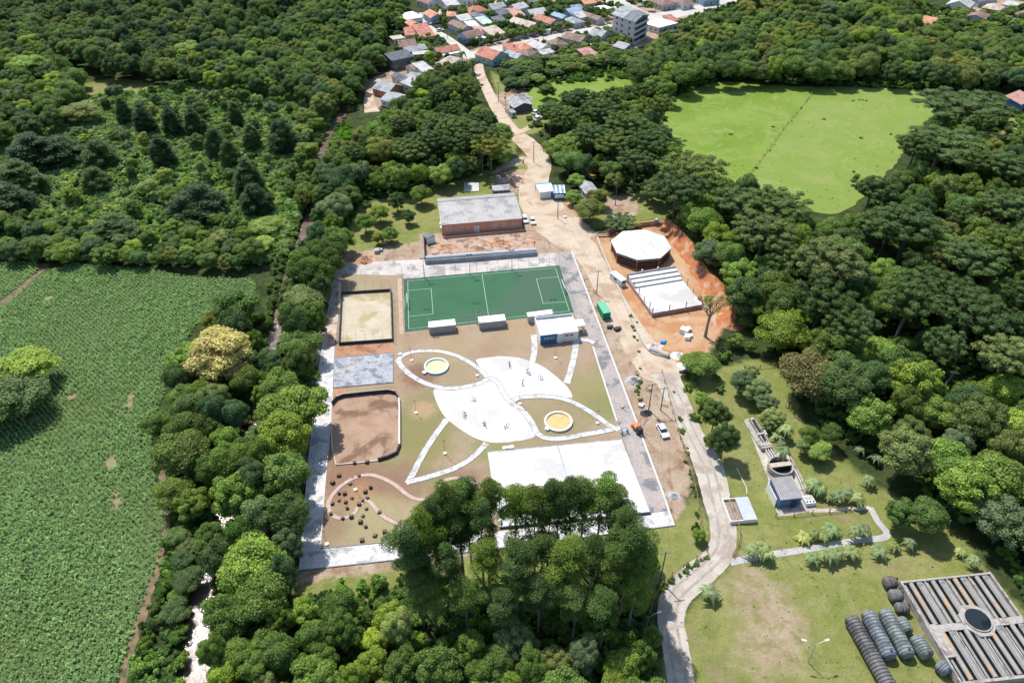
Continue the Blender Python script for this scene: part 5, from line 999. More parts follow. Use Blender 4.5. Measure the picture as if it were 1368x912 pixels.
# ================================================================ the town
T = [ # roof corners (top left, top right, bottom right, bottom left), eave height, ridge, roof, wall, label
 ([(553, 38), (570, 36), (583, 48), (558, 51)], 3.4, 's', 'red', 'teal', 'teal walled house with a wide red sloping roof beside the side street'),
 ([(536, 37), (552, 36), (556, 47), (543, 48)], 3, 'u', 'red', 'white', 'small red roofed house joined to the left of the teal house'),
 ([(543, 30), (555, 28), (562, 35), (546, 37)], 3, 'v', 'orange', 'bluegrey', 'orange roofed house behind the wide red roof'),
 ([(567, 17), (584, 16), (592, 22), (573, 26)], 3.2, 'v', 'orange', 'blue', 'blue walled house under orange tiles at the top of the side street'),
 ([(529, 56), (553, 54), (557, 61), (533, 64)], 3, 'u', 'brown', 'brown', 'brown roofed house below the teal house'),
 ([(520, 49), (536, 47), (541, 51), (525, 54)], 2.8, 'f', 'beige', 'white', 'beige flat roofed cottage at the wood edge'),
 ([(536, 66), (562, 60), (572, 66), (541, 71)], 3, 'u', 'grey', 'beige', 'grey roofed house between brown roofs'),
 ([(550, 69), (572, 68), (576, 72), (552, 74)], 3.2, 'f', 'light', 'brown', 'brown walled house with pale flat roof'),
 ([(577, 66), (609, 61), (613, 67), (584, 73)], 3, 'u', 'red', 'white', 'long dark red roof on the corner of the side street'),
 ([(516, 76), (546, 70), (550, 76), (521, 83)], 5, 's', 'slate', 'dark', 'dark two storey building with a row of slates at the wood edge'),
 ([(535, 19), (556, 14), (561, 25), (537, 27)], 4, 'f', 'white', 'white', 'white unfinished concrete building at the upper left of town'),
 ([(596, 17), (607, 16), (612, 22), (597, 22)], 3, 'h', 'orange', 'beige', 'small orange hipped house right of the blue one'),
 ([(609, 22), (632, 17), (634, 20), (610, 24)], 3, 'u', 'orange', 'white', 'long narrow orange roof near the round green tree'),
 ([(594, 75), (611, 76), (606, 90), (586, 85)], 3, 'h', 'beige', 'white', 'beige hipped roof beside the dirt road'),
 ([(623, 12), (645, 8), (652, 15), (622, 18)], 3, 'h', 'red', 'white', 'broad red brown roof below the upper street'),
 ([(649, 8), (668, 5), (676, 11), (656, 14)], 3, 'u', 'grey', 'white', 'grey roof beside the broad red brown one'),
 ([(657, 16), (672, 13), (679, 18), (664, 22)], 3, 'u', 'dark', 'bluegrey', 'dark grey roof behind the pale orange one'),
 ([(678, 9), (695, 5), (704, 10), (688, 15)], 3.2, 'u', 'light', 'white', 'pale grey roof in the upper middle of town'),
 ([(679, 15), (694, 14), (700, 21), (684, 24)], 3, 's', 'pink', 'white', 'pink tiled sloping roof in the middle of town'),
 ([(632, 19), (643, 17), (649, 23), (638, 27)], 3, 'v', 'dark', 'white', 'slate grey gable beside a strip of orange tiles'),
 ([(608, 25), (626, 22), (632, 26), (616, 29)], 3, 's', 'light', 'white', 'light grey roof behind the brown gable'),
 ([(637, 27), (650, 25), (657, 31), (642, 34)], 2.8, 's', 'green', 'white', 'pale greenish metal roof in mid town'),
 ([(652, 24), (667, 22), (673, 27), (658, 31)], 2.8, 'u', 'dark', 'blue', 'charcoal roof next to the greenish one'),
 ([(604, 30), (617, 28), (628, 38), (611, 42)], 4, 'v', 'brown', 'grey', 'brown gabled two storey house at the side street'),
 ([(619, 29), (634, 28), (641, 35), (628, 37)], 4.2, 'f', 'white', 'white', 'white flat roof joined to the brown gable'),
 ([(614, 46), (632, 41), (646, 47), (620, 53)], 3, 'u', 'brown', 'blue', 'light blue house under a brown red roof at the corner'),
 ([(631, 38), (645, 36), (652, 44), (641, 47)], 3, 's', 'pink', 'white', 'pink roof behind the light blue house'),
 ([(651, 41), (666, 38), (671, 45), (648, 51)], 3, 's', 'beige', 'white', 'peach roof on the main street corner'),
 ([(685, 28), (699, 23), (718, 36), (703, 39)], 3, 'v', 'beige', 'grey', 'cream roofed house with grey gable on the main street'),
 ([(700, 16), (723, 13), (730, 19), (708, 24)], 3, 'u', 'light', 'teal', 'pale long roof behind the cream house'),
 ([(643, 71), (660, 64), (678, 75), (648, 83)], 3.4, 'v', 'red', 'teal', 'large brown red roof at the bottom corner of the junction'),
 ([(673, 63), (686, 60), (695, 69), (682, 71)], 3, 's', 'red', 'white', 'red roof behind the large corner roof'),
 ([(685, 59), (703, 57), (712, 64), (692, 68)], 3.2, 'h', 'orange', 'white', 'orange hipped roof facing the main street'),
 ([(677, 71), (690, 67), (699, 77), (684, 81)], 3, 'v', 'grey', 'white', 'grey gable squeezed between red roofs'),
 ([(693, 69), (707, 64), (716, 71), (701, 78)], 3, 'h', 'brown', 'white', 'dark brown hipped roof near the black tree'),
 ([(713, 24), (730, 21), (746, 30), (733, 34)], 3, 'v', 'red', 'blue', 'red roofed house with blue gable on the main street'),
 ([(705, 58), (722, 56), (736, 64), (718, 69)], 3, 'v', 'light', 'white', 'pale grey double roof south of the main street'),
 ([(718, 71), (735, 67), (741, 70), (724, 74)], 2.6, 's', 'light', 'white', 'low pale lean to in front of the pale double roof'),
 ([(731, 55), (747, 52), (759, 59), (740, 62)], 3, 'h', 'brown', 'white', 'brown red hipped house south of the main street'),
 ([(755, 49), (768, 44), (786, 53), (770, 59)], 3.4, 'v', 'brown', 'bluegrey', 'tan gable house with blue grey wall south of the main street'),
 ([(788, 45), (802, 39), (816, 44), (800, 52)], 3.2, 'v', 'grey', 'white', 'grey gable house left of the four storey block'),
 ([(757, 15), (775, 13), (779, 16), (761, 20)], 3.4, 's', 'blue', 'blue', 'bright blue roofed house north of the main street'),
 ([(768, 21), (780, 18), (783, 23), (771, 26)], 3, 's', 'light', 'white', 'small white roof right of the blue house'),
 ([(741, 19), (750, 17), (758, 24), (745, 27)], 3, 'v', 'blue', 'bluegrey', 'small blue grey gable beside the blue house'),
 ([(757, 25), (770, 22), (778, 30), (762, 33)], 3, 'h', 'grey', 'bluegrey', 'grey hipped house fronting the main street'),
 ([(775, 2), (802, 0), (806, 3), (780, 7)], 3.2, 's', 'orange', 'beige', 'long orange roof beside the wide street'),
 ([(792, 10), (810, 6), (814, 12), (800, 15)], 3, 'f', 'white', 'green', 'white roofed store beside the bare orange lot'),
 ([(774, 70), (790, 66), (795, 73), (778, 77)], 2.6, 's', 'pink', 'brick', 'low red shed roof at the edge of the woods'),
 ([(760, 9), (773, 7), (778, 12), (762, 14)], 3, 'u', 'grey', 'grey', 'grey roof behind the bright blue house'),
 ([(730, -1), (745, -3), (751, 2), (736, 5)], 3, 'u', 'orange', 'white', 'orange roof at the top edge near dark trees'),
 ([(783, 18), (793, 17), (803, 26), (790, 30)], 3, 'v', 'brown', 'grey', 'brownish grey roof beside the bare lot'),
 ([(863, 28), (892, 25), (898, 31), (876, 41)], 3.4, 'f', 'white', 'white', 'bright white flat roof right of the four storey block'),
 ([(870, -1), (888, -3), (900, 5), (880, 9)], 3.4, 'h', 'brown', 'grey', 'brown hipped roof at the avenue corner'),
 ([(899, -1), (914, -3), (924, 4), (906, 8)], 3.4, 'h', 'brown', 'white', 'second brown hipped roof at the avenue'),
 ([(887, 24), (899, 22), (904, 28), (893, 30)], 3, 's', 'red', 'white', 'small red roof behind the bright white one'),
 ([(819, 62), (837, 56), (846, 63), (833, 67)], 2.8, 'v', 'grey', 'grey', 'low grey roof below the four storey block'),
 ([(850, -5), (866, -6), (870, 1), (856, 3)], 3, 'u', 'light', 'white', 'pale roof at the very top beside the wide street'),
 ([(927, -6), (952, -8), (958, -1), (937, 2)], 3.4, 'u', 'blue', 'blue', 'blue roofed building at the top of the avenue'),
 ([(600, -6), (625, -9), (634, -2), (606, 3)], 3.4, 'u', 'dark', 'white', 'dark roof at the top left of the upper street'),
 ([(585, -4), (598, -5), (617, 6), (594, 9)], 3.2, 's', 'light', 'white', 'pale concrete roof above the upper street'),
 ([(560, 0), (574, -3), (585, 3), (567, 7)], 3, 'v', 'brown', 'white', 'brownish pink roof behind the trees at the top left of town'),
 ([(668, -4), (684, -6), (690, 1), (673, 3)], 3, 'u', 'teal' if 0 else 'green', 'grey', 'greenish roof above the upper street'),
 ([(695, -2), (712, -5), (722, 2), (704, 5)], 3, 'u', 'dark', 'white', 'dark roof at the top middle of town'),
 ([(504, 117), (520, 107), (538, 118), (511, 126)], 3.2, 'v', 'grey', 'brick', 'brick cottage with grey fibre roof at the wood clearing'),
 ([(512, 131), (535, 122), (544, 131), (521, 141)], 3.0, 'v', 'grey', 'white', 'lower grey roofed wing of the brick cottage'),
 ([(527, 99), (541, 98), (547, 107), (535, 113)], 3, 'v', 'slate', 'white', 'dark slate roof behind the brick cottage'),
 ([(536, 113), (549, 107), (562, 110), (549, 118)], 3, 's', 'light', 'white', 'pale sloping roof right of the brick cottage'),
 ([(541, 98), (553, 101), (564, 108), (548, 107)], 3, 's', 'grey', 'white', 'grey sloping roof right of the slate one'),
 ([(543, 88), (556, 85), (562, 92), (550, 95)], 3, 'u', 'brown', 'white', 'brown and grey roof above the brick cottage'),
 ([(558, 87), (570, 85), (580, 97), (560, 102)], 3, 's', 'light', 'white', 'large pale grey roof above the brick cottage'),
 ([(1220, 27), (1239, 21), (1252, 30), (1244, 35)], 3.4, 'v', 'orange', 'grey', 'bright orange gable alone in the woods at the upper right'),
 ([(1264, 5), (1272, 0), (1302, 5), (1294, 13)], 3.2, 'u', 'light', 'white', 'white long roof at the top right'),
 ([(1283, 21), (1289, 18), (1333, 25), (1321, 32)], 3.2, 'u', 'brown', 'bluegrey', 'long brown roof of the blue grey house at the top right'),
 ([(1311, 9), (1320, 6), (1342, 9), (1336, 16)], 3, 'h', 'beige', 'brown', 'beige hipped roof at the top right'),
 ([(1340, 4), (1350, 0), (1364, 6), (1355, 12)], 3, 'f', 'light', 'white', 'pale flat roof at the top right corner'),
 ([(1361, 16), (1376, 11), (1382, 20), (1364, 25)], 3, 'h', 'brown', 'beige', 'brown roof cut by the right edge'),
 ([(1300, 0), (1325, -3), (1330, 1), (1305, 4)], 3, 'u', 'dark', 'bluegrey', 'dark roof at the top edge on the right'),
 ([(1340, 133), (1360, 126), (1384, 132), (1364, 141)], 3.4, 's', 'pink', 'sblue', 'blue walled house at the right edge beyond the pasture'),
]
for i, (q, h, r, rf, wl, lb) in enumerate(T):
    house(q, h, r, rf, wl, lb, group='houses of the town' if i < 80 else None, chimney=(i % 7 == 3 and r != 'f'))
# canopies in front of some houses are low white sheds
for q, lb in (([(584, 73), (613, 67), (615, 70), (586, 76)], 'white canopy along the long dark red roof'), ([(635, 49), (645, 47), (648, 51), (637, 54)], 'white canopy before the light blue house'), ([(724, 38), (734, 37), (735, 40), (726, 41)], 'tiny white canopy beside the red roofed house')):
    house(q, 2.5, 'f', 'white', 'white', lb, 'canopy', cat='canopy', wins=False, over=.25)
# four storey block
P4 = [Vector(G(817, 49)), Vector(G(845, 60)), Vector(G(863, 50)), Vector(G(838, 38))]; c = sum(P4, Vector((0, 0))) / 4
t = thing('apartment_block', 'pale pink grey four storey apartment block on the main street', 'building', (c.x, c.y)); q = [p - c for p in P4]; hb = 12.
b = MB(); b.prism([tuple(p) for p in q], 0, hb); b.build('wall', wall_mat('pink') if 0 else mat('block_render', (.55, .48, .46), (.60, .54, .52), .5, fine=.06), t)
def on(a, d_, f, z_, w_, hh, nm, mt, dep=.1, parent=t):
    p = a.lerp(d_, f); dd = (d_ - a).normalized(); nn = Vector((dd.y, -dd.x)); p = p + nn * (dep / 2 + .01); b = MB(); b.box(p.x, p.y, z_, w_, dep, hh, math.atan2(dd.y, dd.x)); return b.build(nm, mt, parent)
for lv in range(4):
    for f in (.2, .45, .8): on(q[0], q[1], f, 1.2 + lv * 3, 1.3, 1.2, 'window', M_glass)
    on(q[1], q[2], .5, .9 + lv * 3, (q[2] - q[1]).length * .8, 1.5, 'window', M_glass); on(q[1], q[2], .5, .0 + lv * 3 + .1, (q[2] - q[1]).length * .95, .9, 'balcony', wall_mat('white'), .9)
o = sum(q, Vector((0, 0))) / 4; u_ = (q[1] - q[0])
def lift(a, f): return a.lerp(o, f)
for (aa, bb, cc, dd, mt, z0, z1) in ((q[0], q[0].lerp(q[1], .5), q[3].lerp(q[2], .5), q[3], 'grey', hb, hb + 1.6), (q[0].lerp(q[1], .5), q[1], q[2], q[3].lerp(q[2], .5), 'dark', hb, hb + 1.8)):
    ma, mb = aa.lerp(dd, .5), bb.lerp(cc, .5); b = MB(); ex = 1.12
    g = lambda p, z_: ((o + (p - o) * ex).x, (o + (p - o) * ex).y, z_)
    b.add([g(aa, z0), g(bb, z0), g(cc, z0), g(dd, z0), g(ma, z1), g(mb, z1)], [(0, 1, 5, 4), (2, 3, 4, 5), (1, 2, 5), (3, 0, 4), (3, 2, 1, 0)]); b.build('roof', roof_mat(mt), t)
# garden walls along streets
for pts, lb, mt in (([(690, 53), (716, 46.5), (745, 41)], 'low garden wall on the north side of the main street', M_greyw), ([(612, 55), (622, 62), (655, 56)], 'dark railing of the light blue house', M_blackw), ([(683, 51), (702, 47)], 'green hoarding on the main street', mat('green_hoarding', (.05, .22, .15), fine=.05)), ([(745, 41), (770, 36), (790, 33)], 'grey garden wall before the blue house', M_greyw), ([(628, 88), (640, 84)], 'low wall beside the beige hipped roof', M_greyw)):
    low_wall('garden_wall', pts, .25, 1.7, mt, lb)
# ================================================================ trees
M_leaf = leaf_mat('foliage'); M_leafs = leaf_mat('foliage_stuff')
M_bark = mat('bark', (.10, .08, .06), (.16, .13, .10), 3., fine=.2, local=True); M_palebark = mat('pale_bark', (.30, .27, .23), (.20, .17, .14), 3., fine=.2, local=True)
def sph(n, zmin=-1.):
    i = np.arange(n) + .5; z = 1 - (1 - zmin) * i / n; a = i * 2.399963; r = np.sqrt(np.clip(1 - z * z, 0, 1)); return np.stack([r * np.cos(a), r * np.sin(a), z], 1)
import bmesh as _bm
def ico(sub=1):
    b = _bm.new(); _bm.ops.create_icosphere(b, subdivisions=sub, radius=1); v = np.array([x.co[:] for x in b.verts]); f = np.array([[q.index for q in x.verts] for x in b.faces]); b.free(); return v, f
ICO = ico(1)
def crown(name, blobs, per, ls, seed, up=.25, jit=.55, core=.8, flat=1., aspect=.6, mt=None, shade=True):
    """blobs: (x, y, z, r[, rz]) leaf clumps; every clump is a shell of single leaves over a small dense heart"""
    r = np.random.default_rng(seed); C = []; N = []; T = []; Vc = []; Fc = []; Tc = []; o = 0
    for bl in blobs:
        x, y, z, br = bl[:4]; rz = bl[4] if len(bl) > 4 else br * flat; n = int(per * (br / np.mean([q[3] for q in blobs])) ** 2)
        d = r.normal(size=(n, 3)); d /= np.linalg.norm(d, axis=1, keepdims=True); d[:, 2] = np.where(d[:, 2] < -.35, -d[:, 2], d[:, 2])
        rad = r.uniform(.72, 1.12, n)[:, None]; C.append(np.array([x, y, z]) + d * rad * np.array([br, br, rz])); N.append(d + np.array([0, 0, up]) + r.normal(size=(n, 3)) * jit)
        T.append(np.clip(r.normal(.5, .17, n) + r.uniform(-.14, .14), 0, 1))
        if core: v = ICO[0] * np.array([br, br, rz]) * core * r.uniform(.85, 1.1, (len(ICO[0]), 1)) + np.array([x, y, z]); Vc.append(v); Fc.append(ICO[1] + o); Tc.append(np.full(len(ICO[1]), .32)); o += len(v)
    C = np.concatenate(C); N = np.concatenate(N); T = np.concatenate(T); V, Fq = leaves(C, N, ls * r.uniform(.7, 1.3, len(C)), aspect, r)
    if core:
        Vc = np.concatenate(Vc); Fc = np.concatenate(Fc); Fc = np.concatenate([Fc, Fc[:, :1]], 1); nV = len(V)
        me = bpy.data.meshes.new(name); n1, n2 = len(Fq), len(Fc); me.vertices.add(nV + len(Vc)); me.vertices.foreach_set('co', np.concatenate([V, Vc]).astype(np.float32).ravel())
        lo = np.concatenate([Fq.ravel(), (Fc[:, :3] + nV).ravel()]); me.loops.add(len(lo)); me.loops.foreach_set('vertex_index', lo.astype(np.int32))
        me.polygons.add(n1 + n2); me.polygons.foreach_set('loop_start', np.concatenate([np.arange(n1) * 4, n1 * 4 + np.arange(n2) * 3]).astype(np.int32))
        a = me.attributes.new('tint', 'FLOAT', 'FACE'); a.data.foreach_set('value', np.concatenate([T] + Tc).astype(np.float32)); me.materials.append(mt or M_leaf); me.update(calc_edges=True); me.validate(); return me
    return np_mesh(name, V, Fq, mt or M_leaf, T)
def mesh_of(b, name, mats):
    o = b.build(name, mats); me = o.data; bpy.data.objects.remove(o); return me
def trunk(h, r0, limbs, seed, lean=0., mt=None, fork=.5, reach=.6, R=4.):
    r = random.Random(seed); b = MB(); pts = [Vector((0, 0, -.2))]
    for i in range(1, 5): f = i / 4; pts.append(Vector((lean * f * f + r.uniform(-.1, .1) * f, r.uniform(-.15, .15) * f, h * f)))
    for i in range(4): b.tube(pts[i], pts[i + 1], r0 * (1 - .18 * i), r0 * (1 - .18 * (i + 1)), 8, False)
    for i in range(limbs):
        a = 2 * math.pi * i / limbs + r.uniform(-.3, .3); z = h * r.uniform(fork, 1.0); p = Vector((lean * (z / h) ** 2, 0, z)); q = p + Vector((math.cos(a) * R * reach, math.sin(a) * R * reach, R * r.uniform(.3, .7))); m_ = p.lerp(q, .5) + Vector((0, 0, -.15 * R * r.random()))
        b.tube(p, m_, r0 * .42, r0 * .3, 6, False); b.tube(m_, q, r0 * .3, r0 * .12, 6, False)
    return mesh_of(b, 'trunk', mt or M_bark)
SP = {}      # species -> list of (crown mesh, trunk mesh), nominal radius, nominal height
def broad(seed, R=4.5, Ht=10., n=22, per=560, ls=.195, flatz=.86, rb=(.26, .44), spread=.64, lopside=.16):
    r = random.Random(seed); zc = Ht - R * flatz * 1.02; bl = []; per = int(per * 1.0)
    ax = 1 + r.uniform(-lopside, lopside)
    for d in sph(n, -.75):
        k_ = spread * r.uniform(.72, 1.24); bl.append((d[0] * R * k_ * ax + r.uniform(-.3, .3), d[1] * R * k_ / ax + r.uniform(-.3, .3), zc + d[2] * R * flatz * k_ * 1.1, R * r.uniform(*rb), R * r.uniform(*rb) * .85))
    bl.append((0, 0, zc - .1 * R, R * .5, R * .45)); return crown('crown', bl, per, ls, seed), trunk(zc, .26, 5, seed, R=R)
SP['broad'] = ([broad(11), broad(12, n=16, rb=(.34, .5)), broad(13, n=26, rb=(.20, .36), per=420), broad(14, Ht=11, n=18, flatz=1.05), broad(15, n=22, flatz=.72), broad(16, n=15, rb=(.28, .46), spread=.7, per=700), broad(17, n=32, rb=(.17, .32), per=360, spread=.68)], 4.5, 10.)
SP['fine'] = ([broad(21, n=34, rb=(.18, .30), per=380, ls=.16, spread=.72), broad(22, n=30, rb=(.18, .34), per=420, ls=.16, Ht=11, flatz=.85)], 4.5, 10.)
def conifer(seed, R=3.2, Ht=12.):
    r = random.Random(seed); bl = []; K = 8
    for i in range(K):
        f = i / (K - 1); z = Ht * (.22 + .72 * f); rr = R * (1 - f ** 2.2) ** .8 * .62 + .12; m_ = max(1, int(8 * (1 - f) + 1))
        for j in range(m_): a = 2 * math.pi * j / m_ + i * .7 + r.uniform(-.2, .2); q = rr * r.uniform(.75, 1.1); bl.append((q * math.cos(a), q * math.sin(a), z + r.uniform(-.4, .4), R * r.uniform(.26, .36), R * r.uniform(.26, .36)))
    return crown('crown', bl, 240, .26, seed, up=.5, jit=.8, aspect=.25, core=.75), trunk(Ht * .9, .22, 0, seed)
SP['conifer'] = ([conifer(31), conifer(32, R=3.6, Ht=11), conifer(33, R=3.0, Ht=13)], 3.3, 12.)
def araucaria(seed, R=5.5, Ht=14.):
    r = random.Random(seed); bl = []; b = MB(); zt = Ht - 1.6; b.tube((0, 0, -.2), (0, 0, zt * .5), .38, .30, 8, False); b.tube((0, 0, zt * .5), (0, 0, zt), .30, .18, 8, False); b.tube((0, 0, zt), (0, 0, Ht - .6), .18, .1, 6, False)
    for lv, (zz, rr, m_) in enumerate(((zt - 3.2, .85, 9), (zt - 1.9, 1.0, 12), (zt - .7, .82, 10), (zt + .3, .45, 6))):
        for j in range(m_):
            a = 2 * math.pi * j / m_ + lv * .5 + r.uniform(-.15, .15); L = R * rr * r.uniform(.82, 1.08); tip = Vector((L * math.cos(a), L * math.sin(a), zz + .9 + .12 * L)); st = Vector((0, 0, zz - .2)); md = st.lerp(tip, .55) + Vector((0, 0, -.5)); b.tube(st, md, .09, .07, 5, False); b.tube(md, tip, .07, .05, 5, False)
            for k_ in range(3): g = st.lerp(tip, 1 - .27 * k_) + Vector((r.uniform(-.45, .45), r.uniform(-.45, .45), .25 - .25 * k_)); bl.append((g.x, g.y, g.z, R * r.uniform(.125, .175) * (1 - .12 * k_), R * .095))
    bl.append((0, 0, Ht - .7, R * .16, R * .13)); return crown('crown', bl, 62, .24, seed, up=.4, jit=.9, aspect=.3, core=.85), mesh_of(b, 'trunk', M_bark)
SP['araucaria'] = ([araucaria(41), araucaria(42, R=5.0, Ht=15), araucaria(43, R=6.0, Ht=13.5)], 5.5, 14.)
def eucalypt(seed, Ht=24., R=3.0):
    r = random.Random(seed); bl = []; b = MB(); P = [Vector((0, 0, -.2))]
    for i in range(1, 7): P.append(Vector((r.uniform(-.25, .25) * i * .3, r.uniform(-.25, .25) * i * .3, Ht * .95 * i / 6)))
    for i in range(6): b.tube(P[i], P[i + 1], .24 * (1 - .14 * i), .24 * (1 - .14 * (i + 1)), 8, False)
    m_ = 17
    for j in range(m_):
        f = .42 + .56 * ((j + .5) / m_) ** .8; z = Ht * f; a = j * 2.4 + r.uniform(-.4, .4); q = R * r.uniform(.3, .8) * (1.1 - .7 * abs(f - .8) / .4 * .6) * (1.0 if f < .93 else .3); i = min(5, int(f * 6)); p = P[i].lerp(P[i + 1], f * 6 - i) if i < 6 else P[6]; tip = Vector((p.x + q * math.cos(a), p.y + q * math.sin(a), z + .6)); b.tube(p - Vector((0, 0, .6)), tip, .06, .03, 5, False); rr = R * r.uniform(.22, .44) * (.75 + .45 * (f > .68)); bl.append((tip.x, tip.y, tip.z, rr, rr * r.uniform(.85, 1.15)))
        if f > .7: bl.append((tip.x * .4 + p.x * .6 + r.uniform(-.5, .5), tip.y * .4 + p.y * .6 + r.uniform(-.5, .5), z + r.uniform(-.5, 1.), R * .36, R * .36))
    return crown('crown', bl, 420, .165, seed, up=.15, jit=1.1, aspect=.32, core=.35), mesh_of(b, 'trunk', M_palebark)
SP['eucalypt'] = ([eucalypt(51), eucalypt(52), eucalypt(53, R=3.4), eucalypt(54, R=2.7)], 3.0, 24.)
def bush(seed, R=1.5):
    r = random.Random(seed); bl = [(r.uniform(-.75, .75) * R, r.uniform(-.75, .75) * R, R * r.uniform(.25, .8), R * r.uniform(.22, .5)) for _ in range(8)] + [(0, 0, R * .35, R * .5)]
    return crown('crown', bl, 130, .17, seed, core=.6, jit=.9), trunk(.5, .07, 3, seed, R=1.)
SP['bush'] = ([bush(61), bush(62), bush(63), bush(64)], 1.5, 1.8)
def palm(seed, R=2.6, Ht=3.6, nf=16):
    r = random.Random(seed); V = []; Fs = []; T = []; o = 0
    for i in range(nf):
        a = 2 * math.pi * i / nf + r.uniform(-.2, .2); el = r.uniform(.3, 1.1); L = R * r.uniform(.85, 1.15); prev = None
        for s in range(7):
            f = s / 6; x = L * math.cos(el) * f + .25 * L * f; z = Ht - .6 + L * math.sin(el) * f - 1.05 * L * f * f; w_ = .42 * math.sin(math.pi * min(1, f * .9 + .12)); c_, q = math.cos(a), math.sin(a); P_ = [(x * c_ - w_ * q, x * q + w_ * c_, z - .14), (x * c_, x * q, z), (x * c_ + w_ * q, x * q - w_ * c_, z - .14)]; V += P_
            if prev is not None: Fs += [(prev, prev + 1, o + 1, o), (prev + 1, prev + 2, o + 2, o + 1)]; T += [r.uniform(.3, .8)] * 2
            prev = o; o += 3
    me = np_mesh('crown', np.array(V), np.array(Fs), M_leaf, np.array(T)); b = MB(); b.tube((0, 0, -.1), (0, 0, Ht - .6), .16, .12, 8); return me, mesh_of(b, 'trunk', M_bark)
SP['palm'] = ([palm(71), palm(72, nf=20), palm(73, R=2.2, Ht=2.6, nf=14)], 2.6, 3.6)
def bare(seed):
    r = random.Random(seed); b = MB(); bl = []
    def rec(p, d, L, rad, lv):
        q = p + d * L; b.tube(p, q, rad, rad * .65, 6, False)
        if lv == 0: bl.append((q.x, q.y, q.z, .45)); return
        for _ in range(3): nd = (d + Vector((r.uniform(-.7, .7), r.uniform(-.7, .7), r.uniform(-.1, .5)))).normalized(); rec(q, nd, L * r.uniform(.65, .85), rad * .6, lv - 1)
    rec(Vector((0, 0, -.2)), Vector((0, 0, 1)), 3.6, .4, 4); return crown('crown', bl[::2], 26, .16, seed, core=0, jit=1.), mesh_of(b, 'trunk', M_palebark)
SP['bare'] = ([bare(81)], 4.5, 11.)
NAME = dict(broad='broadleaf_tree', fine='broadleaf_tree', conifer='pine_tree', araucaria='araucaria_tree', eucalypt='eucalyptus_tree', bush='shrub', palm='palm_plant', bare='bare_tree')
CAT = dict(broad='tree', fine='tree', conifer='pine tree', araucaria='araucaria tree', eucalypt='eucalyptus tree', bush='shrub', palm='palm', bare='bare tree')
COLR = dict(mid=(0.098, 0.142, 0.031), dark=(0.065, 0.096, 0.028), vdark=(0.037, 0.064, 0.023), light=(0.137, 0.193, 0.037), lime=(0.158, 0.207, 0.043), olive=(0.118, 0.135, 0.041), grey=(0.114, 0.143, 0.067), gold=(0.275, 0.24, 0.115), rust=(0.15, 0.12, 0.048), blueg=(0.063, 0.103, 0.039), deep=(0.078, 0.12, 0.028), pale=(0.158, 0.193, 0.081))
tr_ = random.Random(99); placed = []
def tree(sp, x, y, R, Ht, colour, label, group=None, var=None):
    L, nR, nH = SP[sp]; cm, tm = L[var if var is not None else tr_.randrange(len(L))]
    t = thing(NAME[sp], label, CAT[sp], (x, y, 0), tr_.uniform(0, 6.28), group); s = R / nR; t.scale = (s, s, Ht / nH)
    c = COLR[colour]; j = tr_.uniform(.88, 1.14); col = (c[0] * j, c[1] * j, c[2] * j, 1)
    for nm, me in (('crown', cm), ('trunk', tm)): o = bpy.data.objects.new(nm, me); COL.objects.link(o); o.parent = t; o.color = col
    placed.append((x, y, R)); return t
def tree_px(sp, px, py, rpx, Ht, colour, label, group=None, var=None):
    zc = Ht * (.62 if sp not in ('eucalypt', 'araucaria') else .82); x, y = G(px, py, zc); return tree(sp, x, y, rpx * scale_at(px, py, zc), Ht, colour, label, group, var)
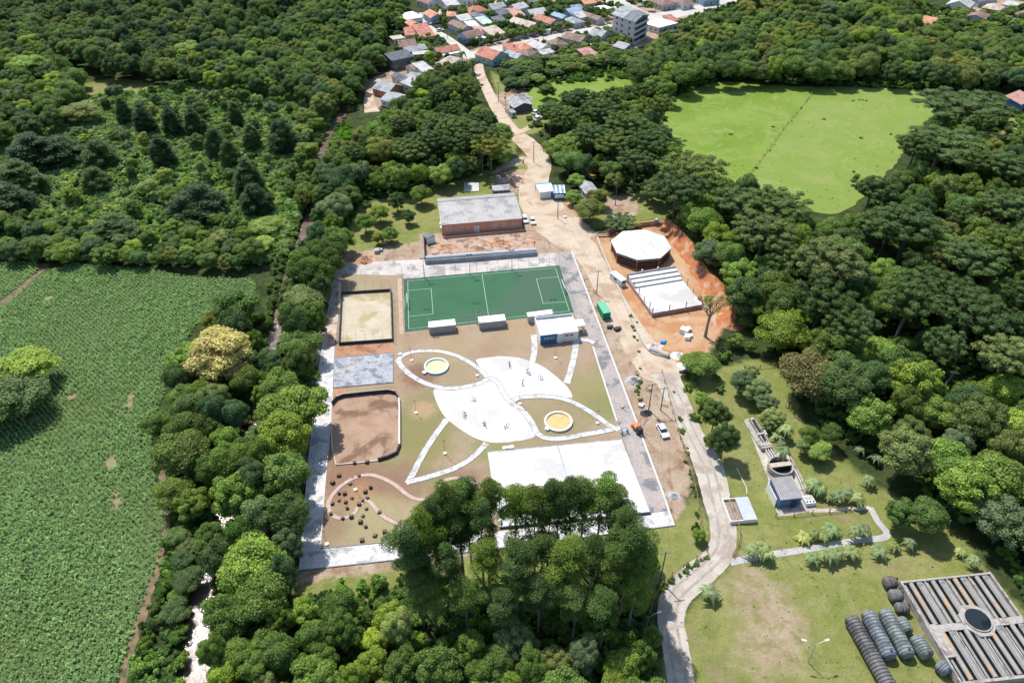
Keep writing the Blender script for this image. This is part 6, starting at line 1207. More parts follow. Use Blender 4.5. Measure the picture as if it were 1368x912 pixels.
# ---- trees one can point at
HT = [
 ('broad', 293, 475, 46, 13, 'gold', 'big golden flowering tree beside the stream'), ('broad', 1080, 500, 38, 12, 'rust', 'large rusty brown crowned tree at the right wood edge'), ('fine', 1125, 515, 42, 13, 'dark', 'large dark round tree right of the rusty one'),
 ('broad', 311, 410, 30, 12, 'deep', 'tall dark green tree behind the golden one'), ('broad', 312, 442, 26, 12, 'vdark', 'shadowed dark tree left of the golden tree top'), ('broad', 405, 402, 30, 8, 'olive', 'dark rounded tree right of the stream bend'), ('broad', 392, 545, 48, 13, 'deep', 'very wide dark tree leaning over the left walk'),
 ('broad', 335, 755, 44, 12, 'light', 'large lime green rounded tree on the stream bank'), ('broad', 315, 660, 34, 12, 'light', 'bright green layered tree near the stream'), ('broad', 347, 690, 26, 12, 'pale', 'yellowish flowering tree left of the park corner'), ('fine', 340, 640, 24, 12, 'grey', 'grey domed tree left of the walk'), ('broad', 308, 618, 26, 11, 'mid', 'round tree beside the grey domed one'), ('broad', 240, 608, 36, 11, 'dark', 'dark tree at the crop field edge'), ('broad', 232, 660, 26, 8, 'dark', 'low dark tree at the field corner'),
 ('broad', 380, 635, 36, 13, 'mid', 'tall feathery tree overhanging the left walk'), ('broad', 378, 580, 34, 12, 'mid', 'green tree pressed against the left walk'), ('broad', 386, 690, 30, 12, 'dark', 'dark tree at the lower left walk'), ('broad', 350, 800, 38, 11, 'mid', 'round tree left of the small green meadow'), ('broad', 300, 820, 30, 10, 'mid', 'broad crown on the right stream bank below'), ('broad', 375, 520, 30, 11, 'mid', 'clumpy tree left of the grey slab'), ('broad', 400, 460, 28, 9, 'mid', 'light tree left of the sand court'),
 ('broad', 28, 495, 44, 8, 'light', 'bright topped tree in the field copse'), ('broad', 10, 530, 50, 9, 'dark', 'dark wide tree in the field copse'), ('broad', 20, 498, 30, 7, 'mid', 'right hand tree of the field copse'),
 ('broad', 455, 320, 20, 8, 'light', 'bright round tree at the upper left of the park'), ('broad', 487, 296, 14, 7, 'light', 'bright small tree on the lawn left of the hall'), ('broad', 507, 284, 13, 6, 'mid', 'small tree on the lawn left of the hall, upper'), ('broad', 521, 312, 11, 5, 'deep', 'small dark tree above the parked crates'), ('broad', 545, 288, 10, 5, 'dark', 'small dark tree on the lawn nearest the hall'), ('fine', 530, 268, 13, 7, 'dark', 'dark tree at the lawn top left of the hall'), ('broad', 562, 258, 14, 7, 'deep', 'dark tree touching the far corner of the hall'), ('broad', 505, 318, 9, 4, 'olive', 'low olive tree at the lawn bottom'), ('broad', 455, 240, 24, 12, 'blueg', 'tall dark tree beside the stream bend'), ('broad', 450, 275, 22, 10, 'grey', 'grey green rounded tree right of the stream'),
 ('broad', 215, 205, 22, 12, 'dark', 'dark tree 1') if 0 else ('conifer', 215, 200, 20, 12, 'vdark', 'domed dark pine standing alone in the left scrub'), ('conifer', 265, 262, 34, 14, 'vdark', 'broad black green pine in the middle of the left scrub'), ('conifer', 245, 275, 28, 12, 'vdark', 'squat dark pine left of the broad one'), ('conifer', 330, 235, 26, 14, 'vdark', 'tall dark pine right of the broad one'), ('conifer', 340, 260, 24, 12, 'vdark', 'lower dark pine right of the broad one'), ('conifer', 375, 175, 22, 15, 'vdark', 'tall dark pine near the upper stream'), ('conifer', 190, 155, 18, 13, 'vdark', 'dark pine in the row behind, leftmost'), ('conifer', 228, 160, 18, 12, 'vdark', 'dark pine in the row behind, second'), ('conifer', 258, 160, 18, 12, 'vdark', 'dark pine in the row behind, third'), ('conifer', 285, 185, 16, 13, 'vdark', 'slim dark pine in the row behind, fourth'), ('conifer', 305, 200, 15, 12, 'vdark', 'slim dark pine in the row behind, last'), ('conifer', 163, 145, 14, 12, 'vdark', 'slim dark pine above the leftmost of the row'), ('conifer', 130, 200, 24, 12, 'vdark', 'dark pine left of the lone domed one'), ('conifer', 125, 235, 20, 10, 'dark', 'smaller dark pine in the left scrub'), ('conifer', 45, 200, 40, 13, 'vdark', 'wide dark pine group at the left edge, upper'), ('conifer', 80, 195, 30, 12, 'vdark', 'dark pine near the left edge, second'), ('conifer', 25, 235, 36, 12, 'vdark', 'dark pine near the left edge, third'), ('conifer', 5, 260, 34, 12, 'vdark', 'dark pine near the left edge, lowest'), ('conifer', 150, 300, 34, 9, 'dark', 'dark spreading tree above the crop field'), ('conifer', 335, 180, 15, 11, 'dark', 'dark pine near the bright bush by the stream'), ('broad', 400, 178, 16, 8, 'lime', 'bright yellow green bush by the upper stream'),
 ('broad', 105, 150, 26, 9, 'olive', 'dark rounded tree below the glade'), ('broad', 40, 90, 30, 11, 'light', 'bright green tree at the far left'), ('broad', 253, 70, 24, 11, 'light', 'bright green crown among the dark far wood'), ('broad', 355, 300, 22, 5, 'lime', 'vivid green thicket beside the stream, upper'), ('broad', 350, 325, 18, 4, 'lime', 'vivid green thicket beside the stream, lower'),
 # araucarias round the pasture
 ('araucaria', 1290, 140, 52, 15, 'dark', 'great araucaria at the upper right corner of the pasture'), ('araucaria', 1258, 195, 52, 16, 'dark', 'wide araucaria on the right edge of the pasture'), ('araucaria', 1165, 255, 30, 14, 'dark', 'lone araucaria at the pasture lower corner'), ('araucaria', 927, 225, 40, 15, 'dark', 'araucaria at the lower left edge of the pasture'), ('araucaria', 905, 250, 34, 15, 'dark', 'araucaria just left of the pasture edge one'), ('araucaria', 1035, 275, 44, 16, 'dark', 'tall araucaria below the middle of the pasture'), ('araucaria', 990, 270, 34, 14, 'dark', 'araucaria left of the tall middle one'), ('araucaria', 1215, 305, 46, 16, 'vdark', 'dark araucaria group below the lone one, upper'), ('araucaria', 1190, 300, 36, 15, 'dark', 'araucaria beside the dark group'), ('araucaria', 1110, 355, 50, 18, 'olive', 'wide pale topped araucaria in the right wood'), ('araucaria', 1020, 315, 44, 16, 'olive', 'olive araucaria above the clay bank'), ('araucaria', 1300, 350, 44, 15, 'dark', 'araucaria near the right edge, middle'), ('araucaria', 1340, 225, 34, 15, 'dark', 'araucaria near the right edge beside the blue house lawn'), ('araucaria', 1345, 280, 36, 14, 'dark', 'araucaria at the right edge below the lawn'), ('araucaria', 1300, 420, 44, 16, 'dark', 'large dark araucaria deep in the right wood'), ('araucaria', 1345, 480, 44, 15, 'olive', 'olive araucaria at the right edge'), ('araucaria', 1260, 465, 30, 15, 'dark', 'araucaria above the leaning pale trunk'), 
 ('araucaria', 775, 135, 24, 15, 'dark', 'araucaria in the grove right of the road, topmost'), ('araucaria', 800, 150, 26, 15, 'dark', 'araucaria in the grove right of the road, second'), ('araucaria', 755, 155, 22, 14, 'dark', 'araucaria in the grove right of the road, leftmost'), ('araucaria', 835, 165, 28, 15, 'dark', 'araucaria in the grove, near the pasture'), ('araucaria', 865, 190, 28, 15, 'dark', 'araucaria in the grove, lowest at the pasture'), ('araucaria', 820, 190, 26, 14, 'dark', 'araucaria in the grove, centre'), ('araucaria', 850, 215, 24, 13, 'dark', 'araucaria behind the play structure lawn'), ('araucaria', 790, 180, 24, 14, 'dark', 'araucaria in the grove, centre left'),
 ('araucaria', 610, 175, 28, 14, 'dark', 'araucaria at the left side of the road curve'), ('araucaria', 640, 180, 28, 15, 'dark', 'araucaria nearest the road curve'), ('araucaria', 575, 190, 26, 14, 'dark', 'araucaria in the wood behind the hall, left'), ('araucaria', 590, 165, 24, 13, 'dark', 'araucaria in the wood behind the hall, rear'), ('araucaria', 550, 200, 26, 13, 'dark', 'araucaria left in the wood behind the hall'), ('araucaria', 655, 195, 24, 14, 'olive', 'araucaria over the dark lawn behind the hall'),
 ('broad', 1190, 645, 0, 0, '', '') if 0 else ('broad', 1240, 690, 26, 8, 'deep', 'round dark bush tree on the lawn, right'), ('broad', 1205, 685, 22, 7, 'deep', 'round dark bush tree on the lawn, left'), ('broad', 1095, 602, 17, 4.5, 'lime', 'bright round shrub beside the round tank'), ('broad', 1082, 582, 14, 6, 'mid', 'pale leafy tree behind the bright round shrub'), ('broad', 1110, 580, 14, 6, 'mid', 'second pale leafy tree behind the bright shrub'), ('broad', 1210, 605, 36, 13, 'grey', 'grey twiggy tree in the lower right wood'), ('broad', 1262, 620, 34, 11, 'light', 'bright tree in the lower right wood'), ('broad', 1340, 520, 30, 11, 'lime', 'yellow green tree at the right edge'), ('broad', 1290, 650, 40, 12, 'light', 'pale green bushy tree at the lower right'), ('broad', 1335, 640, 44, 12, 'mid', 'wide tree at the lower right edge'),
 ('fine', 956, 553, 19, 9, 'dark', 'dark upright tree above the drying bed, upper'), ('fine', 969, 586, 20, 10, 'dark', 'dark upright tree above the drying bed, lower'), ('broad', 935, 487, 25, 6, 'deep', 'round green tree at the foot of the bare one'), ('fine', 1012, 520, 20, 6, 'pale', 'pale thicket left of the flume, upper'), ('fine', 1034, 558, 17, 5, 'pale', 'pale thicket left of the flume, middle'), ('fine', 990, 510, 18, 6, 'grey', 'pale thicket near the rail fence'), ('fine', 1024, 538, 15, 5, 'grey', 'grey thicket right of the flume, between two pale ones'), ('fine', 1002, 497, 14, 5, 'pale', 'pale thicket just below the rail fence'), ('palm', 1050, 575, 12, 4, 'pale', 'large palm right of the flume thicket'), ('palm', 1046, 604, 12, 4, 'grey', 'large palm above the round tank'), ('fine', 938, 535, 12, 4, 'light', 'light shrub tree between lane and upright dark trees'), ('broad', 950, 590, 11, 4, 'mid', 'low green tree left of the lower upright dark tree'), ('fine', 1072, 595, 11, 4, 'pale', 'small pale tree right of the round tank'), ('broad', 983, 455, 11, 4, 'mid', 'small round tree on the slope, left') , ('broad', 1004, 462, 9, 3.5, 'deep', 'small round tree on the slope, right'), ('bush', 968, 474, 9, 2.6, 'mid', 'small bush left of the slope trees'), ('broad', 997, 430, 10, 4, 'dark', 'small dark tree at the end of the clay bank'),
 ('broad', 788, 278, 20, 8, 'olive', 'olive tree beside the striped cabin'), ('broad', 800, 262, 14, 7, 'olive', 'small olive tree near the grey hut'), ('broad', 765, 262, 11, 5, 'light', 'light shrub tree right of the striped cabin'), ('broad', 770, 240, 12, 5, 'light', 'bright shrub in front of the play structure'), ('broad', 768, 190, 26, 10, 'mid', 'round green tree at the road edge'), ('broad', 745, 195, 20, 8, 'mid', 'smaller green tree at the road edge'), ('broad', 760, 215, 22, 9, 'deep', 'green tree beside the play structure'), ('fine', 822, 243, 14, 7, 'olive', 'small thin tree on the lawn above the pavilion'),
 ('broad', 870, 755, 15, 5, 'light', 'round bright tree beside the white court corner'), ('broad', 860, 740, 18, 7, 'mid', 'bright tree right of the eucalyptus grove'), ('broad', 872, 850, 14, 6, 'mid', 'small tree under the single armed lamp'), ('broad', 935, 715, 9, 3, 'mid', 'shrub at the inner edge of the lane, lower'), ('bush', 932, 706, 8, 2.6, 'deep', 'shrub at the inner edge of the lane, upper'),
 ('broad', 741, 165, 10, 5, 'deep', 'small tree in the green meadow') if 0 else ('broad', 731, 122, 13, 6, 'mid', 'small round tree in the green meadow'), ('bare', 948, 420, 30, 12, 'olive', 'tall nearly bare tree beside the clay yard'), ('araucaria', 830, 295, 20, 5, 'dark', 'young araucaria on the lawn above the pavilion') , ('bush', 850, 300, 9, 2, 'rust', 'reddish brown shrub above the pavilion'),
 ('broad', 948, 338, 22, 10, 'grey', 'grey green tree behind the clay bank'), ('broad', 940, 298, 24, 11, 'light', 'light green rounded tree behind the pavilion'), ('broad', 988, 366, 26, 11, 'light', 'light green tree above the clay bank end'), ('broad', 1050, 440, 34, 12, 'mid', 'domed green tree at the slope top'), ('araucaria', 1100, 400, 40, 17, 'vdark', 'dark araucaria with leaning trunk above the slope'),
]
for a in HT:
    if a[3]: tree_px(*a)
# eucalyptus grove: tops given
EU = [(543, 716), (562, 694), (576, 674), (594, 663), (609, 658), (622, 648), (655, 652), (690, 655), (716, 662), (735, 655), (748, 650), (765, 648), (782, 652), (805, 650), (822, 662), (838, 690), (845, 712), (640, 676), (612, 690), (578, 700), (553, 735), (600, 740), (650, 730), (690, 735), (725, 720), (760, 735), (795, 725), (825, 745), (850, 775), (720, 780), (670, 790), (620, 785), (575, 780), (770, 790), (810, 800), (556, 772)]
pos = ['leftmost at the walk edge', 'second from the left', 'third from the left', 'fourth from the left', 'fifth from the left', 'beside the pink arch', 'alone before the white court edge', 'slender over the white court', 'with bare stem over the court', 'left of the centre top', 'at the centre top', 'centre right of the top', 'right of the centre top', 'tallest on the right', 'right shoulder of the grove', 'rightmost over the court corner', 'rightmost lower', 'behind the lone stem', 'behind the left group', 'in the left group, lower', 'in the lower left', 'in the lower left middle', 'under the lone stem', 'in the lower centre', 'in the centre, shaded', 'in the centre right, shaded', 'in the right, shaded', 'in the right, lower', 'at the lower right end', 'at the front centre', 'at the front left of centre', 'at the front left', 'at the far front left', 'at the front right of centre', 'at the front right', 'at the front left corner']
for i, (x_, y_) in enumerate(EU):
    Ht = 25 if i < 18 else 20 if i < 28 else 15.5; x, y = G(x_, y_, Ht * .97); R = tr_.uniform(2.8, 3.9); tree('eucalypt', x, y, R, Ht * tr_.uniform(.95, 1.05), ('dark', 'deep', 'dark')[i % 3], 'tall eucalyptus of the foreground grove, ' + pos[i], 'eucalyptus grove in the foreground')
# palms and cycads of the lawn
PA = [(1005, 736), (1018, 735), (1025, 742), (1075, 715), (1088, 712), (1100, 716), (1110, 708), (1140, 712), (1152, 708), (1085, 745), (1105, 742), (1118, 740), (1136, 738), (1175, 735), (1195, 728), (1215, 725), (948, 792), (1095, 655), (1108, 660), (1120, 665), (1132, 660), (1145, 668), (1160, 642), (1085, 650), (1285, 735), (1300, 750), (1170, 612), (1150, 600), (1045, 592), (1040, 580), (1028, 568)]
pl = ['left of the path bend', 'middle of the path bend clump', 'right of the path bend clump', 'above the path, first', 'above the path, second', 'above the path, third', 'above the path, fourth', 'near the path corner', 'at the path corner, right', 'below the path, first', 'below the path, second', 'below the path, third', 'below the path, fourth', 'right of the corner, first', 'right of the corner, second', 'right of the corner, last', 'alone on the lawn inside the lane bend', 'behind the pump shed, first', 'behind the pump shed, second', 'behind the pump shed, third', 'behind the pump shed, fourth', 'at the path end', 'at the wood edge', 'beside the grate box', 'near the basin top', 'right of the basin top', 'in the wood edge, upper', 'in the wood edge, topmost', 'right of the flume, lowest', 'right of the flume, middle', 'right of the flume, top']
for (x_, y_), q in zip(PA, pl):
    for k_ in range(1): x, y = G(x_, y_, 1.5); tree('palm', x, y, tr_.uniform(1.5, 2.2), tr_.uniform(2.2, 3.6), 'pale' if tr_.random() < .4 else 'grey', 'feathery palm plant ' + q, 'palms and cycads on the lawns')
# town palms
for x_, y_, lb in ((617, 66, 'town palm on the street corner'), (631, 82, 'town palm beside the dirt road'), (1275, 18, 'palm beside the long brown roof'), (1357, 28, 'palm at the top right corner')): x, y = G(x_, y_, 6); tree('palm', x, y, 3.0, 8, 'deep', lb)
# ---- wooded areas: many trees, the nearest as individuals, the rest massed
SCRUB0 = [(-60, 170), (60, 160), (120, 130), (200, 120), (320, 105), (430, 110), (440, 140), (420, 190), (405, 240), (395, 290), (380, 330), (350, 340), (210, 340), (60, 330), (-60, 330)]
AVOID = [msk_ for msk_ in (ROADN, ROADM, ROADS)]
TOWN_ST = [RM, gp((552, 18), (570, 35), (598, 52), (622, 70), (640, 82)), gp((560, 20), (605, 13), (660, 3), (720, -12)), gp((775, -25), (815, -2), (850, 18), (880, 24)), gp((850, 30), (895, 20), (950, 8), (1030, -14))]
STRIPS = [(q, 6) for q in TOWN_ST] + [(gp((708, 148), (722, 156), (734, 162)), 4.5)] + [(ROADN, 8), (ROADM, 6), (ROADS, 4.2), (STREAM_S, 2.4), ([G(*p) for p in [(441, 400), (424, 505), (412, 620), (400, 762)]], -1.2)]
def seg_d(x, y, pl_):
    m_ = 1e9
    for (a, b_), (c_, d_) in zip(pl_[:-1], pl_[1:]):
        dx, dy = c_ - a, d_ - b_; t_ = max(0, min(1, ((x - a) * dx + (y - b_) * dy) / (dx * dx + dy * dy + 1e-9))); m_ = min(m_, math.hypot(x - a - t_ * dx, y - b_ - t_ * dy))
    return m_
HOUSES = [tuple(rect_of(q, h)[0]) for q, h, *_ in T]
def free(x, y, R, tight=.62):
    for pl_, w_ in STRIPS:
        if pl_ is STREAM_S and not any(a < PRJ(x, y)[1] < b_ for a, b_ in ((152, 225), (286, 322), (425, 480), (785, 1000))): w_ = .6 - R * .3
        if seg_d(x, y, pl_) < w_ + R * (.55 if pl_ is STREAM_S else .7): return False
    for hx, hy in HOUSES:
        if abs(x - hx) < 6 + R and abs(y - hy) < 6 + R and math.hypot(x - hx, y - hy) < 5.5 + R * .7: return False
    for (a, b_, r2) in placed:
        if abs(a - x) < 14 and abs(b_ - y) < 14 and math.hypot(a - x, b_ - y) < (R + r2) * tight: return False
    return True
def fill(poly, R, jit, mix, hts, tries, tag_, tight=.62, seed=1, crownspace=True, zc=None):
    """scatter crowns whose centres fall inside the outline (picture outline at crown height)"""
    r = random.Random(seed); zc_ = zc or hts * .6; W = [G(x, y, zc_) for x, y in poly]; xs = [p[0] for p in W]; ys = [p[1] for p in W]; out = []
    area = (max(xs) - min(xs)) * (max(ys) - min(ys)); n = int(area / (R * R) * tries)
    X = [r.uniform(min(xs), max(xs)) for _ in range(n)]; Y = [r.uniform(min(ys), max(ys)) for _ in range(n)]; ok = inpoly(X, Y, W)
    for x, y, o in zip(X, Y, ok):
        if not o: continue
        rr = R * r.uniform(1 - jit, 1 + jit)
        if not free(x, y, rr, tight): continue
        sp, colr, hf = r.choices([m[:3] for m in mix], [m[3] for m in mix])[0]; placed.append((x, y, rr)); out.append((sp, x, y, rr * (1 if sp != 'araucaria' else 1.25), hts * hf * r.uniform(.85, 1.15) * (.6 + .4 * rr / R), colr, tag_))
    return out
MIXL = [('broad', 'mid', 1, 4), ('broad', 'dark', 1, 3), ('broad', 'deep', 1.05, 3), ('broad', 'light', .9, 1.6), ('fine', 'olive', 1, 1.5), ('fine', 'grey', .95, 1), ('broad', 'blueg', 1.1, 1.5)]
MIXR = MIXL + [('araucaria', 'dark', 1.3, 2.2), ('broad', 'lime', .85, .6)]
W_ = []
W_ += fill([(215, 90), (300, 60), (520, -40), (520, 20), (495, 90), (462, 130), (440, 165), (420, 130), (300, 110)], 5.0, .25, MIXL, 10.5, 3, 'in the wood left of the upper stream', seed=2)
W_ += fill([(-60, -60), (520, -60), (510, -10), (440, 60), (350, 85), (260, 95), (150, 95), (60, 60), (-60, 60)], 5.6, .22, [('broad', 'dark', 1, 5), ('broad', 'vdark', 1.1, 3), ('broad', 'deep', 1, 2), ('fine', 'olive', 1, 1)], 12, 3, 'in the dark far wood at the upper left', seed=3)
W_ += fill([(-60, 60), (60, 60), (105, 100), (90, 140), (60, 170), (-60, 190)], 5.4, .25, MIXL, 11, 3, 'at the far left edge above the pines', seed=4)
W_ += fill([(200, 320), (240, 300), (300, 290), (350, 330), (320, 352), (215, 350)], 3.6, .25, MIXL, 6, 3, 'along the top of the crop field', seed=5)
W_ += fill([(-40, 300), (60, 285), (140, 310), (190, 330), (190, 344), (60, 340), (-40, 335)], 3.6, .25, MIXL, 6, 3, 'behind the corner of the crop field', seed=6)
W_ += fill([(430, 110), (480, 60), (500, 90), (455, 140), (425, 185), (415, 250), (385, 250), (400, 180)], 3.6, .3, MIXL, 7, 3, 'on the left bank of the upper stream', seed=7)
W_ += fill([(500, 165), (540, 140), (560, 110), (590, 95), (630, 95), (645, 120), (655, 150), (672, 175), (672, 205), (650, 225), (560, 235), (500, 245), (470, 265), (440, 300), (430, 250), (450, 200)], 4.6, .28, MIXR, 10, 3, 'in the wood between town and hall', seed=8)
W_ += fill([(430, 300), (455, 330), (440, 360), (438, 400), (425, 450), (420, 520), (405, 600), (398, 660), (392, 740), (380, 780), (350, 800), (300, 800), (285, 740), (315, 670), (345, 600), (365, 520), (385, 450), (395, 400), (410, 340)], 3.9, .3, MIXL, 12, 4, 'on the bank between stream and park', seed=9)
W_ += fill([(262, 440), (300, 420), (340, 400), (352, 430), (345, 500), (335, 560), (310, 620), (285, 680), (262, 690), (235, 670), (210, 620), (205, 590), (215, 550), (235, 500)], 3.9, .3, MIXL, 9, 4, 'on the left bank beside the crop field', seed=10)
W_ += fill([(270, 800), (395, 800), (420, 820), (520, 800), (700, 810), (850, 800), (872, 820), (890, 960), (270, 980)], 3.5, .35, [('broad', 'light', .9, 4), ('fine', 'mid', 1.1, 3), ('broad', 'mid', 1, 5), ('fine', 'pale', 1, 1.6), ('broad', 'deep', 1, 2), ('fine', 'grey', 1, 1), ('broad', 'lime', .8, 1)], 8.8, 5, 'in the thicket at the bottom of the view', seed=11)
W_ += fill([(530, 770), (600, 760), (850, 740), (872, 800), (700, 815), (530, 805)], 3.6, .3, [('broad', 'dark', 1, 4), ('fine', 'deep', 1, 3)], 13, 5, 'under the eucalyptus grove', seed=12)
W_ += fill([(735, 150), (785, 138), (865, 130), (882, 150), (885, 190), (915, 225), (880, 255), (840, 235), (790, 225), (750, 215), (735, 180)], 4.6, .25, MIXR, 10, 3, 'in the grove right of the road', seed=13)
W_ += fill([(885, 235), (925, 250), (985, 255), (1040, 275), (1090, 300), (1120, 300), (1165, 275), (1205, 230), (1235, 185), (1262, 160), (1300, 175), (1330, 200), (1420, 195), (1450, 700), (1400, 800), (1340, 720), (1290, 660), (1240, 610), (1180, 560), (1120, 545), (1075, 500), (1032, 450), (992, 400), (958, 345), (930, 305), (900, 275)], 5.0, .28, MIXR, 11.5, 3, 'in the large wood on the right', seed=14)
W_ += fill([(868, 72), (890, 50), (930, 40), (1000, 8), (1060, -30), (1215, -40), (1225, 10), (1215, 46), (1262, 52), (1300, 58), (1370, 60), (1420, 66), (1420, 105), (1300, 108), (1262, 105), (1130, 98), (1000, 96), (930, 100), (885, 122), (860, 120), (850, 90)], 5.6, .25, MIXL + [('broad', 'olive', 1, 3)], 12, 3, 'in the wood beyond the pasture', seed=15)
W_ += fill([(650, 92), (700, 82), (760, 78), (820, 70), (860, 68), (868, 82), (800, 88), (740, 98), (700, 112), (665, 118)], 3.8, .3, MIXL, 5.0, 3, 'in the belt of trees below the town', seed=16)
W_ += fill([(705, 145), (760, 140), (860, 116), (885, 118), (860, 132), (790, 138), (740, 156)], 3.3, .3, MIXL, 6, 2, 'between the small meadow and the grove', seed=17)
W_ += fill([(505, 40), (530, 30), (545, 10), (540, -20), (520, -20), (500, 20), (505, 90), (515, 70)], 3.6, .3, MIXL, 7, 3, 'at the left edge of the town', seed=18)
W_ += fill([(540, 5), (590, 10), (720, -6), (760, -10), (850, -20), (1000, -30), (1000, -12), (900, 0), (700, 60), (560, 100), (520, 80)], 2.6, .35, MIXL, 5, .9, 'in a garden of the town', seed=19, tight=.9)
W_ += fill([(560, 55), (620, 60), (700, 40), (800, 20), (860, 45), (820, 75), (700, 95), (650, 90), (600, 100), (540, 110)], 2.4, .35, MIXL, 3.6, 1.3, 'in a lower garden of the town', seed=20, tight=.8)
W_ += fill([(1230, 40), (1260, 10), (1300, 14), (1368, 8), (1400, 30), (1368, 60), (1280, 55)], 3.2, .3, MIXL, 5, .6, 'among the houses at the top right', seed=21)
W_ += fill([(1300, 140), (1340, 150), (1340, 170), (1310, 170)], 3.0, .3, MIXL, 6, 1, 'beside the blue walled house', seed=22)
W_ += fill([(250, 900), (225, 840), (235, 760), (240, 700), (255, 700), (258, 760), (250, 830), (246, 912)], 2.4, .3, MIXL, 3., 3, 'in the strip between field and stream', seed=23)
W_ += fill([(470, 60), (500, 60), (470, 130), (450, 150), (435, 145)], 3.2, .3, MIXL, 7, 4, 'over the upper stream', seed=26, tight=.55)
W_ += fill([(418, 228), (440, 228), (436, 262), (422, 290), (400, 290), (405, 262)], 3.0, .3, MIXL, 7, 5, 'over the stream bend', seed=27, tight=.55)
W_ += fill([(388, 325), (412, 325), (402, 360), (392, 410), (382, 425), (360, 425), (368, 390), (378, 350)], 3.0, .3, MIXL, 7, 5, 'over the stream beside the sand court', seed=28, tight=.55)
W_ += fill([(345, 480), (372, 480), (360, 560), (325, 650), (298, 720), (285, 780), (262, 780), (270, 720), (300, 650), (335, 560)], 3.2, .3, MIXL, 8, 5, 'over the lower stream', seed=29, tight=.6)
W_ += fill(SCRUB0, 3.0, .45, MIXL + [('broad', 'pale', 1, 3), ('fine', 'grey', 1, 3), ('conifer', 'dark', 1.4, 1)], 6.5, .3, 'in the left scrub clearing', seed=24, tight=1.3)
W_.sort(key=lambda a: a[2] ** 2 * 1.2 + a[1] ** 2)
TW = dict(mid='mid green', dark='dark green', vdark='blackish green', light='bright green', lime='yellow green', olive='olive', grey='grey green', deep='deep green', blueg='bluish green', pale='pale green')
budget = dict(broad=300 - sum(1 for p in HT if p[0] in ('broad', 'fine')), araucaria=250); rest = []
LM = [('golden flowering tree', 293, 475), ('rusty brown tree', 1080, 500), ('crop field copse', 28, 500), ('sand court', 490, 425), ('brown rounded court', 490, 570), ('grey slab court', 485, 495), ('eucalyptus grove', 680, 760), ('lane bend', 890, 790), ('round concrete tank', 1043, 620), ('pump shed', 1050, 655), ('big treatment basin', 1300, 840), ('lone lower araucaria', 1165, 255), ('great corner araucaria', 1290, 140), ('white pavilion', 857, 330), ('white slab building', 888, 390), ('bare tree', 948, 430), ('lower pasture tip', 1118, 284), ('left pasture edge', 880, 160), ('play structure', 783, 238), ('striped blue cabin', 747, 255), ('brick hall', 640, 285), ('stone heap', 695, 131), ('brick cottage', 520, 122), ('blue walled house', 1360, 136), ('orange gable house', 1237, 28), ('four storey block', 840, 45), ('left grass glade', 150, 118), ('broad black pine', 265, 262), ('upper stream pine', 375, 175), ('grey domed tree', 340, 640), ('lime stream tree', 335, 755), ('park bottom corner', 400, 760), ('stream mouth below', 265, 850), ('clay bank', 960, 390), ('rail fence on the slope', 1040, 489), ('grey twiggy tree', 1210, 605), ('yellow green edge tree', 1340, 520), ('dark deep araucaria', 1300, 420), ('wide pale araucaria', 1110, 355), ('upper right corner', 1368, 0), ('drying bed', 990, 680), ('small green meadow', 790, 110), ('corner of the lane wood', 860, 870), ('bottom left thicket', 330, 880), ('bottom middle thicket', 560, 880)]
LMW = [(n, *G(px, py)) for n, px, py in LM]; ind = []
ORD = ['nearest', 'second', 'third', 'fourth', 'fifth', 'sixth', 'seventh', 'eighth', 'ninth', 'tenth', 'eleventh', 'twelfth']
for sp, x, y, R, Ht, colr, tg in W_:
    kd = 'broad' if sp in ('broad', 'fine') else sp
    if budget.get(kd, 0) > 0:
        budget[kd] -= 1; shp = 'spreading araucaria' if sp == 'araucaria' else ('finely leaved tree' if sp == 'fine' else 'round crowned tree')
        n, lx, ly = min(LMW, key=lambda q: math.hypot(q[1] - x, q[2] - y)); dx, dy = x - lx, y - ly; a = math.degrees(math.atan2(dy, dx)) % 360
        di = ['right of', 'up and right of', 'beyond', 'up and left of', 'left of', 'down and left of', 'in front of', 'down and right of'][int((a + 22.5) // 45) % 8]
        di = di if len(f'{TW[colr]} {shp} {di} the {n}'.split()) < 13 else 'near'; sz = 'large' if R > 5 else 'small' if R < 3.2 else ''; ind.append([f'{TW[colr]} {shp} {di} the {n}', f'{sz} {TW[colr]} {shp} {di} the {n}'.strip() if len(n.split()) + len(di.split()) < 6 else f'{TW[colr]} {shp} {di} the {n}', math.hypot(dx, dy), (sp, x, y, R, Ht, colr), f'{shp}s {tg}'])
    else: rest.append((sp, x, y, R, Ht, colr))
from collections import defaultdict
by = defaultdict(list)
for e in ind: by[e[1]].append(e)
for lb, es in by.items():
    es.sort(key=lambda e: e[2])
    for i, e in enumerate(es): e[1] = lb if len(es) == 1 else (('nearest ' + lb) if i == 0 else f'{ORD[i]} nearest ' + lb if i < len(ORD) else lb)
for e in ind: tree(*e[3], e[1], e[4])
print('individual', len(bpy.data.objects), 'massed', len(rest))
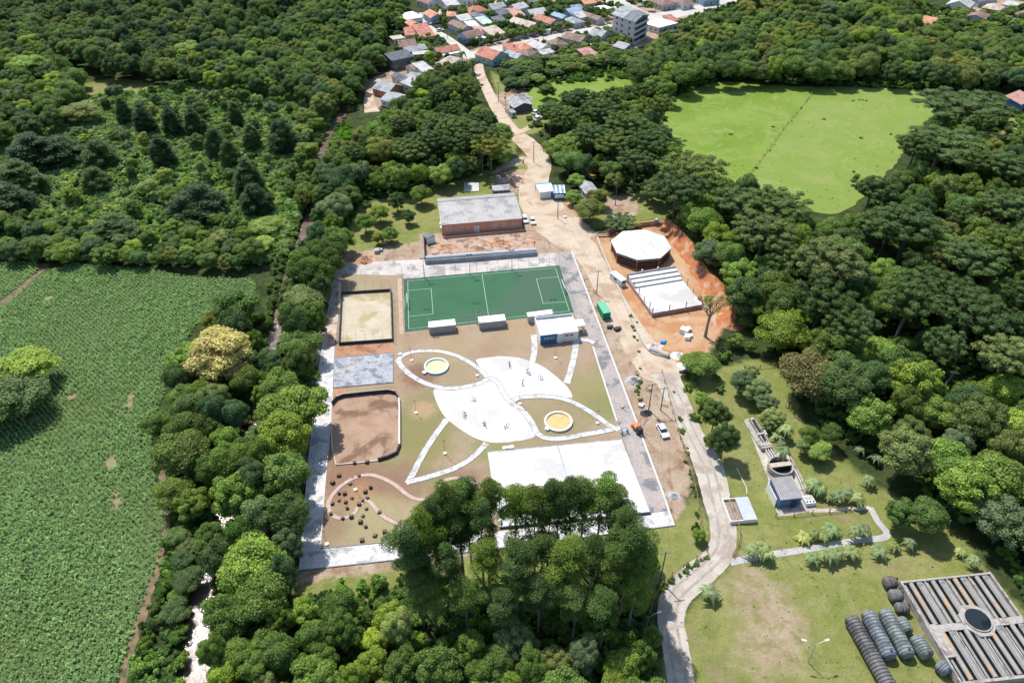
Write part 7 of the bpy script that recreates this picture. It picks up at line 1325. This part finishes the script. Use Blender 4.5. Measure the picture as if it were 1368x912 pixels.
def massed(name, pts, protos, label, colour, mt=None):
    """pts: (x, y, z, proto, sx, sz, rot) -> one object of raw crown geometry on points"""
    me = bpy.data.meshes.new(name); me.from_pydata([p[:3] for p in pts], [], [])
    for nm, ty, i in (('proto', 'INT', 3), ('sx', 'FLOAT', 4), ('sz', 'FLOAT', 5), ('rz', 'FLOAT', 6)):
        a = me.attributes.new(nm, ty, 'POINT'); a.data.foreach_set('value', [p[i] for p in pts])
    o = bpy.data.objects.new(name, me); COL.objects.link(o); g = bpy.data.node_groups.new(name, 'GeometryNodeTree'); g.interface.new_socket('Geometry', in_out='INPUT', socket_type='NodeSocketGeometry'); g.interface.new_socket('Geometry', in_out='OUTPUT', socket_type='NodeSocketGeometry')
    N = g.nodes; Lk = g.links; gi = N.new('NodeGroupInput'); go = N.new('NodeGroupOutput'); jn = N.new('GeometryNodeJoinGeometry')
    def at(nm, ty):
        x = N.new('GeometryNodeInputNamedAttribute'); x.data_type = ty; x.inputs[0].default_value = nm; return x.outputs[0]
    pr, sx, sz, rz = at('proto', 'INT'), at('sx', 'FLOAT'), at('sz', 'FLOAT'), at('rz', 'FLOAT')
    cs = N.new('ShaderNodeCombineXYZ'); Lk.new(sx, cs.inputs[0]); Lk.new(sx, cs.inputs[1]); Lk.new(sz, cs.inputs[2]); cr = N.new('ShaderNodeCombineXYZ'); Lk.new(rz, cr.inputs[2])
    for k_, po in enumerate(protos):
        oi = N.new('GeometryNodeObjectInfo'); oi.inputs['Object'].default_value = po; oi.transform_space = 'ORIGINAL'; oi.inputs['As Instance'].default_value = False
        cmp_ = N.new('FunctionNodeCompare'); cmp_.data_type = 'INT'; cmp_.operation = 'EQUAL'; ii = [s for s in cmp_.inputs if s.enabled and s.type == 'INT']; Lk.new(pr, ii[0]); ii[1].default_value = k_
        ip = N.new('GeometryNodeInstanceOnPoints'); Lk.new(gi.outputs[0], ip.inputs['Points']); Lk.new(cmp_.outputs[0], ip.inputs['Selection']); Lk.new(oi.outputs['Geometry'], ip.inputs['Instance']); Lk.new(cr.outputs[0], ip.inputs['Rotation']); Lk.new(cs.outputs[0], ip.inputs['Scale']); Lk.new(ip.outputs[0], jn.inputs[0])
    sm = N.new('GeometryNodeSetMaterial'); sm.inputs['Material'].default_value = leaf_mat('foliage_' + name, fixed=colour); Lk.new(jn.outputs[0], sm.inputs['Geometry']); Lk.new(sm.outputs[0], go.inputs[0]); md = o.modifiers.new('scatter', 'NODES'); md.node_group = g; o.color = (*colour, 1); return tag(o, label, None, None, 'stuff')
def proto_obj(me):
    for o in bpy.data.objects:
        if o.data == me: return o
    return None
def protos_of(sps):
    L = []
    for sp in sps:
        for cm, tm in SP[sp][0]:
            o = proto_obj(cm)
            if o: L.append((sp, o))
    return L
for colr in sorted(set(p[5] for p in rest)):
    sub = [p for p in rest if p[5] == colr]; pr = protos_of(('broad', 'fine', 'araucaria', 'conifer')); pts = []
    for sp, x, y, R, Ht, _ in sub:
        c_ = [i for i, q in enumerate(pr) if q[0] == sp]; nR, nH = SP[sp][1:]; s = R / nR; pts.append((x, y, 0., tr_.choice(c_), s, Ht / nH, tr_.uniform(0, 6.28)))
    massed('woodland', pts, [q[1] for q in pr], f'massed {TW[colr]} crowns of the farther woods', COLR[colr])
# scrub and undergrowth: countless low bushes
def scatter(poly, dens, R0, R1, seed, avoid=True, gap=.5):
    r = random.Random(seed); W = [G(x, y, .5) for x, y in poly]; xs = [p[0] for p in W]; ys = [p[1] for p in W]; n = int((max(xs) - min(xs)) * (max(ys) - min(ys)) * dens); X = np.array([r.uniform(min(xs), max(xs)) for _ in range(n)]); Y = np.array([r.uniform(min(ys), max(ys)) for _ in range(n)]); ok = inpoly(X, Y, W)
    for pl_, w_ in STRIPS: ok &= sdf(X, Y, list(pl_), False) > w_ + .5
    return [(x, y, 0., None, r.uniform(R0, R1)) for x, y in zip(X[ok], Y[ok])]
bp = [bpy.data.objects.new('shrub', SP['bush'][0][i][0]) for i in range(0)]
# four real shrubs supply the shapes
for i, (x_, y_, lb) in enumerate(((955, 505, 'low shrub on the slope beside the bare tree'), (962, 522, 'second low shrub on the slope'), (918, 520, 'low shrub beside the gravel lane, upper'), (926, 560, 'low shrub beside the gravel lane, lower'))):
    x, y = G(x_, y_); tree('bush', x, y, 1.2, 1.6, 'mid', lb, var=i)
BPR = [q[1] for q in protos_of(('bush',))]
def bushes(name, L, colour, label):
    pts = [(x, y, 0., tr_.randrange(len(BPR)), R / 1.5, R / 1.5 * tr_.uniform(.8, 1.3), tr_.uniform(0, 6.28)) for x, y, _, _, R in L]; return massed(name, pts, BPR, label, colour)
SCRUB = [(-60, 170), (60, 160), (120, 130), (200, 120), (320, 105), (430, 110), (455, 140), (430, 190), (418, 240), (410, 290), (392, 340), (350, 352), (210, 352), (60, 345), (-60, 345)]
L = scatter(SCRUB, .36, .7, 1.9, 31); random.Random(1).shuffle(L); k_ = len(L) // 3
bushes('scrub', L[:k_], (.21, .25, .125), 'pale grey green scrub covering the left clearing'); bushes('scrub', L[k_:2 * k_], (.155, .23, .075), 'fresh green scrub covering the left clearing'); bushes('scrub', L[2 * k_:], (.11, .165, .055), 'darker scrub between the pines')
UN = []
for i, p in enumerate(([(885, 255), (1040, 290), (1120, 310), (1205, 240), (1262, 145), (1420, 120), (1450, 760), (1380, 820), (1330, 740), (1250, 670), (1180, 610), (1120, 590), (1075, 540), (1040, 480), (1005, 430), (985, 380), (930, 310)], [(262, 450), (340, 410), (352, 440), (335, 570), (285, 700), (235, 690), (210, 620), (235, 510)], [(430, 310), (455, 340), (440, 380), (425, 480), (405, 620), (385, 790), (285, 800), (300, 740), (350, 620), (385, 480), (405, 360)],
                         [(270, 800), (395, 810), (430, 790), (520, 775), (850, 770), (880, 830), (890, 1000), (270, 1000)], [(500, 170), (560, 110), (645, 110), (678, 180), (670, 225), (600, 240), (560, 262), (500, 268), (440, 320), (430, 250)], [(735, 160), (860, 120), (890, 160), (925, 235), (900, 262), (780, 232), (745, 220)], [(640, 95), (860, 70), (900, 30), (1060, -30), (1420, 40), (1420, 118), (1262, 120), (960, 106), (880, 140), (860, 105), (720, 112), (665, 125)],
                         [(222, 700), (235, 690), (262, 700), (262, 760), (250, 840), (240, 960), (160, 960), (190, 850), (215, 780)], [(672, 180), (700, 190), (720, 215), (716, 190), (735, 160), (720, 140), (690, 180)])): UN += scatter(p, .16 if i not in (3, 7) else .42, .8, 1.7, 40 + i)
random.Random(2).shuffle(UN); k_ = len(UN) // 3
bushes('undergrowth', UN[:k_], (.075, .13, .030), 'mid green undergrowth beneath the trees'); bushes('undergrowth', UN[k_:2 * k_], (.11, .18, .04), 'bright undergrowth beneath the trees'); bushes('undergrowth', UN[2 * k_:], (.05, .085, .025), 'dark undergrowth beneath the trees')
bk = []
for p in STREAM_S:
    for q in range(7):
        a = tr_.uniform(0, 6.28); d_ = tr_.uniform(2.6, 5.5); x, y = p[0] + d_ * math.cos(a), p[1] + d_ * math.sin(a) * 1.6
        if seg_d(x, y, STREAM_S) > 2.3: bk.append((x, y, 0, None, tr_.uniform(.6, 1.5)))
bushes('bank_thicket', bk, (.085, .13, .035), 'green bushes crowding both banks of the stream')
vg = scatter([(360, 290), (385, 262), (402, 262), (392, 300), (370, 340), (345, 352), (338, 340)], .9, .7, 1.2, 60) + scatter([(500, -20), (530, -20), (530, 10), (505, 60), (480, 80), (490, 30)], .3, 1.2, 2, 61) + scatter([(445, 175), (470, 165), (465, 200), (440, 225), (432, 215)], .6, .8, 1.3, 62)
bushes('bank_thicket', vg, (.11, .21, .022), 'vivid green thicket along the stream bank')
hd = []
pa_, pb_ = Vector(G(1012, 222)), Vector(G(1090, 116))
for i in range(18): p = pa_.lerp(pb_, tr_.random()); hd.append((p.x + tr_.uniform(-1, 1), p.y, 0, None, tr_.uniform(.15, .4)))
for x_, y_ in ((1140, 135), (1150, 134), (1158, 135), (975, 180), (1032, 170), (1152, 185), (1190, 180), (1140, 230), (1010, 225), (920, 130), (1100, 160)):
    for q in range(3): x, y = G(x_ + tr_.uniform(-3, 3), y_); hd.append((x, y, 0, None, tr_.uniform(.25, .5)))
for i in range(160):
    x_, y_ = tr_.uniform(880, 1250), tr_.uniform(110, 280)
    if inpoly([x_], [y_], PASTURE_PX)[0]: x, y = G(x_, y_); hd.append((x, y, 0, None, tr_.uniform(.1, .25)))
bushes('pasture_tufts', hd, (.07, .13, .025), 'dark weeds and tufts dotting the pasture')
lw = []
for i in range(420):
    x_, y_ = tr_.uniform(905, 1330), tr_.uniform(490, 912)
    if inpoly([x_], [y_], LAWN_PX)[0]: x, y = G(x_, y_); lw.append((x, y, 0, None, tr_.uniform(.05, .14)))
for p0_, p1_, n_ in (((898, 520), (936, 700), 16), ((858, 500), (846, 420), 12), ((925, 500), (945, 560), 26), ((850, 500), (856, 550), 10), ((880, 790), (940, 745), 20)):
    for i in range(n_): f = tr_.random(); x, y = G(p0_[0] + (p1_[0] - p0_[0]) * f + tr_.uniform(-4, 4), p0_[1] + (p1_[1] - p0_[1]) * f); lw.append((x, y, 0, None, tr_.uniform(.25, .7)))
for p in BANKP:
    for q in range(5): a = tr_.uniform(0, 6.28); x, y = p[0] + 3.6 + tr_.uniform(-.8, 2.5), p[1] + 2.4 + tr_.uniform(-1, 2.5); lw.append((x, y, 0, None, tr_.uniform(.8, 1.9)))
bushes('weed_tufts', lw, (.10, .14, .035), 'small weeds and tufts on lawns and verges')
# ---- the crop: rosettes of broad leaves in rows
def crop(poly_px, seed, label):
    r = np.random.default_rng(seed); W = px_poly(poly_px); xs = [p[0] for p in W]; ys = [p[1] for p in W]; c_, s_ = math.cos(FA), math.sin(FA); D = max(max(xs) - min(xs), max(ys) - min(ys)) * 1.5; mx, my = (max(xs) + min(xs)) / 2, (max(ys) + min(ys)) / 2
    u = np.arange(-D / 2, D / 2, .92); v = np.arange(-D / 2, D / 2, .55); Ug, Vg = np.meshgrid(u, v); Ug = Ug.ravel() + r.normal(0, .10, Ug.size); Vg = Vg.ravel() + r.normal(0, .14, Vg.size); X = mx + Ug * c_ - Vg * s_; Y = my + Ug * s_ + Vg * c_
    ok = inpoly(X, Y, W) & (Y > 45) & (X > -175); X, Y = X[ok], Y[ok]; keep = np.ones(len(X), bool)
    for (x_, y_, rx, ry_) in ((148, 618, 6, 15), (156, 672, 5, 13), (174, 538, 4, 18), (95, 530, 8, 4), (65, 398, 8, 4), (45, 560, 9, 6)):
        px_, py_ = PRJ(X, Y, 0) ; keep &= (((px_ - x_) / rx) ** 2 + ((py_ - y_) / ry_) ** 2 > 1 + r.normal(0, .35, len(X)))
    X, Y = X[keep], Y[keep]; n = len(X); big = r.uniform(.75, 1.25, n) * (1 + .18 * np.sin(X * .11 + 1.3 * np.sin(Y * .07)) * np.sin(Y * .09)); NL = 12; C = []; N = []; T = []; S_ = []
    pt = r.normal(.5, .1, n)
    for k_ in range(NL):
        a = r.uniform(0, 6.28, n); rad = r.uniform(.05, .38, n) * big; C.append(np.stack([X + rad * np.cos(a), Y + rad * np.sin(a), .45 * big + .15 * r.normal(size=n) * big], 1)); N.append(np.stack([np.cos(a) * .7, np.sin(a) * .7, np.full(n, 1.)], 1) + r.normal(size=(n, 3)) * .3); T.append(np.clip(pt + r.normal(0, .16, n), 0, 1)); S_.append(.185 * big)
    V, Fq = leaves(np.concatenate(C), np.concatenate(N), np.concatenate(S_), .8, r); me = np_mesh('crop_plants', V, Fq, M_crop_leaf, np.concatenate(T)); o = bpy.data.objects.new('crop_plants', me); COL.objects.link(o); o.color = (.120, .190, .066, 1); tag(o, label, None, None, 'stuff'); print('crop', n)
M_crop_leaf = leaf_mat('crop_leaf', hue=False)
crop(CROP_PX[:-1], 5, 'dense rows of broad leafy crop plants filling the left field'); crop(CROP2_PX, 6, 'crop plants of the field beyond the track')
x0_, y0_ = G(1241, 548); x1_, y1_ = G(1274, 500, 5); b = MB(); b.tube((x0_, y0_, .2), (x1_, y1_, 7.5), .28, .12); tag(b.build('leaning_trunk', M_palebark), 'pale bare trunk leaning out of the right wood', 'trunk')
# stones along the stream
print('tris', sum(len(m.polygons) for m in bpy.data.meshes if m.users) * 2)
st = [];  b = MB(); r_ = random.Random(77)
for i in range(50):
    p = Vector(STREAM_S[r_.randrange(len(STREAM_S))]); s = r_.uniform(.25, .8); x, y = p.x + r_.uniform(-3.8, 3.8), p.y + r_.uniform(-4, 4); b.tube((x, y, -1.0), (x, y, -.75 + s * .45), s, s * .45, 6)
tag(b.build('stream_stones', M_stone), 'loose stones in the bed of the stream', None, None, 'stuff')
S.cycles.max_bounces = 6; S.cycles.transparent_max_bounces = 4
